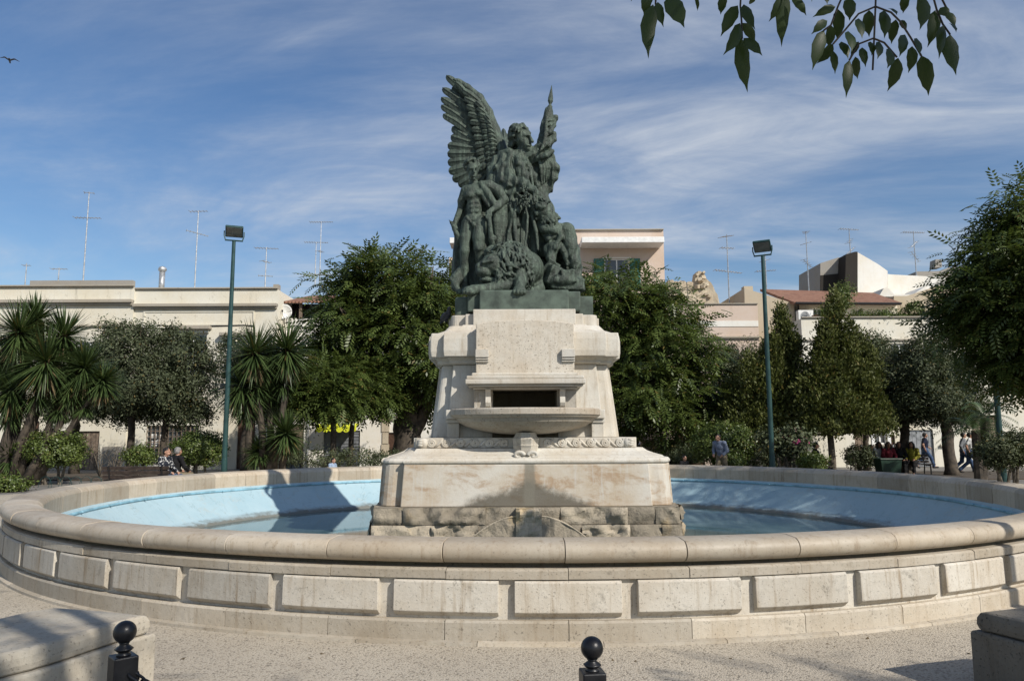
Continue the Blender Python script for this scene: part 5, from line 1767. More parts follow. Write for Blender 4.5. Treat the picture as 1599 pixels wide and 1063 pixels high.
def lamp(name_label, pos, height, yaw, tilt, grp='floodlight posts round the fountain'):
    t = thing('street_lamp', name_label, 'street lamp', pos, group=grp)
    g = Geo(); g.tube([(0, 0, 0), (0, 0, .9), (0, 0, .92), (0, 0, height * .6), (0, 0, height)], [.105, .10, .088, .078, .062], 14)
    part('pole', g, MAT['lamp_green'], t, smooth=False)
    g = Geo(); g.lathe([(.17, 0), (.17, .03), (.13, .06), (.11, .10)], 16); part('foot', g, MAT['lamp_green'], t)
    R_ = Matrix.Rotation(yaw, 4, 'Z')
    g = Geo(); g.tube([R_ @ Vector((-.3, 0, height + .03)), R_ @ Vector((.3, 0, height + .03))], .028, 8); part('crossbar', g, MAT['lamp_green'], t)
    hd = part('floodlight', Geo().box(-.30, .30, -.05, .05, -.24, .24), MAT['lamp_green'], t, bevel=.03)
    hd.matrix_local = Matrix.Translation((0, 0, height + .36)) @ R_ @ Matrix.Rotation(tilt, 4, 'X')
    part('glass', Geo().box(-.26, .26, -.058, -.051, -.20, .20), MAT['lamp_glass'], hd)
    for k in range(9):
        part('cooling_fin', Geo().box(-.25 + .06 * k, -.235 + .06 * k, .051, .085, -.2, .2), MAT['lamp_green'], hd)
    for sx in (-1, 1):
        g = Geo(); g.tube([R_ @ Vector((sx * .28, 0, height + .03)), R_ @ Vector((sx * .33, 0, height + .2)), R_ @ Vector((sx * .33, 0, height + .36))], .02, 6)
        part('yoke', g, MAT['lamp_green'], t)
    return t


lx = (at_y(353, 733, 26).x + at_y(362, 380, 26).x) / 2
lamp('dark green lamp post with tilted floodlight beside the flowering yucca', (lx, 26, 0), Zz(362, 377, 26), .35, math.radians(52))
lx = (at_y(1206, 726, 26).x + at_y(1191, 400, 26).x) / 2
lamp('dark green lamp post with tilted floodlight beside the pink oleander', (lx, 26, 0), Zz(1190, 400, 26), -.5, math.radians(48))
lp = at_y(1566, 735, 24)
lamp('grey green lamp post half hidden beneath the spreading chinaberry', (lp.x, 24, 0), 7.4, -.8, math.radians(48))
lamp('dark green lamp post standing on the open paving outside the basin', (7.55, 4.6, 0), 7.5, -1.1, math.radians(48))
# ---------------------------------------------------------------- vegetation
def quads_leaf(P, Dr, Sd, L, Wd, fold=0.15):
    """leaf blades: base points P, unit directions Dr, side vectors Sd -> folded diamonds"""
    N = len(P)
    Nn = np.cross(Dr, Sd)
    L = np.broadcast_to(L, N)[:, None]; Wd = np.broadcast_to(Wd, N)[:, None]
    mid = P + Dr * L * 0.45
    V = np.stack([P, mid + Sd * Wd + Nn * L * fold, P + Dr * L - Nn * L * fold * .4, mid - Sd * Wd + Nn * L * fold], 1).reshape(-1, 3)
    return V, np.arange(4 * N).reshape(N, 4)


def unit(a):
    return a / (np.linalg.norm(a, axis=1, keepdims=True) + 1e-9)


def blob_points(blobs, n, rg, shell=0.75, rough=0.22):
    """points in a union of ellipsoids, mostly near the skin, uneven outline"""
    vol = np.array([b[3] * b[4] * b[5] for b in blobs]) ** 0.7
    pick = rg.choice(len(blobs), n, p=vol / vol.sum())
    B = np.array(blobs)[pick]
    d = unit(rg.normal(size=(n, 3)))
    r = np.where(rg.random(n) < shell, rg.uniform(.78, 1.04, n), rg.uniform(.25, .85, n))
    r *= 1 + rough * noise3(d * 1.4 + B[:, :3], 17, 1.6, 3)
    return B[:, :3] + d * r[:, None] * B[:, 3:6], d


def crown_simple(name, blobs, nclump, nleaf, size, mat, seed, clump=0.34, up=0.35, aspect=0.42, shell=.75, outw=.8):
    rg = np.random.default_rng(seed)
    C_, d = blob_points(blobs, nclump, rg, shell)
    cr = clump * rg.uniform(.6, 1.35, nclump)
    P = np.repeat(C_, nleaf, 0) + rg.normal(size=(nclump * nleaf, 3)) * np.repeat(cr, nleaf)[:, None] * .55
    out = np.repeat(d, nleaf, 0)
    N_ = unit(out * outw + np.array([0, 0, up]) + rg.normal(size=P.shape) * .55)     # blades turn their faces to the light
    Dr = unit(np.cross(N_, rg.normal(size=P.shape)) + np.array([0, 0, .25]))
    Sd = unit(np.cross(N_, Dr))
    L = size * rg.uniform(.65, 1.3, len(P))
    V, Q = quads_leaf(P, Dr, Sd, L, L * aspect * .5)
    return mesh_np(name, V, Q, mat)


def spray_template(pairs=5, length=.42, leaf=.105, w=.42):
    """pinnate leaf: leaflets either side of a drooping stalk, plus the end leaflet"""
    P, Dr = [], []
    for i in range(pairs):
        t = (i + .6) / (pairs + .3)
        for s_ in (-1, 1):
            P.append((t * length, s_ * .01, -.25 * length * t * t))
            Dr.append((.55, s_ * .8, -.30))
    P.append((length, 0, -.25 * length)); Dr.append((1, 0, -.5))
    P, Dr = np.array(P), unit(np.array(Dr))
    Sd = unit(np.cross(Dr, np.array([[0, 0, 1.0]]).repeat(len(P), 0)))
    V, Q = quads_leaf(P, Dr, Sd, leaf, leaf * w * .5, .10)
    return V, Q


def crown_sprays(name, blobs, n, mat, seed, length=.42, leaf=.105, droop=.45, shell=.72, pairs=5, w=.42, clumps=None):
    rg = np.random.default_rng(seed)
    if clumps:
        C0, d0 = blob_points(blobs, clumps, rg, shell, .28)
        k = rg.integers(0, clumps, n)
        C_ = C0[k] + rg.normal(size=(n, 3)) * np.array([.30, .30, .17]) * (length / .42)
        d = d0[k]
    else:
        C_, d = blob_points(blobs, n, rg, shell, .28)
    TV, TQ = spray_template(pairs, length, leaf, w)
    X_ = unit(d * np.array([1, 1, .35]) + rg.normal(size=(n, 3)) * .45 + np.array([0, 0, -droop * .4]))
    up = unit(np.array([[0, 0, 1.0]]).repeat(n, 0) + d * .35 + rg.normal(size=(n, 3)) * .28)
    Y_ = unit(np.cross(up, X_)); Z_ = np.cross(X_, Y_)
    sc = rg.uniform(.7, 1.25, n)
    M = np.stack([X_, Y_, Z_], 2) * sc[:, None, None]
    V = np.einsum('nij,kj->nki', M, TV) + C_[:, None, :]
    Q = TQ[None] + (np.arange(n) * len(TV))[:, None, None]
    return mesh_np(name, V.reshape(-1, 3), Q.reshape(-1, 4), mat)


def pxblobs(L, Y, root, dep=None):
    """crown lobes outlined from the photograph on the plane of the tree, given equal depth"""
    out = []
    for i, (px, py, rx, ry) in enumerate(L):
        dy = 0.5 * math.sin(i * 2.4) * rx / F * Y
        c_ = at_y(px, py, Y + dy)
        m_ = (Y + dy) / F * 1.02
        out.append((c_.x - root.x, c_.y - root.y, c_.z - root.z, rx * m_, (dep or rx * m_ * .95), ry * m_))
    return out


def trunk_geo(pts, rad, blobs, nl, seed, lr=.4, sides=8):
    """tapered bole with limbs reaching into the crown lobes"""
    rg = random.Random(seed)
    g = Geo()
    P_ = [Vector(p) for p in pts]
    fine, fr = [], []
    for i in range(len(P_) - 1):
        for k in range(4):
            t = k / 4
            fine.append(P_[i].lerp(P_[i + 1], t) + Vector((rg.uniform(-1, 1), rg.uniform(-1, 1), 0)) * rad[i] * .12)
            fr.append((rad[i] * (1 - t) + rad[i + 1] * t) * rg.uniform(.93, 1.07))
    fine.append(P_[-1]); fr.append(rad[-1])
    fr[0] *= 1.35
    g.tube(fine, fr, sides)
    top = P_[-1]
    bl = sorted(blobs, key=lambda b: -b[3] * b[4] * b[5])[:nl]
    for b in bl:
        e = Vector(b[:3]) + Vector((rg.uniform(-.3, .3) * b[3], rg.uniform(-.3, .3) * b[4], rg.uniform(0, .4) * b[5]))
        m = top.lerp(e, .45) + Vector((rg.uniform(-.2, .2), rg.uniform(-.2, .2), -.12 * (e - top).length))
        st = fine[-2].lerp(top, rg.uniform(0, 1))
        r0 = rad[-1] * lr * 1.4
        g.tube([st, st.lerp(m, .5) + Vector((rg.uniform(-.1, .1), rg.uniform(-.1, .1), 0)), m, e], [r0, r0 * .8, r0 * .6, r0 * .2], 6)
        for q in range(3):
            e2 = e + Vector((rg.uniform(-.8, .8) * b[3], rg.uniform(-.8, .8) * b[4], rg.uniform(-.5, .7) * b[5]))
            g.tube([m.lerp(e, .4), m.lerp(e2, .6) + Vector((0, 0, .1)), e2], [r0 * .4, r0 * .28, r0 * .08], 5)
    return g


def tree(name, label, Y, base_px, lobes, trunk, mat, kind='simple', group=None, bark='bark', nl=6, seed=1, dep=None, cat='tree', **kw):
    root = on_ground(base_px, Y)
    t = thing(name, label, cat, root, group=group)
    B = pxblobs(lobes, Y, root, dep)
    for tr in trunk:
        pts = [(at_y(px, py, Y) - root) if py is not None else Vector((on_ground(px, Y).x - root.x, 0, 0)) for px, py, r in tr]
        part('trunk', trunk_geo(pts, [r for *_, r in tr], B, nl, seed), MAT[bark], t, smooth=True)
    me = (crown_sprays if kind == 'spray' else crown_simple)('crown', B, mat=MAT[mat], seed=seed, **kw)
    place('crown', me, t)
    return t


# --- two chinaberries flanking the monument
tree('chinaberry_tree', 'large chinaberry tree with thick dark trunk beside the grey roller shutter', 31.5, 640,
     [(592, 434, 58, 40), (540, 452, 36, 32), (652, 445, 52, 42), (520, 508, 32, 38), (560, 500, 58, 46), (640, 515, 66, 58), (700, 480, 45, 48), (502, 565, 38, 38), (570, 570, 60, 44), (655, 592, 56, 42), (700, 560, 44, 50), (545, 608, 38, 20), (600, 612, 36, 20)],
     [[(636, None, .62), (636, 668, .55), (640, 640, .5)], [(640, 690, .3), (660, 650, .26), (672, 620, .2)]], 'melia', 'spray', n=6600, clumps=520, seed=11, nl=9, length=.62, leaf=.20, group='chinaberry trees behind the fountain')
tree('chinaberry_tree', 'broad chinaberry tree growing in front of the tall pink house', 32.5, 985,
     [(945, 455, 46, 34), (1005, 462, 44, 36), (1040, 492, 40, 34), (965, 520, 56, 50), (1030, 540, 58, 44), (1075, 545, 30, 30), (950, 585, 46, 48), (1010, 600, 60, 46), (1068, 610, 38, 42), (975, 645, 40, 30), (1050, 655, 44, 34), (1085, 660, 22, 34)],
     [[(985, None, .4), (985, 690, .36), (990, 650, .32)]], 'melia', 'spray', n=5800, clumps=460, seed=12, nl=9, length=.62, leaf=.20, group='chinaberry trees behind the fountain')
# --- slim pair before the awning
tree('slender_tree', 'slender dark tree with thin trunk in front of the grey roller shutter', 29.0, 521,
     [(518, 598, 38, 32), (490, 622, 30, 16), (535, 628, 24, 12)], [[(522, None, .13), (521, 680, .11), (520, 640, .10)]], 'melia', 'spray', n=1500, clumps=130, seed=13, length=.5, leaf=.17, nl=3)
tree('slender_tree', 'slender tree with two bent stems before the yellow awning', 30.0, 549,
     [(560, 598, 36, 32), (584, 626, 26, 14)], [[(546, None, .11), (549, 680, .10), (552, 640, .09)]], 'melia', 'spray', n=1300, clumps=110, seed=14, length=.5, leaf=.17, nl=3)
# --- clipped holm oaks
HO = 'clipped holm oaks along the square'
tree('holm_oak', 'clipped holm oak with its trunk beside the brown board door', 34.0, 119,
     [(112, 585, 50, 42), (140, 620, 46, 34), (90, 632, 40, 26), (165, 575, 34, 40)], [[(119, None, .19), (119, 680, .17), (118, 650, .16)]], 'oak', nclump=384, nleaf=58, size=.13, clump=.31, seed=21, group=HO)
tree('holm_oak', 'holm oak with loose crown and trunk in front of the patched wall', 33.0, 204,
     [(200, 555, 56, 46), (170, 600, 40, 46), (228, 600, 44, 46), (195, 640, 50, 24), (178, 525, 24, 22), (222, 522, 20, 22)], [[(205, None, .17), (204, 690, .16), (206, 650, .15)]], 'oak', nclump=471, nleaf=58, size=.13, clump=.31, seed=22, group=HO)
tree('holm_oak', 'holm oak with trunk in front of the lattice shop window', 33.5, 256,
     [(280, 560, 46, 44), (300, 605, 44, 46), (258, 620, 40, 36), (285, 645, 46, 22), (318, 565, 24, 32), (268, 528, 20, 18)], [[(256, None, .16), (256, 690, .15), (260, 650, .14)]], 'oak', nclump=446, nleaf=58, size=.13, clump=.31, seed=23, group=HO)
tree('holm_oak', 'dark holm oak behind the flowering yucca', 32.5, 383,
     [(400, 580, 46, 52), (440, 590, 40, 52), (460, 630, 36, 34), (420, 640, 44, 26), (372, 560, 26, 40)], [[(383, None, .2), (382, 690, .18), (392, 650, .16)]], 'oak', nclump=434, nleaf=58, size=.13, clump=.31, seed=24, group=HO)
tree('holm_oak', 'grey holm oak standing behind the round clipped hedge by the oleander', 34.0, 1140,
     [(1120, 590, 44, 48), (1160, 580, 44, 50), (1140, 630, 56, 32), (1185, 610, 34, 42)], [[(1140, None, .2), (1140, 680, .18), (1142, 640, .16)]], 'oak', nclump=434, nleaf=58, size=.13, clump=.31, seed=25, group=HO)
tree('holm_oak', 'rounded holm oak with thick trunk behind the green bin', 31.0, 1411,
     [(1405, 600, 42, 36), (1390, 635, 46, 30), (1430, 630, 40, 30), (1410, 570, 28, 24)], [[(1411, None, .22), (1412, 700, .2), (1412, 655, .18)]], 'oak', nclump=421, nleaf=58, size=.12, clump=.31, seed=26, group=HO)
tree('holm_oak', 'holm oak with dark trunk beside the grey folding doors', 30.0, 1482,
     [(1450, 580, 44, 46), (1490, 600, 44, 46), (1465, 630, 46, 28), (1440, 552, 24, 22), (1510, 635, 30, 26)], [[(1483, None, .24), (1482, 700, .22), (1478, 655, .2)]], 'oak', nclump=471, nleaf=58, size=.12, clump=.31, seed=27, group=HO)
tree('holm_oak', 'grey twiggy holm oak behind the tall juniper', 35.0, 1352,
     [(1350, 575, 40, 40), (1372, 610, 36, 40), (1345, 635, 34, 26), (1362, 545, 26, 22)], [[(1352, None, .15), (1352, 690, .14), (1352, 650, .12)]], 'oak', nclump=520, nleaf=30, size=.13, seed=28, group=HO)


# --- junipers: upright plumes
def juniper(label, Y, base, plumes, seed):
    root = on_ground(base, Y)
    t = thing('juniper_tree', label, 'tree', root, group='upright junipers beside the lamp post')
    rg = np.random.default_rng(seed)
    m_ = Y / F
    Ps, Ds = [], []
    g = Geo()
    for px, ptop, pbot, rw in plumes:
        a = at_y(px, pbot, Y) - root; b_ = at_y(px + rg.uniform(-6, 6), ptop, Y) - root
        n = int(10 + (pbot - ptop) * rw / 24)
        dyy = rg.uniform(-.8, .8) * rw * m_
        t_ = rg.random(n) ** 1.25
        ang = rg.uniform(0, 2 * PI, n)
        r_ = rw * m_ * (1 - t_ ** 1.6 * .92) * np.where(rg.random(n) < .7, rg.uniform(.7, 1.08, n), rg.uniform(.2, .8, n))
        r_ = r_ * rg.choice([1, 1, 1.35], n) * (1 + .5 * np.sin(t_ * 9 + ang * 2 + px))
        c_ = np.array(a)[None] * (1 - t_)[:, None] + np.array(b_)[None] * t_[:, None] + np.stack([np.cos(ang) * r_, np.sin(ang) * r_ + dyy, 0 * r_], 1)
        o_ = np.stack([np.cos(ang), np.sin(ang), 0 * ang + 1.5], 1)
        k = 34
        P = np.repeat(c_, k, 0) + rg.normal(size=(n * k, 3)) * np.array([.12, .12, .17])
        Ps.append(P); Ds.append(np.repeat(o_, k, 0))
        g.tube([Vector((0, 0, 1.7)), Vector(a) + Vector((0, dyy * .5, 0)), Vector(b_) + Vector((0, dyy, -.4))], [.11, .08, .02], 6)
    P, O = np.concatenate(Ps), np.concatenate(Ds)
    Dr = unit(unit(O) + rg.normal(size=P.shape) * .5)
    Sd = unit(np.cross(Dr, rg.normal(size=P.shape)))
    L = .15 * rg.uniform(.6, 1.3, len(P))
    V, Q = quads_leaf(P, Dr, Sd, L, L * .24)
    g.tube([(0, 0, 0), (.03, 0, .7), (0, 0, 1.8)], [.17, .14, .12], 8)
    part('trunk', g, MAT['bark_pale'], t, smooth=True)
    place('crown', mesh_np('crown', V, Q, MAT['juniper']), t)
    return t


juniper('broad juniper with upright plumes beside the dark green lamp post', 30.5, 1205,
        [(1217, 480, 590, 13), (1228, 505, 610, 15), (1205, 525, 620, 16), (1190, 545, 640, 20), (1168, 560, 668, 24), (1236, 530, 640, 18), (1205, 560, 672, 34), (1248, 565, 672, 26), (1226, 575, 672, 30), (1176, 610, 672, 30), (1150, 600, 672, 22)], 41)
juniper('tall juniper with a pointed top above the terrace wall', 29.5, 1297,
        [(1301, 455, 560, 12), (1312, 480, 590, 14), (1288, 500, 620, 17), (1326, 505, 620, 17), (1278, 535, 640, 19), (1265, 560, 668, 22), (1300, 520, 640, 30), (1342, 520, 640, 15), (1352, 545, 660, 20), (1358, 590, 672, 18), (1280, 580, 672, 32), (1322, 575, 672, 36), (1300, 600, 672, 38)], 42)


# --- yuccas
def rosette(ctr, n, length, rg, mat_n='yucca', droop=.35, name='rosette', parent=None, width=.032, low=-.75):
    V, Q = [], []
    o = 0
    for i in range(n):
        el = math.asin(rg.uniform(low, 1)) if rg.random() < .85 else rg.uniform(-1.3, -.4)
        az = rg.uniform(0, 2 * PI)
        L = length * rg.uniform(.75, 1.1)
        d = Vector((math.cos(el) * math.cos(az), math.cos(el) * math.sin(az), math.sin(el)))
        sd_ = Vector((-math.sin(az), math.cos(az), 0))
        nn = d.cross(sd_)
        for k in range(5):
            t = k / 4
            p = Vector(ctr) + d * (L * t) + Vector((0, 0, -droop * L * .35 * t * t * (1.2 - abs(math.sin(el)))))
            w = width * (0.55 + .9 * t if t < .4 else 1.0 * (1 - ((t - .4) / .6) ** 1.7) + .02)
            V += [p - sd_ * w + nn * w * -.4, p, p + sd_ * w + nn * w * -.4]
            if k:
                a = o + 3 * (k - 1)
                Q += [(a, a + 1, a + 4, a + 3), (a + 1, a + 2, a + 5, a + 4)]
        o += 15
    me = mesh_np(name, np.array([tuple(v) for v in V]), np.array(Q), MAT[mat_n])
    return place(name, me, parent)


def yucca(label, Y, base, heads, seed, group='tree yuccas by the basin', length=.95):
    rg = random.Random(seed)
    root = on_ground(base, Y)
    t = thing('yucca', label, 'yucca', root, group=group)
    for px, py, bx_, s_ in heads:
        h = at_y(px, py, Y + rg.uniform(-.7, .7)) - root
        b0 = Vector((on_ground(bx_, Y).x - root.x, rg.uniform(-.3, .3), 0))
        if h.z > 1.2:
            g = Geo()
            m1 = b0.lerp(h, .35) + Vector((rg.uniform(-.15, .15), 0, 0)); m2 = b0.lerp(h, .7) + Vector((rg.uniform(-.15, .15), 0, 0))
            g.tube([b0, m1, m2, h], [.17, .13, .11, .10], 8)
            part('stem', g, MAT['bark'], t, smooth=True)
            rosette(b0.lerp(h, .74), 110, length * s_ * .62, rg, 'yucca', 1.3, 'leaf_skirt', t, .026, -.9)
            rosette(h - Vector((0, 0, .35)), 90, length * s_ * .7, rg, 'dry', 1.6, 'dead_leaves', t, .026, -1)
        rosette(h, 430, length * s_ * 1.2, rg, 'yucca', .5, 'rosette', t, .028, -.98)
    return t


yucca('cluster of tall yuccas with leaning stems beside the round clipped hedge', 26.5, 30,
      [(72, 565, 22, 1.35), (132, 575, 52, 1.15), (30, 520, 12, 1.3), (100, 525, 30, 1.15), (18, 610, 10, 1.2), (160, 595, 50, .85), (8, 565, 8, 1.1), (55, 500, 18, 1.0), (110, 600, 45, 1.0), (16, 716, 20, .8)], 51)
yucca('yucca with cream flower spikes beside the dark green lamp post', 27.5, 410,
      [(422, 572, 425, 1.38), (378, 602, 398, 1.25), (448, 548, 425, 1.25), (398, 552, 410, 1.2), (446, 676, 440, .9), (405, 706, 405, .7)], 52)
yc = bpy.data.objects['yucca.001']
rg = np.random.default_rng(9)
for (px, py) in ((372, 552), (384, 548), (366, 560)):
    c_ = at_y(px, py, 27.0) - Vector(yc.location)
    P = np.array(c_)[None] + rg.normal(size=(70, 3)) * np.array([.10, .10, .2])
    Dr = unit(rg.normal(size=P.shape) + np.array([0, 0, -.6])); Sd = unit(np.cross(Dr, rg.normal(size=P.shape)))
    V, Q = quads_leaf(P, Dr, Sd, .09, .035)
    tag(place('flower_spike', mesh_np('flower_spike', V, Q, MAT['cream_flower']), yc), kind='stuff')


# --- fan and feather palms by the lane at the far side
def palm(label, Y, base, crowns, seed, n=22, L=1.5):
    rg = random.Random(seed)
    root = on_ground(base, Y)
    t = thing('palm', label, 'palm', root)
    for px, py, s_ in crowns:
        h = at_y(px, py, Y) - root
        g = Geo(); g.tube([(h.x * .2, 0, 0), (h.x * .7, 0, h.z * .5), h], [.17, .15, .14], 9)
        part('stem', g, MAT['bark'], t)
        for i in range(n):
            az = 2 * PI * i / n + rg.uniform(-.15, .15); el = rg.uniform(.1, 1.25)
            V, Q = [], []
            o = 0
            d = Vector((math.cos(el) * math.cos(az), math.cos(el) * math.sin(az), math.sin(el)))
            sd_ = Vector((-math.sin(az), math.cos(az), 0))
            LL = L * s_ * rg.uniform(.8, 1.1)
            for k in range(16):
                u = .15 + .85 * k / 15
                p = h + d * LL * u + Vector((0, 0, -.55 * LL * u * u))
                tn = (d + Vector((0, 0, -1.1 * u))).normalized()
                for sg in (-1, 1):
                    q = p + (sd_ * sg * .75 + tn * .7).normalized() * LL * .28 * (1 - .7 * abs(u - .45)) + Vector((0, 0, -.05 * LL))
                    w = tn * .022
                    V += [p - w, p + w, q]
                    Q.append((o, o + 1, o + 2)); o += 3
            place('frond', mesh_np('frond', np.array([tuple(v) for v in V]), np.array(Q), MAT['yucca']), t)
    return t


palm('bushy feather palm beneath the spreading chinaberry', 26.0, 1525, [(1523, 672, 1.0), (1538, 652, .95)], 61)


# --- clipped shrubs and hedges
def shrub(label, Y, base, lobes, seed, mat='hedge', group='clipped shrubs behind the fountain', ncl=380, nlf=40, size=.085, stems=5, name='clipped_shrub', cat='shrub', flowers=0, clump=.17, dep=None):
    root = on_ground(base, Y)
    t = thing(name, label, cat, root, group=group)
    B = pxblobs(lobes, Y, root, dep)
    rg = random.Random(seed)
    for k in range(stems):
        b_ = rg.choice(B)
        e = Vector(b_[:3]) + Vector((rg.uniform(-.6, .6) * b_[3], rg.uniform(-.5, .5) * b_[4], 0))
        g = Geo(); g.tube([(rg.uniform(-.12, .12) + e.x * .5, e.y * .4, 0), e * .55 + Vector((rg.uniform(-.08, .08), 0, 0)), e], [.05, .04, .02], 6)
        part('stem', g, MAT['bark_pale'], t)
    place('foliage', crown_simple('foliage', B, ncl, nlf, size, MAT[mat], seed, clump, .35, .5, .85, .9), t)
    if flowers:
        r2 = np.random.default_rng(seed)
        C_, d = blob_points(B, flowers, r2, 1.0, .1)
        C_ = C_[C_[:, 2] > np.median(C_[:, 2]) - .15]
        P = np.repeat(C_, 9, 0) + r2.normal(size=(len(C_) * 9, 3)) * .05
        Dr = unit(r2.normal(size=P.shape)); Sd = unit(np.cross(Dr, r2.normal(size=P.shape)))
        V, Q = quads_leaf(P, Dr, Sd, .08, .03)
        tag(place('flowers', mesh_np('flowers', V, Q, MAT['pink']), t), kind='stuff')
    return t


shrub('large clipped evergreen shrub on bare stems beside the tall yuccas', 27.0, 84, [(84, 700, 40, 26), (62, 702, 26, 26), (108, 702, 22, 24)], 71)
shrub('small ball-shaped shrub between the bench and the lattice shop window', 28.0, 218, [(219, 712, 19, 11)], 72, ncl=90, stems=3)
shrub('rounded clipped shrub behind the man in the patterned shirt', 28.0, 310, [(312, 698, 34, 22), (300, 706, 26, 18), (330, 704, 18, 20)], 73)
shrub('low sprawling shrub at the foot of the yucca cluster', 23.5, 12, [(8, 756, 30, 9), (-15, 755, 20, 9)], 74, ncl=110, stems=2)
shrub('big rounded clipped hedge behind the man in blue shirt', 28.0, 1130, [(1130, 690, 40, 28), (1112, 696, 32, 26), (1152, 694, 26, 26)], 75, ncl=520)
shrub('low leafy shrub at the foot of the big rounded hedge', 27.0, 1146, [(1146, 720, 12, 8)], 76, ncl=60, stems=2)
shrub('loose oleander with pink flowers beside the dark green lamp post', 27.5, 1236, [(1240, 690, 24, 22), (1222, 695, 24, 18), (1196, 688, 14, 14)], 77, mat='oak', group=None, ncl=260, nlf=16, size=.14, stems=8, name='oleander', flowers=46, clump=.22)
shrub('small low clipped shrub in front of the man in the dark suit', 27.0, 1268, [(1268, 722, 19, 8)], 78, ncl=80, stems=2)
shrub('dark rounded bush beneath the spreading chinaberry', 22.5, 1560, [(1556, 706, 26, 20), (1590, 700, 30, 22)], 79, mat='oak', ncl=260)
shrub('dark untidy bush behind the pedestal near the door', 28.5, 585, [(560, 716, 40, 12), (610, 718, 36, 11), (500, 716, 36, 12), (455, 716, 20, 12)], 80, mat='oak', ncl=260, nlf=22)
shrub('dark shaded bush between the junipers and the big hedge', 29.5, 1185, [(1175, 712, 26, 16), (1205, 716, 18, 12)], 81, mat='oak', ncl=150, nlf=24)
shrub('dark shaded bush beside the seated women', 29.5, 1338, [(1338, 712, 18, 14), (1350, 716, 14, 12)], 82, mat='oak', ncl=130, nlf=24)
shrub('dark low bush behind the pedestal near the arched niche', 30.0, 1075, [(1075, 712, 22, 14)], 83, mat='oak', ncl=130, nlf=24)
# bare twiggy shrubs by the wall
for i, (px, Y) in enumerate(((180, 30.0), (160, 31.0))):
    root = on_ground(px, Y)
    t = thing('bare_shrub', ('bare twiggy shrub in front of the grey wall patch', 'bare thin shrub beside the brown board door')[i], 'shrub', root)
    rg_ = random.Random(90 + i)
    for k in range(9):
        a = rg_.uniform(0, 2 * PI); h = rg_.uniform(.8, 1.5)
        e = Vector((math.cos(a) * .5, math.sin(a) * .5, h))
        g = Geo(); g.tube([(0, 0, 0), e * .5 + Vector((rg_.uniform(-.1, .1), 0, .1)), e], [.02, .014, .006], 5)
        for q in range(3):
            s_ = e * rg_.uniform(.4, .8)
            g.tube([s_, s_ + Vector((rg_.uniform(-.3, .3), rg_.uniform(-.2, .2), rg_.uniform(.1, .4)))], [.010, .004], 4)
        part('twig', g, MAT['bark_pale'], t)
# terrace plants
tp = thing('terrace_planting', 'trailing terrace plants and shrubs along the cream roof parapet', 'plants', (X(1380, 39.2, 490), 39.2, zG))
B = []
for px, py, rx, ry in ((1300, 430 + 58, 16, 8), (1345, 490, 18, 6), (1385, 492, 24, 7), (1425, 482, 16, 12), (1440, 492, 20, 6), (1400, 498, 22, 6), (1360, 500, 16, 5), (1285, 490, 10, 8)):
    c_ = at_y(px, py, 39.0) - Vector(tp.location); m_ = 39 / F
    B.append((c_.x, c_.y, c_.z, rx * m_, .35, ry * m_))
place('foliage', crown_simple('foliage', B, 240, 26, .11, MAT['hedge'], 95, .16), tp)
for b_ in B:
    g = Geo().box(b_[0] - b_[3] * .8, b_[0] + b_[3] * .8, .25, .6, 0.105, .36)
    part('planter', g, MAT['tiles'], tp)
st = tree('terrace_shrub', 'leafy potted tree standing on the terrace before the red roof', 39.6, 1312, [(1312, 470, 15, 14), (1318, 455, 9, 9)], [[(1312, 500, .05), (1312, 486, .05), (1312, 474, .04)]], 'hedge', nclump=90, nleaf=26, size=.13, seed=96, nl=2)

# --- the chinaberries of the near side: one reaching into the picture, one beside the basin, one over the viewer
tree('chinaberry_tree', 'spreading chinaberry with drooping branches at the edge of the square', 19.0, 1690,
     [(1606, 325, 40, 36), (1580, 370, 38, 28), (1610, 410, 66, 50), (1545, 425, 38, 24), (1526, 462, 36, 30), (1580, 480, 70, 56), (1560, 528, 50, 34), (1620, 550, 66, 44), (1505, 498, 26, 22), (1700, 400, 90, 90), (1720, 500, 90, 90), (1600, 590, 40, 20)],
     [[(1690, None, .42), (1688, 640, .36), (1680, 560, .3)]], 'melia', 'spray', n=11000, clumps=760, seed=15, nl=10, length=.46, leaf=.14, group='chinaberry trees behind the fountain')


def near_tree(label, root, blobs, seed, n, clumps):
    root = Vector(root)
    t = thing('chinaberry_tree', label, 'tree', root)
    B = [(x - root.x, y - root.y, z, a, b_, c_) for x, y, z, a, b_, c_ in blobs]
    part('trunk', trunk_geo([(0, 0, 0), (.1, .05, 1.6), (0, .1, 3.2)], [.3, .25, .22], B, 8, seed), MAT['bark'], t, smooth=True)
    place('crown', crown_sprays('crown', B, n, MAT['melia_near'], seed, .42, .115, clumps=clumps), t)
    return t


near_tree('chinaberry shading one side of the basin from the open paving', (13.6, 11.0, 0),
          [(12.9, 12.0, 7.2, 2.5, 2.8, 1.8), (14.6, 10.5, 6.4, 2.3, 2.3, 1.7), (14.0, 14.2, 7.8, 1.9, 2.0, 1.5), (15.4, 13.4, 6.2, 2.2, 2.2, 1.8)], 16, 3600, 300)
ct = near_tree('chinaberry overhanging the viewpoint with leafy twigs hanging into the sky', (5.2, -2.6, 0),
               [(2.4, -1.7, 6.3, 1.5, 1.3, .9), (5.0, -3.9, 6.6, 1.8, 1.5, 1.2), (-.4, 2.2, 6.7, .75, .6, .35), (8.9, -1.5, 6.2, 1.2, 1.0, .7), (.9, .2, 6.5, .8, .8, .5)], 17, 1900, 170)

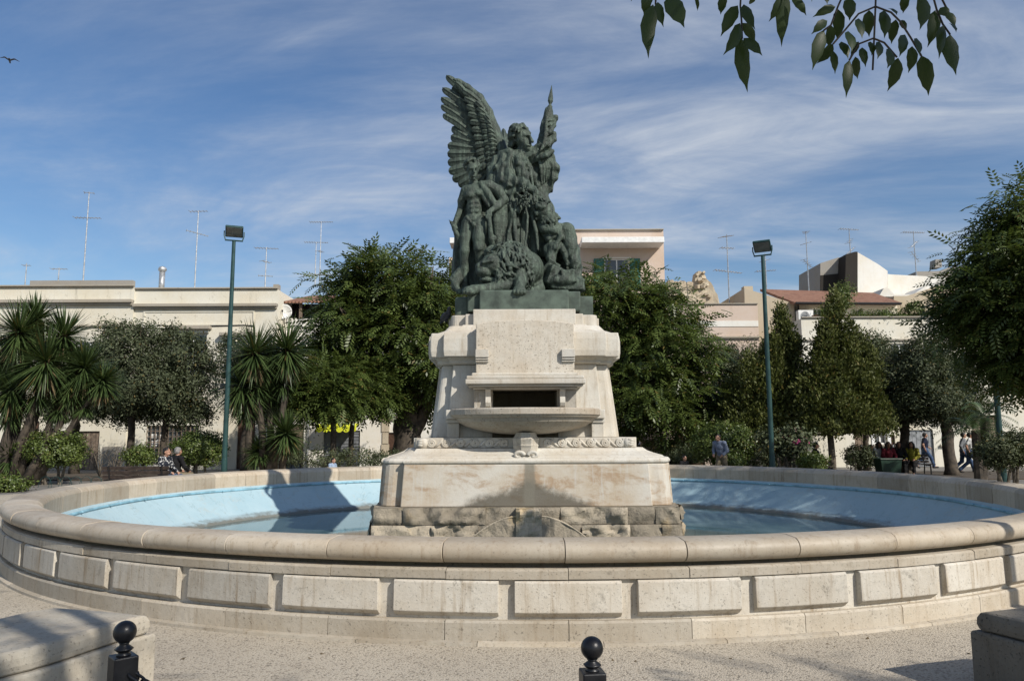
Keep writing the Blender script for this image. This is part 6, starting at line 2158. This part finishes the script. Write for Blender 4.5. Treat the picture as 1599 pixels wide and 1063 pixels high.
# twigs hanging into the upper corner, each leaf its own piece
LEAVES = [(165, 20, 145, 255, 70), (185, 10, 210, 120, 45), (235, -20, 300, 122, 85), (345, -20, 355, 50, 18), (470, -20, 455, 65, 42), (530, 25, 455, 160, 60), (555, 20, 605, 130, 52), (540, 100, 465, 240, 55),
          (550, 100, 605, 188, 46), (545, 165, 572, 400, 70), (555, 165, 636, 242, 50), (722, -20, 662, 96, 46), (742, -25, 718, 205, 62), (765, -15, 825, 70, 40), (950, 30, 850, 76, 40), (915, 90, 845, 150, 42),
          (960, 40, 955, 180, 56), (900, 130, 850, 305, 62), (930, 110, 920, 210, 46), (940, 190, 868, 276, 46), (940, 220, 948, 322, 36), (1010, -10, 1010, 92, 60), (1050, 80, 1065, 170, 46), (1095, 45, 1095, 162, 55),
          (1005, 135, 1020, 226, 50), (975, 180, 1005, 256, 42), (1010, 260, 995, 425, 50), (1035, 245, 1045, 342, 42), (1065, 205, 1080, 292, 40), (1050, 180, 1012, 248, 30), (1100, 180, 1105, 242, 36), (1160, 45, 1160, 168, 58),
          (1210, 85, 1190, 192, 48), (1185, 40, 1215, 68, 36), (1225, 90, 1255, 132, 30), (1250, 150, 1225, 247, 52), (1140, 180, 1130, 257, 42), (1185, 210, 1172, 297, 50), (1220, 250, 1172, 396, 62), (1280, 200, 1262, 317, 52),
          (1300, 165, 1312, 242, 40), (1320, 240, 1350, 415, 76), (1325, -20, 1312, 132, 68), (1380, 45, 1345, 207, 62), (1415, 110, 1395, 257, 48), (1400, 35, 1442, 72, 46), (1420, 50, 1465, 122, 38), (1445, 150, 1470, 327, 78),
          (1445, 105, 1470, 142, 36), (1250, -20, 1240, 60, 45), (80, -25, 70, 8, 30), (600, -20, 580, 20, 30), (905, -30, 915, 22, 40), (840, -25, 848, 12, 20), (150, -30, 125, 70, 50)]
STEMS = [[(180, -60), (175, 20)], [(545, -60), (540, 25), (546, 100), (548, 168)], [(742, -60), (742, 0)], [(1125, -60), (1122, 30), (1116, 170), (1110, 302)], [(1124, 28), (1050, 60), (1000, 120), (940, 190)], [(1115, 165), (1050, 190), (1010, 260)],
         [(1124, 30), (1190, 55), (1230, 95), (1275, 165), (1320, 242)], [(1118, 168), (1160, 185), (1215, 248)], [(1358, -60), (1385, 40), (1412, 105), (1444, 150)], [(1395, -30), (1440, 60), (1470, 130)], [(1000, -60), (960, 30), (930, 110), (900, 132)], [(1250, -60), (1250, -10)]]
DB = 1.55
br = place('leafy_branch', None, ct)


def lz(zx, zy, dd=0.0):
    return at_y(960 + zx / 2.757, zy / 2.757, DB + dd) - Vector(ct.location)


rgb = random.Random(4)
for sp in STEMS:
    g = Geo(); g.tube([lz(x, y) for x, y in sp], [.0022] * len(sp), 5)
    part('leaf_stalk', g, MAT['bark'], br)
hub = lz(800, -700, -.35)
g = Geo()
for sp in STEMS:
    if sp[0][1] <= -30:
        a = lz(*sp[0]); g.tube([a, a.lerp(hub, .5) + Vector((0, 0, .06)), hub], [.0022, .004, .007], 5)
g.tube([hub, hub.lerp(Vector((0, 0, 3.4)), .5) + Vector((0, 0, .8)), Vector((0, .1, 3.3))], [.009, .03, .06], 6)
part('branchlet', g, MAT['bark'], br)
for x0, y0, x1, y1, w in LEAVES:
    dd = rgb.uniform(-.06, .06)
    a, b_ = lz(x0, y0, dd * .3), lz(x1, y1, dd)
    ax = b_ - a
    view = Vector((0, 1, .35)).normalized()
    sd_ = ax.cross(view).normalized()
    nn = ax.cross(sd_).normalized()
    wm = w / 2.757 / F * DB * .5
    cv = rgb.uniform(-.06, .06) * ax.length
    rows = []
    for k in range(8):
        t = k / 7
        s_ = math.sin(PI * min(1, t * 1.02) ** .72) ** .85 if t < 1 else 0
        s_ = (0.02 + s_) * (1 if t < .78 else (1 - (t - .78) / .22) * .8 + .06)
        c_ = a + ax * t + sd_ * cv * math.sin(PI * t) + nn * .006 * math.sin(PI * t)
        j = 1 + (.06 if k % 2 else -.04)
        rows.append([c_ - sd_ * wm * s_ * j - nn * wm * s_ * .25, c_, c_ + sd_ * wm * s_ * (2 - j) - nn * wm * s_ * .25])
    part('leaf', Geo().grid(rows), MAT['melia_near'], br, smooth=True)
# ---------------------------------------------------------------- entrance blocks, bollards and chain
def stone_seat(label, mirror):
    slab = [(-3.6, 3.0), (-3.1, 3.6), (-2.79, 4.15), (-2.66, 4.35), (-2.575, 4.58), (-2.50, 4.86), (-2.42, 5.07), (-2.385, 5.14), (-2.735, 5.27), (-3.134, 5.38), (-3.24, 5.28), (-3.36, 4.95), (-3.75, 4.1), (-4.3, 3.3)]
    root = Vector((-3.1, 4.3, 0)) if not mirror else Vector((3.9, 4.3, 0))
    t = thing('stone_bench', label, 'stone bench', root, group='curved stone seats at the entrance')
    f = (lambda p: ((0.66 - p[0]) - root.x, p[1] - root.y)) if mirror else (lambda p: (p[0] - root.x, p[1] - root.y))
    S_ = [f(p) for p in slab]
    c_ = (sum(p[0] for p in S_) / len(S_), sum(p[1] for p in S_) / len(S_))
    if mirror: S_ = S_[::-1]
    g = Geo()
    ins = lambda k: [(c_[0] + (p[0] - c_[0]) * k, c_[1] + (p[1] - c_[1]) * k) for p in S_]
    g.loft([[(x, y, z) for x, y in ins(k)] for k, z in ((.955, .372), (.985, .385), (1.0, .415), (.995, .455), (.97, .487), (.93, .497))])
    sm_ = MAT['old_shaded' if mirror else 'old']
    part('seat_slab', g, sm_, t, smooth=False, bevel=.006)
    g = Geo()
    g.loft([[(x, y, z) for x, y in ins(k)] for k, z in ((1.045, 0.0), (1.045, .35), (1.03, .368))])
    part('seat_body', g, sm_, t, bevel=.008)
    return t


stone_seat('curved pale stone seat beside the black bollard with chain', False)
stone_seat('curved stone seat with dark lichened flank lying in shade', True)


def bollard(label, px, Y, ball_y, post_y, rz):
    p = at_y(px, post_y, Y)
    bz = at_y(px, ball_y, Y).z
    t = thing('bollard', label, 'bollard', (p.x, Y, 0), rz, group='black ball-topped bollards')
    h = p.z
    part('post', Geo().box(-.05, .05, -.05, .05, 0, h), MAT['iron'], t, bevel=.006)
    part('foot', Geo().box(-.075, .075, -.075, .075, 0, .05), MAT['iron'], t, bevel=.01)
    r = .048
    g = Geo()
    top = bz - r * .92
    hh = top - h
    rings = []
    n = 20
    for k, (rr, zz) in enumerate(((.030, 0), (.030, .10), (.020, .18), (.034, .42), (.037, .5), (.034, .58), (.020, .80), (.019, .9), (.024, 1.0))):
        rings.append([((rr * (1.07 if i % 2 else .96) if .3 < zz < .7 else rr) * math.cos(2 * PI * i / n), (rr * (1.07 if i % 2 else .96) if .3 < zz < .7 else rr) * math.sin(2 * PI * i / n), h + hh * zz) for i in range(n)])
    g.loft(rings)
    part('neck', g, MAT['iron'], t, smooth=True)
    g = Geo()
    g.lathe([(r * math.cos(a) + 1e-4, r * math.sin(a)) for a in np.linspace(-PI / 2, PI / 2, 17)], 28, (0, 0, bz))
    part('ball_finial', g, MAT['iron'], t, smooth=True)
    g = Geo()
    ring = [(.062, .018 * math.cos(a), h - .10 + .018 * math.sin(a)) for a in np.linspace(0, 2 * PI, 13)]
    g.tube(ring, .005, 6)
    part('chain_eye', g, MAT['iron'], t)
    return t


b1 = bollard('black square bollard with ball finial and chain beside the curved stone seat', 193, 3.45, 986, 1022, .75)
b2_ = bollard('black square bollard with ball finial standing alone on open paving', 925, 3.35, 1011, 1046, .12)
a = Vector(b1.location) + Vector((.045, -.02, at_y(193, 1048, 3.45).z)); e = Vector(b2_.location) + Vector((-.06, 0, at_y(925, 1070, 3.35).z))
ch = thing('chain', 'black iron chain hanging from the bollard by the curved seat', 'chain', a)
lk = Geo()
lk.tube([(.030 * math.cos(t) + (.014 if math.cos(t) > 0 else -.014), .017 * math.sin(t), 0) for t in np.linspace(0, 2 * PI, 17)], .0062, 6)
lm = mesh_of('chain_link', lk, MAT['iron'], True)
d = e - a
L = d.length
nlk = int(L * 1.12 / .066)
for i in range(nlk):
    t = (i + .5) / nlk
    sag = .30
    p = d * t - Vector((0, 0, 4 * sag * t * (1 - t)))
    tg = (d - Vector((0, 0, 4 * sag * (1 - 2 * t)))).normalized()
    o = place('chain_link', lm, ch)
    q = tg.to_track_quat('X', 'Z').to_matrix().to_4x4() @ Matrix.Rotation(PI / 2 * (i % 2) + .3, 4, 'X')
    o.matrix_local = Matrix.Translation(p) @ q

# ---------------------------------------------------------------- benches, bin, cabinet, niche, edging
MAT['slat'] = m_plain('dark_bench_timber', (0.045, 0.032, 0.026), 0.6, 0.25, 6)
MAT['bin'] = m_plain('dark_green_plastic', (0.012, 0.035, 0.022), 0.45, 0.15, 4)


def bench(label, px, Y, rz, w=1.9):
    p = on_ground(px, Y)
    t = thing('park_bench', label, 'bench', p, rz, group='timber park benches')
    for k in range(4):
        part('seat_slat', Geo().box(-w / 2, w / 2, -.26 + .12 * k, -.165 + .12 * k, .42, .455), MAT['slat'], t, bevel=.008)
    for k in range(3):
        o = part('back_slat', Geo().box(-w / 2, w / 2, -.02, .02, -.05, .05), MAT['slat'], t, bevel=.008)
        o.location = (0, .24 + .03 * k, .53 + .125 * k); o.rotation_euler = (-.22, 0, 0)
    for sx in (-1, 1):
        g = Geo(); x = sx * (w / 2 - .2)
        g.tube([(x, -.24, 0), (x, -.22, .41)], .025, 6); g.tube([(x, .28, 0), (x, .22, .41), (x, .34, .84)], .025, 6); g.tube([(x, -.24, .40), (x, .24, .40)], .022, 6)
        part('leg', g, MAT['iron'], t)
    return t


bench('dark timber bench seating the man in the patterned shirt', 222, 21.9, PI)
bench('dark timber bench seating the man in the dark suit', 1276, 29.6, PI * .5)
bench('dark timber bench seating the women behind the green bin', 1388, 30.8, 0, 3.4)
p = on_ground(1384, 28.8)
t = thing('litter_bin', 'dark green wheeled bin in front of the seated women', 'bin', p)
g = Geo(); g.loft([[(x * s, y * s, z) for x, y in ((-.40, -.30), (.40, -.30), (.40, .30), (-.40, .30))] for s, z in ((.86, .10), (1.0, .70))]); part('body', g, MAT['bin'], t, bevel=.02)
g = Geo(); g.box(-.43, .43, -.33, .33, .703, .75); part('lid', g, MAT['bin'], t, bevel=.02)
for sx in (-1, 1):
    g = Geo(); g.tube([(sx * .30, .2, .09), (sx * .36, .2, .09)], .09, 14); part('wheel', g, MAT['iron'], t)
p = on_ground(458, 36.0)
t = thing('utility_cabinet', 'dark grey metal cabinet behind the flowering yucca', 'cabinet', p)
part('body', Geo().box(-.45, .45, -.2, .2, .05, .96), MAT['iron'], t, bevel=.01)
part('top', Geo().box(-.48, .48, -.23, .23, .963, 1.02), MAT['iron'], t, bevel=.01)
for sx in (-1, 1): part('door', Geo().box(sx * .22 - .2, sx * .22 + .2, -.215, -.203, .12, .9), MAT['shutter_grey'], t)
# stone wall niche with round arch, behind the basin
Yn = 33.5
n0, n1 = at_y(1003, 690, Yn), at_y(1076, 727, Yn)
t = thing('stone_niche', 'low pale stone wall with a dark round arch behind the basin', 'wall', (n0.x, Yn, 0))
zt = n0.z
ac_, ar = at_y(1058, 700, Yn).x - n0.x, .36
wN = n1.x - n0.x
g = Geo()
outl = [(0, 0), (ac_ - ar, 0)] + [(ac_ - ar * math.cos(a), .80 + ar * math.sin(a)) for a in np.linspace(0, PI, 13)] + [(ac_ + ar, 0), (wN, 0), (wN, zt), (0, zt)]
g.loft([[(x, y, z) for x, z in outl] for y in (0, .5)])
part('wall_body', g, MAT['ashlar'], t)
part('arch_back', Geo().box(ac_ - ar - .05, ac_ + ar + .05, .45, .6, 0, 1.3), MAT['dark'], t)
part('coping', Geo().box(-.05, wN + .05, -.06, .56, zt + .003, zt + .1), MAT['ashlar'], t, bevel=.01)
# wire hoops edging the bed
hp = Geo(); hp.tube([(-.22 * math.cos(a), 0, .36 * math.sin(a)) for a in np.linspace(0, PI, 13)], .008, 5)
hm = mesh_of('hoop', hp, MAT['lamp_green'])
t = thing('wire_edging', 'low green wire hoop edging along the bed by the brown door', 'fence', on_ground(140, 25.5))
for i in range(9): place('hoop', hm, t, loc=(-1.4 + .34 * i, .01 * (i % 2), 0))

# parked car glimpsed between trees
MAT['car'] = m_plain('pale_silver_car_paint', (0.45, 0.46, 0.48), 0.25, 0.05, 3, 0.4, 0.6)
MAT['rubber'] = m_plain('tyre_rubber', (0.02, 0.02, 0.02), 0.8, 0.1, 5)
cp = on_ground(1018, 37.0)
t = thing('parked_car', 'pale silver parked car glimpsed beneath the broad chinaberry', 'car', cp)
prof = [(-2.0, .35), (-2.05, .62), (-1.9, .86), (-1.2, .95), (-.65, 1.38), (.75, 1.42), (1.45, 1.0), (1.95, .88), (2.05, .6), (2.0, .35)]
g = Geo(); g.loft([[(x * (1 if abs(y) < .7 else .98), y, z if abs(y) < .7 else (z if z < .9 else .9 + (z - .9) * .86)) for x, z in prof] for y in (-.84, -.69, .69, .84)])
part('body', g, MAT['car'], t, bevel=.04)
g = Geo()
for sy in (-1, 1):
    for a_, b_, c_, d_ in ((-1.02, -.08, -.62, -.08), (-.02, 1.18, -.02, .70)):
        g.add([(a_, sy * .832, .96), (b_, sy * .832, .96), (d_, sy * .80, 1.30), (c_, sy * .80, 1.30)], [(0, 1, 2, 3)])
part('side_glass', g, MAT['glass'], t)
for x in (-1.25, 1.3):
    for sy in (-1, 1):
        g = Geo(); g.tube([(x, sy * .68, .31), (x, sy * .86, .31)], .31, 20); w_ = part('wheel', g, MAT['rubber'], t)
        g = Geo(); g.tube([(x, sy * .85, .31), (x, sy * .87, .31)], .19, 14); part('rim', g, MAT['galv'], w_)
for sy in (-.6, .6): part('headlight', Geo().box(-2.06, -1.98, sy - .14, sy + .14, .62, .76), MAT['lamp_glass'], t)


# ---------------------------------------------------------------- people
def cloth(name, col, rough=.8, pattern=None):
    m = NM(name)
    v = m.pos(obj=True)
    c_ = m.mix(m.ramp(m.noise(v, 7, 4), .3, .7), tuple(x * .75 for x in col), col)
    if pattern:
        vo = m.n('ShaderNodeTexVoronoi', {'Vector': v, 'Scale': 16.0}).outputs[0]
        c_ = m.mix(m.ramp(vo, .32, .42), pattern, c_)
    m.bump(m.noise(v, 9, 4), .4, .02)
    return m.fin(c_, rough, .2)


POSES = {
    'stand': dict(pel=(0, 0, .94), che=(0, -.02, 1.28), nek=(0, -.02, 1.47), hea=(0, -.05, 1.61), sl=(-.18, 0, 1.41), sr=(.18, 0, 1.41), el=(-.25, .02, 1.14), er=(.25, .02, 1.14), hl=(-.24, -.10, .90), hr=(.24, -.10, .90),
                  kl=(-.10, -.02, .50), kr=(.10, -.02, .50), al=(-.11, .02, .09), ar=(.11, .02, .09), tl=(-.12, -.17, .04), tr=(.12, -.17, .04)),
    'lean': dict(pel=(0, 0, .92), che=(0, -.10, 1.25), nek=(0, -.17, 1.42), hea=(0, -.23, 1.54), sl=(-.18, -.12, 1.37), sr=(.18, -.12, 1.37), el=(-.25, -.08, 1.10), er=(.25, -.06, 1.10), hl=(-.16, -.26, .98), hr=(.16, -.24, .96),
                 kl=(-.10, -.14, .50), kr=(.10, .06, .50), al=(-.11, -.16, .09), ar=(.11, .22, .11), tl=(-.12, -.34, .04), tr=(.12, .05, .04)),
    'walk': dict(pel=(0, 0, .91), che=(0, -.03, 1.26), nek=(0, -.04, 1.45), hea=(0, -.07, 1.59), sl=(-.18, .02, 1.39), sr=(.18, -.05, 1.39), el=(-.24, .15, 1.14), er=(.24, -.10, 1.14), hl=(-.22, .06, .92), hr=(.20, -.32, .98),
                 kl=(-.09, -.24, .50), kr=(.09, .06, .48), al=(-.09, -.34, .10), ar=(.09, .38, .16), tl=(-.09, -.52, .06), tr=(.09, .26, .03)),
    'sit': dict(pel=(0, .02, .54), che=(0, .0, .88), nek=(0, -.02, 1.08), hea=(0, -.06, 1.22), sl=(-.18, 0, 1.02), sr=(.18, 0, 1.02), el=(-.25, -.08, .77), er=(.25, -.08, .77), hl=(-.14, -.34, .64), hr=(.14, -.34, .64),
                kl=(-.13, -.44, .52), kr=(.13, -.44, .52), al=(-.13, -.46, .09), ar=(.13, -.46, .09), tl=(-.13, -.64, .04), tr=(.13, -.64, .04)),
}


def person(label, px, Y, rz, pose, top, legs, hair='hair', sleeves=True, long_hair=False, scale=1.0, dz=0.0, group=None, jacket=None):
    J = {k: np.array(v) for k, v in POSES[pose].items()}
    vx = .0165
    t = thing('person', label, 'person', on_ground(px, Y) + Vector((0, 0, dz)), rz, group)
    t.scale = (scale,) * 3
    lo = np.min(list(J.values()), 0) - .2; hi = np.max(list(J.values()), 0) + .22
    hip = (J['pel'] + np.array((-.09, 0, -.02)), J['pel'] + np.array((.09, 0, -.02)))
    b_ = Clay(lo, hi, vx)
    b_.cap(J['pel'], J['che'], .12, .13, .06).cap(J['che'], J['nek'], .11, .06, .05).cap(J['nek'], J['hea'], .052, .055, .02)
    h = J['hea']
    b_.ell(h + (0, .015, .03), (.076, .095, .095), .02).ell(h + (0, -.03, -.045), (.056, .062, .062), .02)
    b_.cap(h + (0, -.10, .005), h + (0, -.115, -.025), .012, .018, .008)
    b_.ell(h + (-.08, .01, -.01), (.014, .022, .032), .006).ell(h + (.08, .01, -.01), (.014, .022, .032), .006)
    b_.cap(h + (-.04, -.085, .022), h + (.04, -.085, .022), .012, .012, .01)
    b_.cap(h + (-.022, -.092, -.06), h + (.022, -.092, -.06), .010, .010, .008)
    for s_ in 'lr':
        sg = -1 if s_ == 'l' else 1
        S0, E0, H0 = J['s' + s_], J['e' + s_], J['h' + s_]
        b_.chain([S0, E0, H0], [.055, .043, .030], .02)
        dv = (H0 - E0) / np.linalg.norm(H0 - E0)
        b_.ell(H0 + dv * .04, (.034, .034, .040), .015)
        sd_ = np.cross(dv, (0, 0, 1.0)); sd_ = sd_ / (np.linalg.norm(sd_) + 1e-6) if np.linalg.norm(sd_) > .1 else np.array((0, 1.0, 0))
        for q, (o_, ln) in enumerate(((-.028, .058), (-.009, .07), (.009, .066), (.027, .05))):
            p0 = H0 + dv * .065 + sd_ * o_
            p1 = p0 + dv * ln * .55 + np.array((0, 0, -.008)); b_.cap(p0, p1, .0115, .0105, .003); b_.cap(p1, p1 + dv * ln * .35 + np.array((0, 0, -.02)), .0105, .009, .003)
        b_.cap(H0 + dv * .02 + sd_ * -.03 * sg, H0 + dv * .065 + sd_ * -.055 * sg, .013, .010, .004)
        hp_ = hip[0 if s_ == 'l' else 1]
        b_.chain([hp_, J['k' + s_], J['a' + s_]], [.085, .058, .04], .03)
        b_.cap(J['a' + s_], J['t' + s_], .04, .032, .02)
    place('body', b_.net('body', MAT['skin']), t)
    c_ = Clay(lo, hi, vx)
    c_.cap(J['pel'] + (0, 0, .02), J['che'], .145, .155, .06).cap(J['sl'], J['sr'], .075, .075, .06).cap(J['che'], J['nek'] - (0, 0, .03), .13, .075, .05)
    for s_ in 'lr':
        if sleeves:
            c_.chain([J['s' + s_], J['e' + s_], J['e' + s_] * .12 + J['h' + s_] * .88], [.074, .060, .048], .03)
        else:
            c_.cap(J['s' + s_], J['s' + s_] * .35 + J['e' + s_] * .65, .074, .066, .03)
    c_.ripple(lo, hi, lambda X_, Y_, Z_: .006 * np.sin(30 * Z_ + 14 * X_ + 8 * np.sin(9 * Y_)))
    place('shirt' if jacket is None else 'jacket', c_.net('shirt', top), t)
    if jacket is not None:
        g = Geo(); n_ = J['nek'] + np.array((0, -.115, -.12))
        g.add([n_ + (-.045, 0, .10), n_ + (.045, 0, .10), n_ + (0, -.045, -.14), n_ + (0, .05, 0)], [(0, 1, 2), (1, 0, 3), (2, 1, 3), (0, 2, 3)])
        part('shirt_front', g, jacket, t)
    l_ = Clay(lo, hi, vx)
    l_.cap(hip[0], hip[1], .115, .115, .05).cap(J['pel'], J['pel'] + (0, 0, .06), .135, .13, .05)
    for i, s_ in enumerate('lr'):
        l_.chain([hip[i], J['k' + s_], J['a' + s_] + (0, 0, .02)], [.105, .078, .066], .03)
    l_.ripple(lo, hi, lambda X_, Y_, Z_: .005 * np.sin(36 * Z_ + 20 * Y_))
    place('trousers', l_.net('trousers', legs), t)
    s2 = Clay(lo, hi, vx)
    for s_ in 'lr':
        s2.cap(J['a' + s_] + (0, .02, -.035), J['t' + s_], .05, .042, .03).cap(J['a' + s_] + (0, .03, .0), J['a' + s_] + (0, .03, -.03), .05, .05, .02)
    place('shoes', s2.net('shoes', MAT['rubber']), t)
    if hair:
        hr = Clay(h - .3, h + .25, .014)
        hr.ell(h + (0, .03, .05), (.088, .098, .088), .02)
        hr.ell(h + (0, .06, .0), (.082, .075, .085), .02)
        if long_hair:
            for x in (-.07, 0, .07): hr.chain([h + (x, .06, .02), h + (x * 1.15, .07, -.12), h + (x * 1.1, .05, -.24)], [.055, .05, .035], .03)
            for x in (-.085, .085): hr.chain([h + (x, 0, .02), h + (x * 1.1, -.01, -.1), h + (x, -.02, -.2)], [.035, .034, .02], .02)
        hr.ell(h + (0, -.085, -.02), (.066, .055, .075), .01, op='s')
        hr.ripple(h - .3, h + .25, lambda X_, Y_, Z_: .006 * np.sin(70 * X_ + 30 * Z_))
        place('hair', hr.net('hair', MAT[hair]), t)
    return t


C_ = {k: cloth(k + '_cloth', v) for k, v in dict(navy=(.012, .016, .035), jeans=(.05, .085, .16), black=(.012, .012, .013), bluegrey=(.17, .20, .27), white=(.62, .62, .60), red=(.16, .02, .03), olive=(.24, .22, .03), khaki=(.18, .15, .10),
                                             skyblue=(.28, .36, .48), grey=(.20, .21, .22)).items()}
C_['pattern'] = cloth('patterned_shirt', (.015, .018, .028), .8, (.42, .42, .40))
person('man in a black and white patterned shirt and jeans sitting on a bench', 259, 21.95, 1.35, 'sit', C_['pattern'], C_['jeans'])
person('man with grey hair in a black jacket sitting facing away', 277, 22.7, 2.7, 'sit', C_['black'], C_['khaki'], 'hair_grey')
person('small person in pale blue top sitting low behind the basin rim', 520, 25.2, 1.1, 'sit', C_['skyblue'], C_['jeans'], 'hair', scale=.70)
person('man in a blue grey shirt walking with head bent behind the basin', 1126, 26.5, -.75, 'lean', C_['bluegrey'], C_['khaki'], 'hair', sleeves=True)
person('small dark haired person sitting low in front of the stone niche', 1067, 25.4, .5, 'sit', C_['black'], C_['jeans'], 'hair', scale=.72)
person('man in a dark suit and white shirt sitting behind the low shrub', 1272, 29.5, 1.2, 'sit', C_['black'], C_['black'], 'hair', jacket=C_['white'])
WG = 'people sitting together behind the green bin'
person('woman in navy jacket sitting at the end of the bench behind the bin', 1358, 30.6, .5, 'sit', C_['navy'], C_['jeans'], 'hair', long_hair=True, scale=.92, group=WG)
person('woman with long brown hair and white top sitting behind the bin', 1371, 31.0, .2, 'sit', C_['white'], C_['jeans'], 'hair', long_hair=True, group=WG)
person('woman with long dark hair and red top sitting behind the bin', 1386, 30.7, -.1, 'sit', C_['red'], C_['black'], 'hair', long_hair=True, group=WG)
person('woman in black top sitting beside the thick oak trunk', 1403, 30.9, -.4, 'sit', C_['black'], C_['black'], 'hair', long_hair=True, group=WG)
person('woman in yellow green top sitting beyond the thick oak trunk', 1423, 30.7, -.7, 'sit', C_['olive'], C_['black'], 'hair', long_hair=True, group=WG)
person('man in navy tee shirt and jeans walking past the grey folding doors', 1443, 37.0, 1.45, 'walk', C_['navy'], C_['jeans'], 'hair', sleeves=False)
person('person in grey top and jeans walking beside the feather palm', 1503, 32.5, 1.3, 'walk', C_['grey'], C_['jeans'], 'hair')
person('person in white top and jeans walking close behind the palm', 1513, 31.7, 1.2, 'walk', C_['white'], C_['jeans'], 'hair', sleeves=False)

# ---------------------------------------------------------------- birds
MAT['feathers'] = m_plain('dark_grey_plumage', (0.035, 0.036, 0.042), 0.6, 0.25, 20)
pp = at_y(697, 495, 13.75)
t = thing('pigeon', 'dark pigeon perched on the cornice ledge under the bronze base', 'bird', (pp.x, 13.75, pp.z - .12), .6)
c = Clay((-.2, -.25, -.02), (.2, .3, .36), .012)
c.ell((0, 0, .13), (.06, .115, .075), .02, rotm(-.5, 0, 0)).cap((0, -.07, .18), (0, -.10, .25), .045, .032, .02).ell((0, -.11, .27), (.031, .037, .032), .015).cap((0, -.14, .268), (0, -.17, .26), .011, .005, .005)
c.cap((0, .08, .10), (0, .22, .03), .04, .022, .03, flat=(2, 1.6)).ell((-.055, .03, .135), (.02, .11, .05), .01, rotm(-.5, 0, 0)).ell((.055, .03, .135), (.02, .11, .05), .01, rotm(-.5, 0, 0))
c.cap((-.025, 0, .07), (-.025, -.01, .005), .009, .009, .005).cap((.025, 0, .07), (.025, -.01, .005), .009, .009, .005)
place('body', c.net('body', MAT['feathers']), t)
pp = at_y(15, 95, 30)
t = thing('flying_bird', 'small dark bird gliding in the open sky above the palazzo', 'bird', pp, .5)
c = Clay((-.4, -.25, -.15), (.4, .28, .2), .014)
c.cap((0, -.12, 0), (0, .1, 0), .045, .035, .03).ell((0, -.16, .015), (.032, .04, .032), .015).cap((0, .1, 0), (0, .22, -.005), .03, .035, .02, flat=(2, 2.2))
for sx in (-1, 1): c.chain([(sx * .03, -.03, .02), (sx * .17, -.07, .08), (sx * .34, .04, .06)], [.05, .042, .016], .02, flat=(2, 2.2))
place('body', c.net('body', MAT['feathers']), t)

# fallen leaves on the paving
rg = np.random.default_rng(77)
n = 150
ang = rg.uniform(-2.6, -.5, n); rad = rg.uniform(8.7, 11.5, n)
P = np.stack([BC.x + rad * np.cos(ang), BC.y + rad * np.sin(ang), 0.008 + 0 * ang], 1)
Dr = unit(np.stack([rg.normal(size=n), rg.normal(size=n), rg.uniform(0, .25, n)], 1)); Sd = unit(np.cross(Dr, np.array([[0, 0, 1.0]]).repeat(n, 0)))
L = rg.uniform(.02, .05, n)
V, Q = quads_leaf(P, Dr, Sd, L, L * .3)
lv = place('fallen_leaves', mesh_np('fallen_leaves', V, Q, MAT['dry']))
tag(lv, 'small dry leaves scattered on the pale paving', 'leaves', kind='stuff')
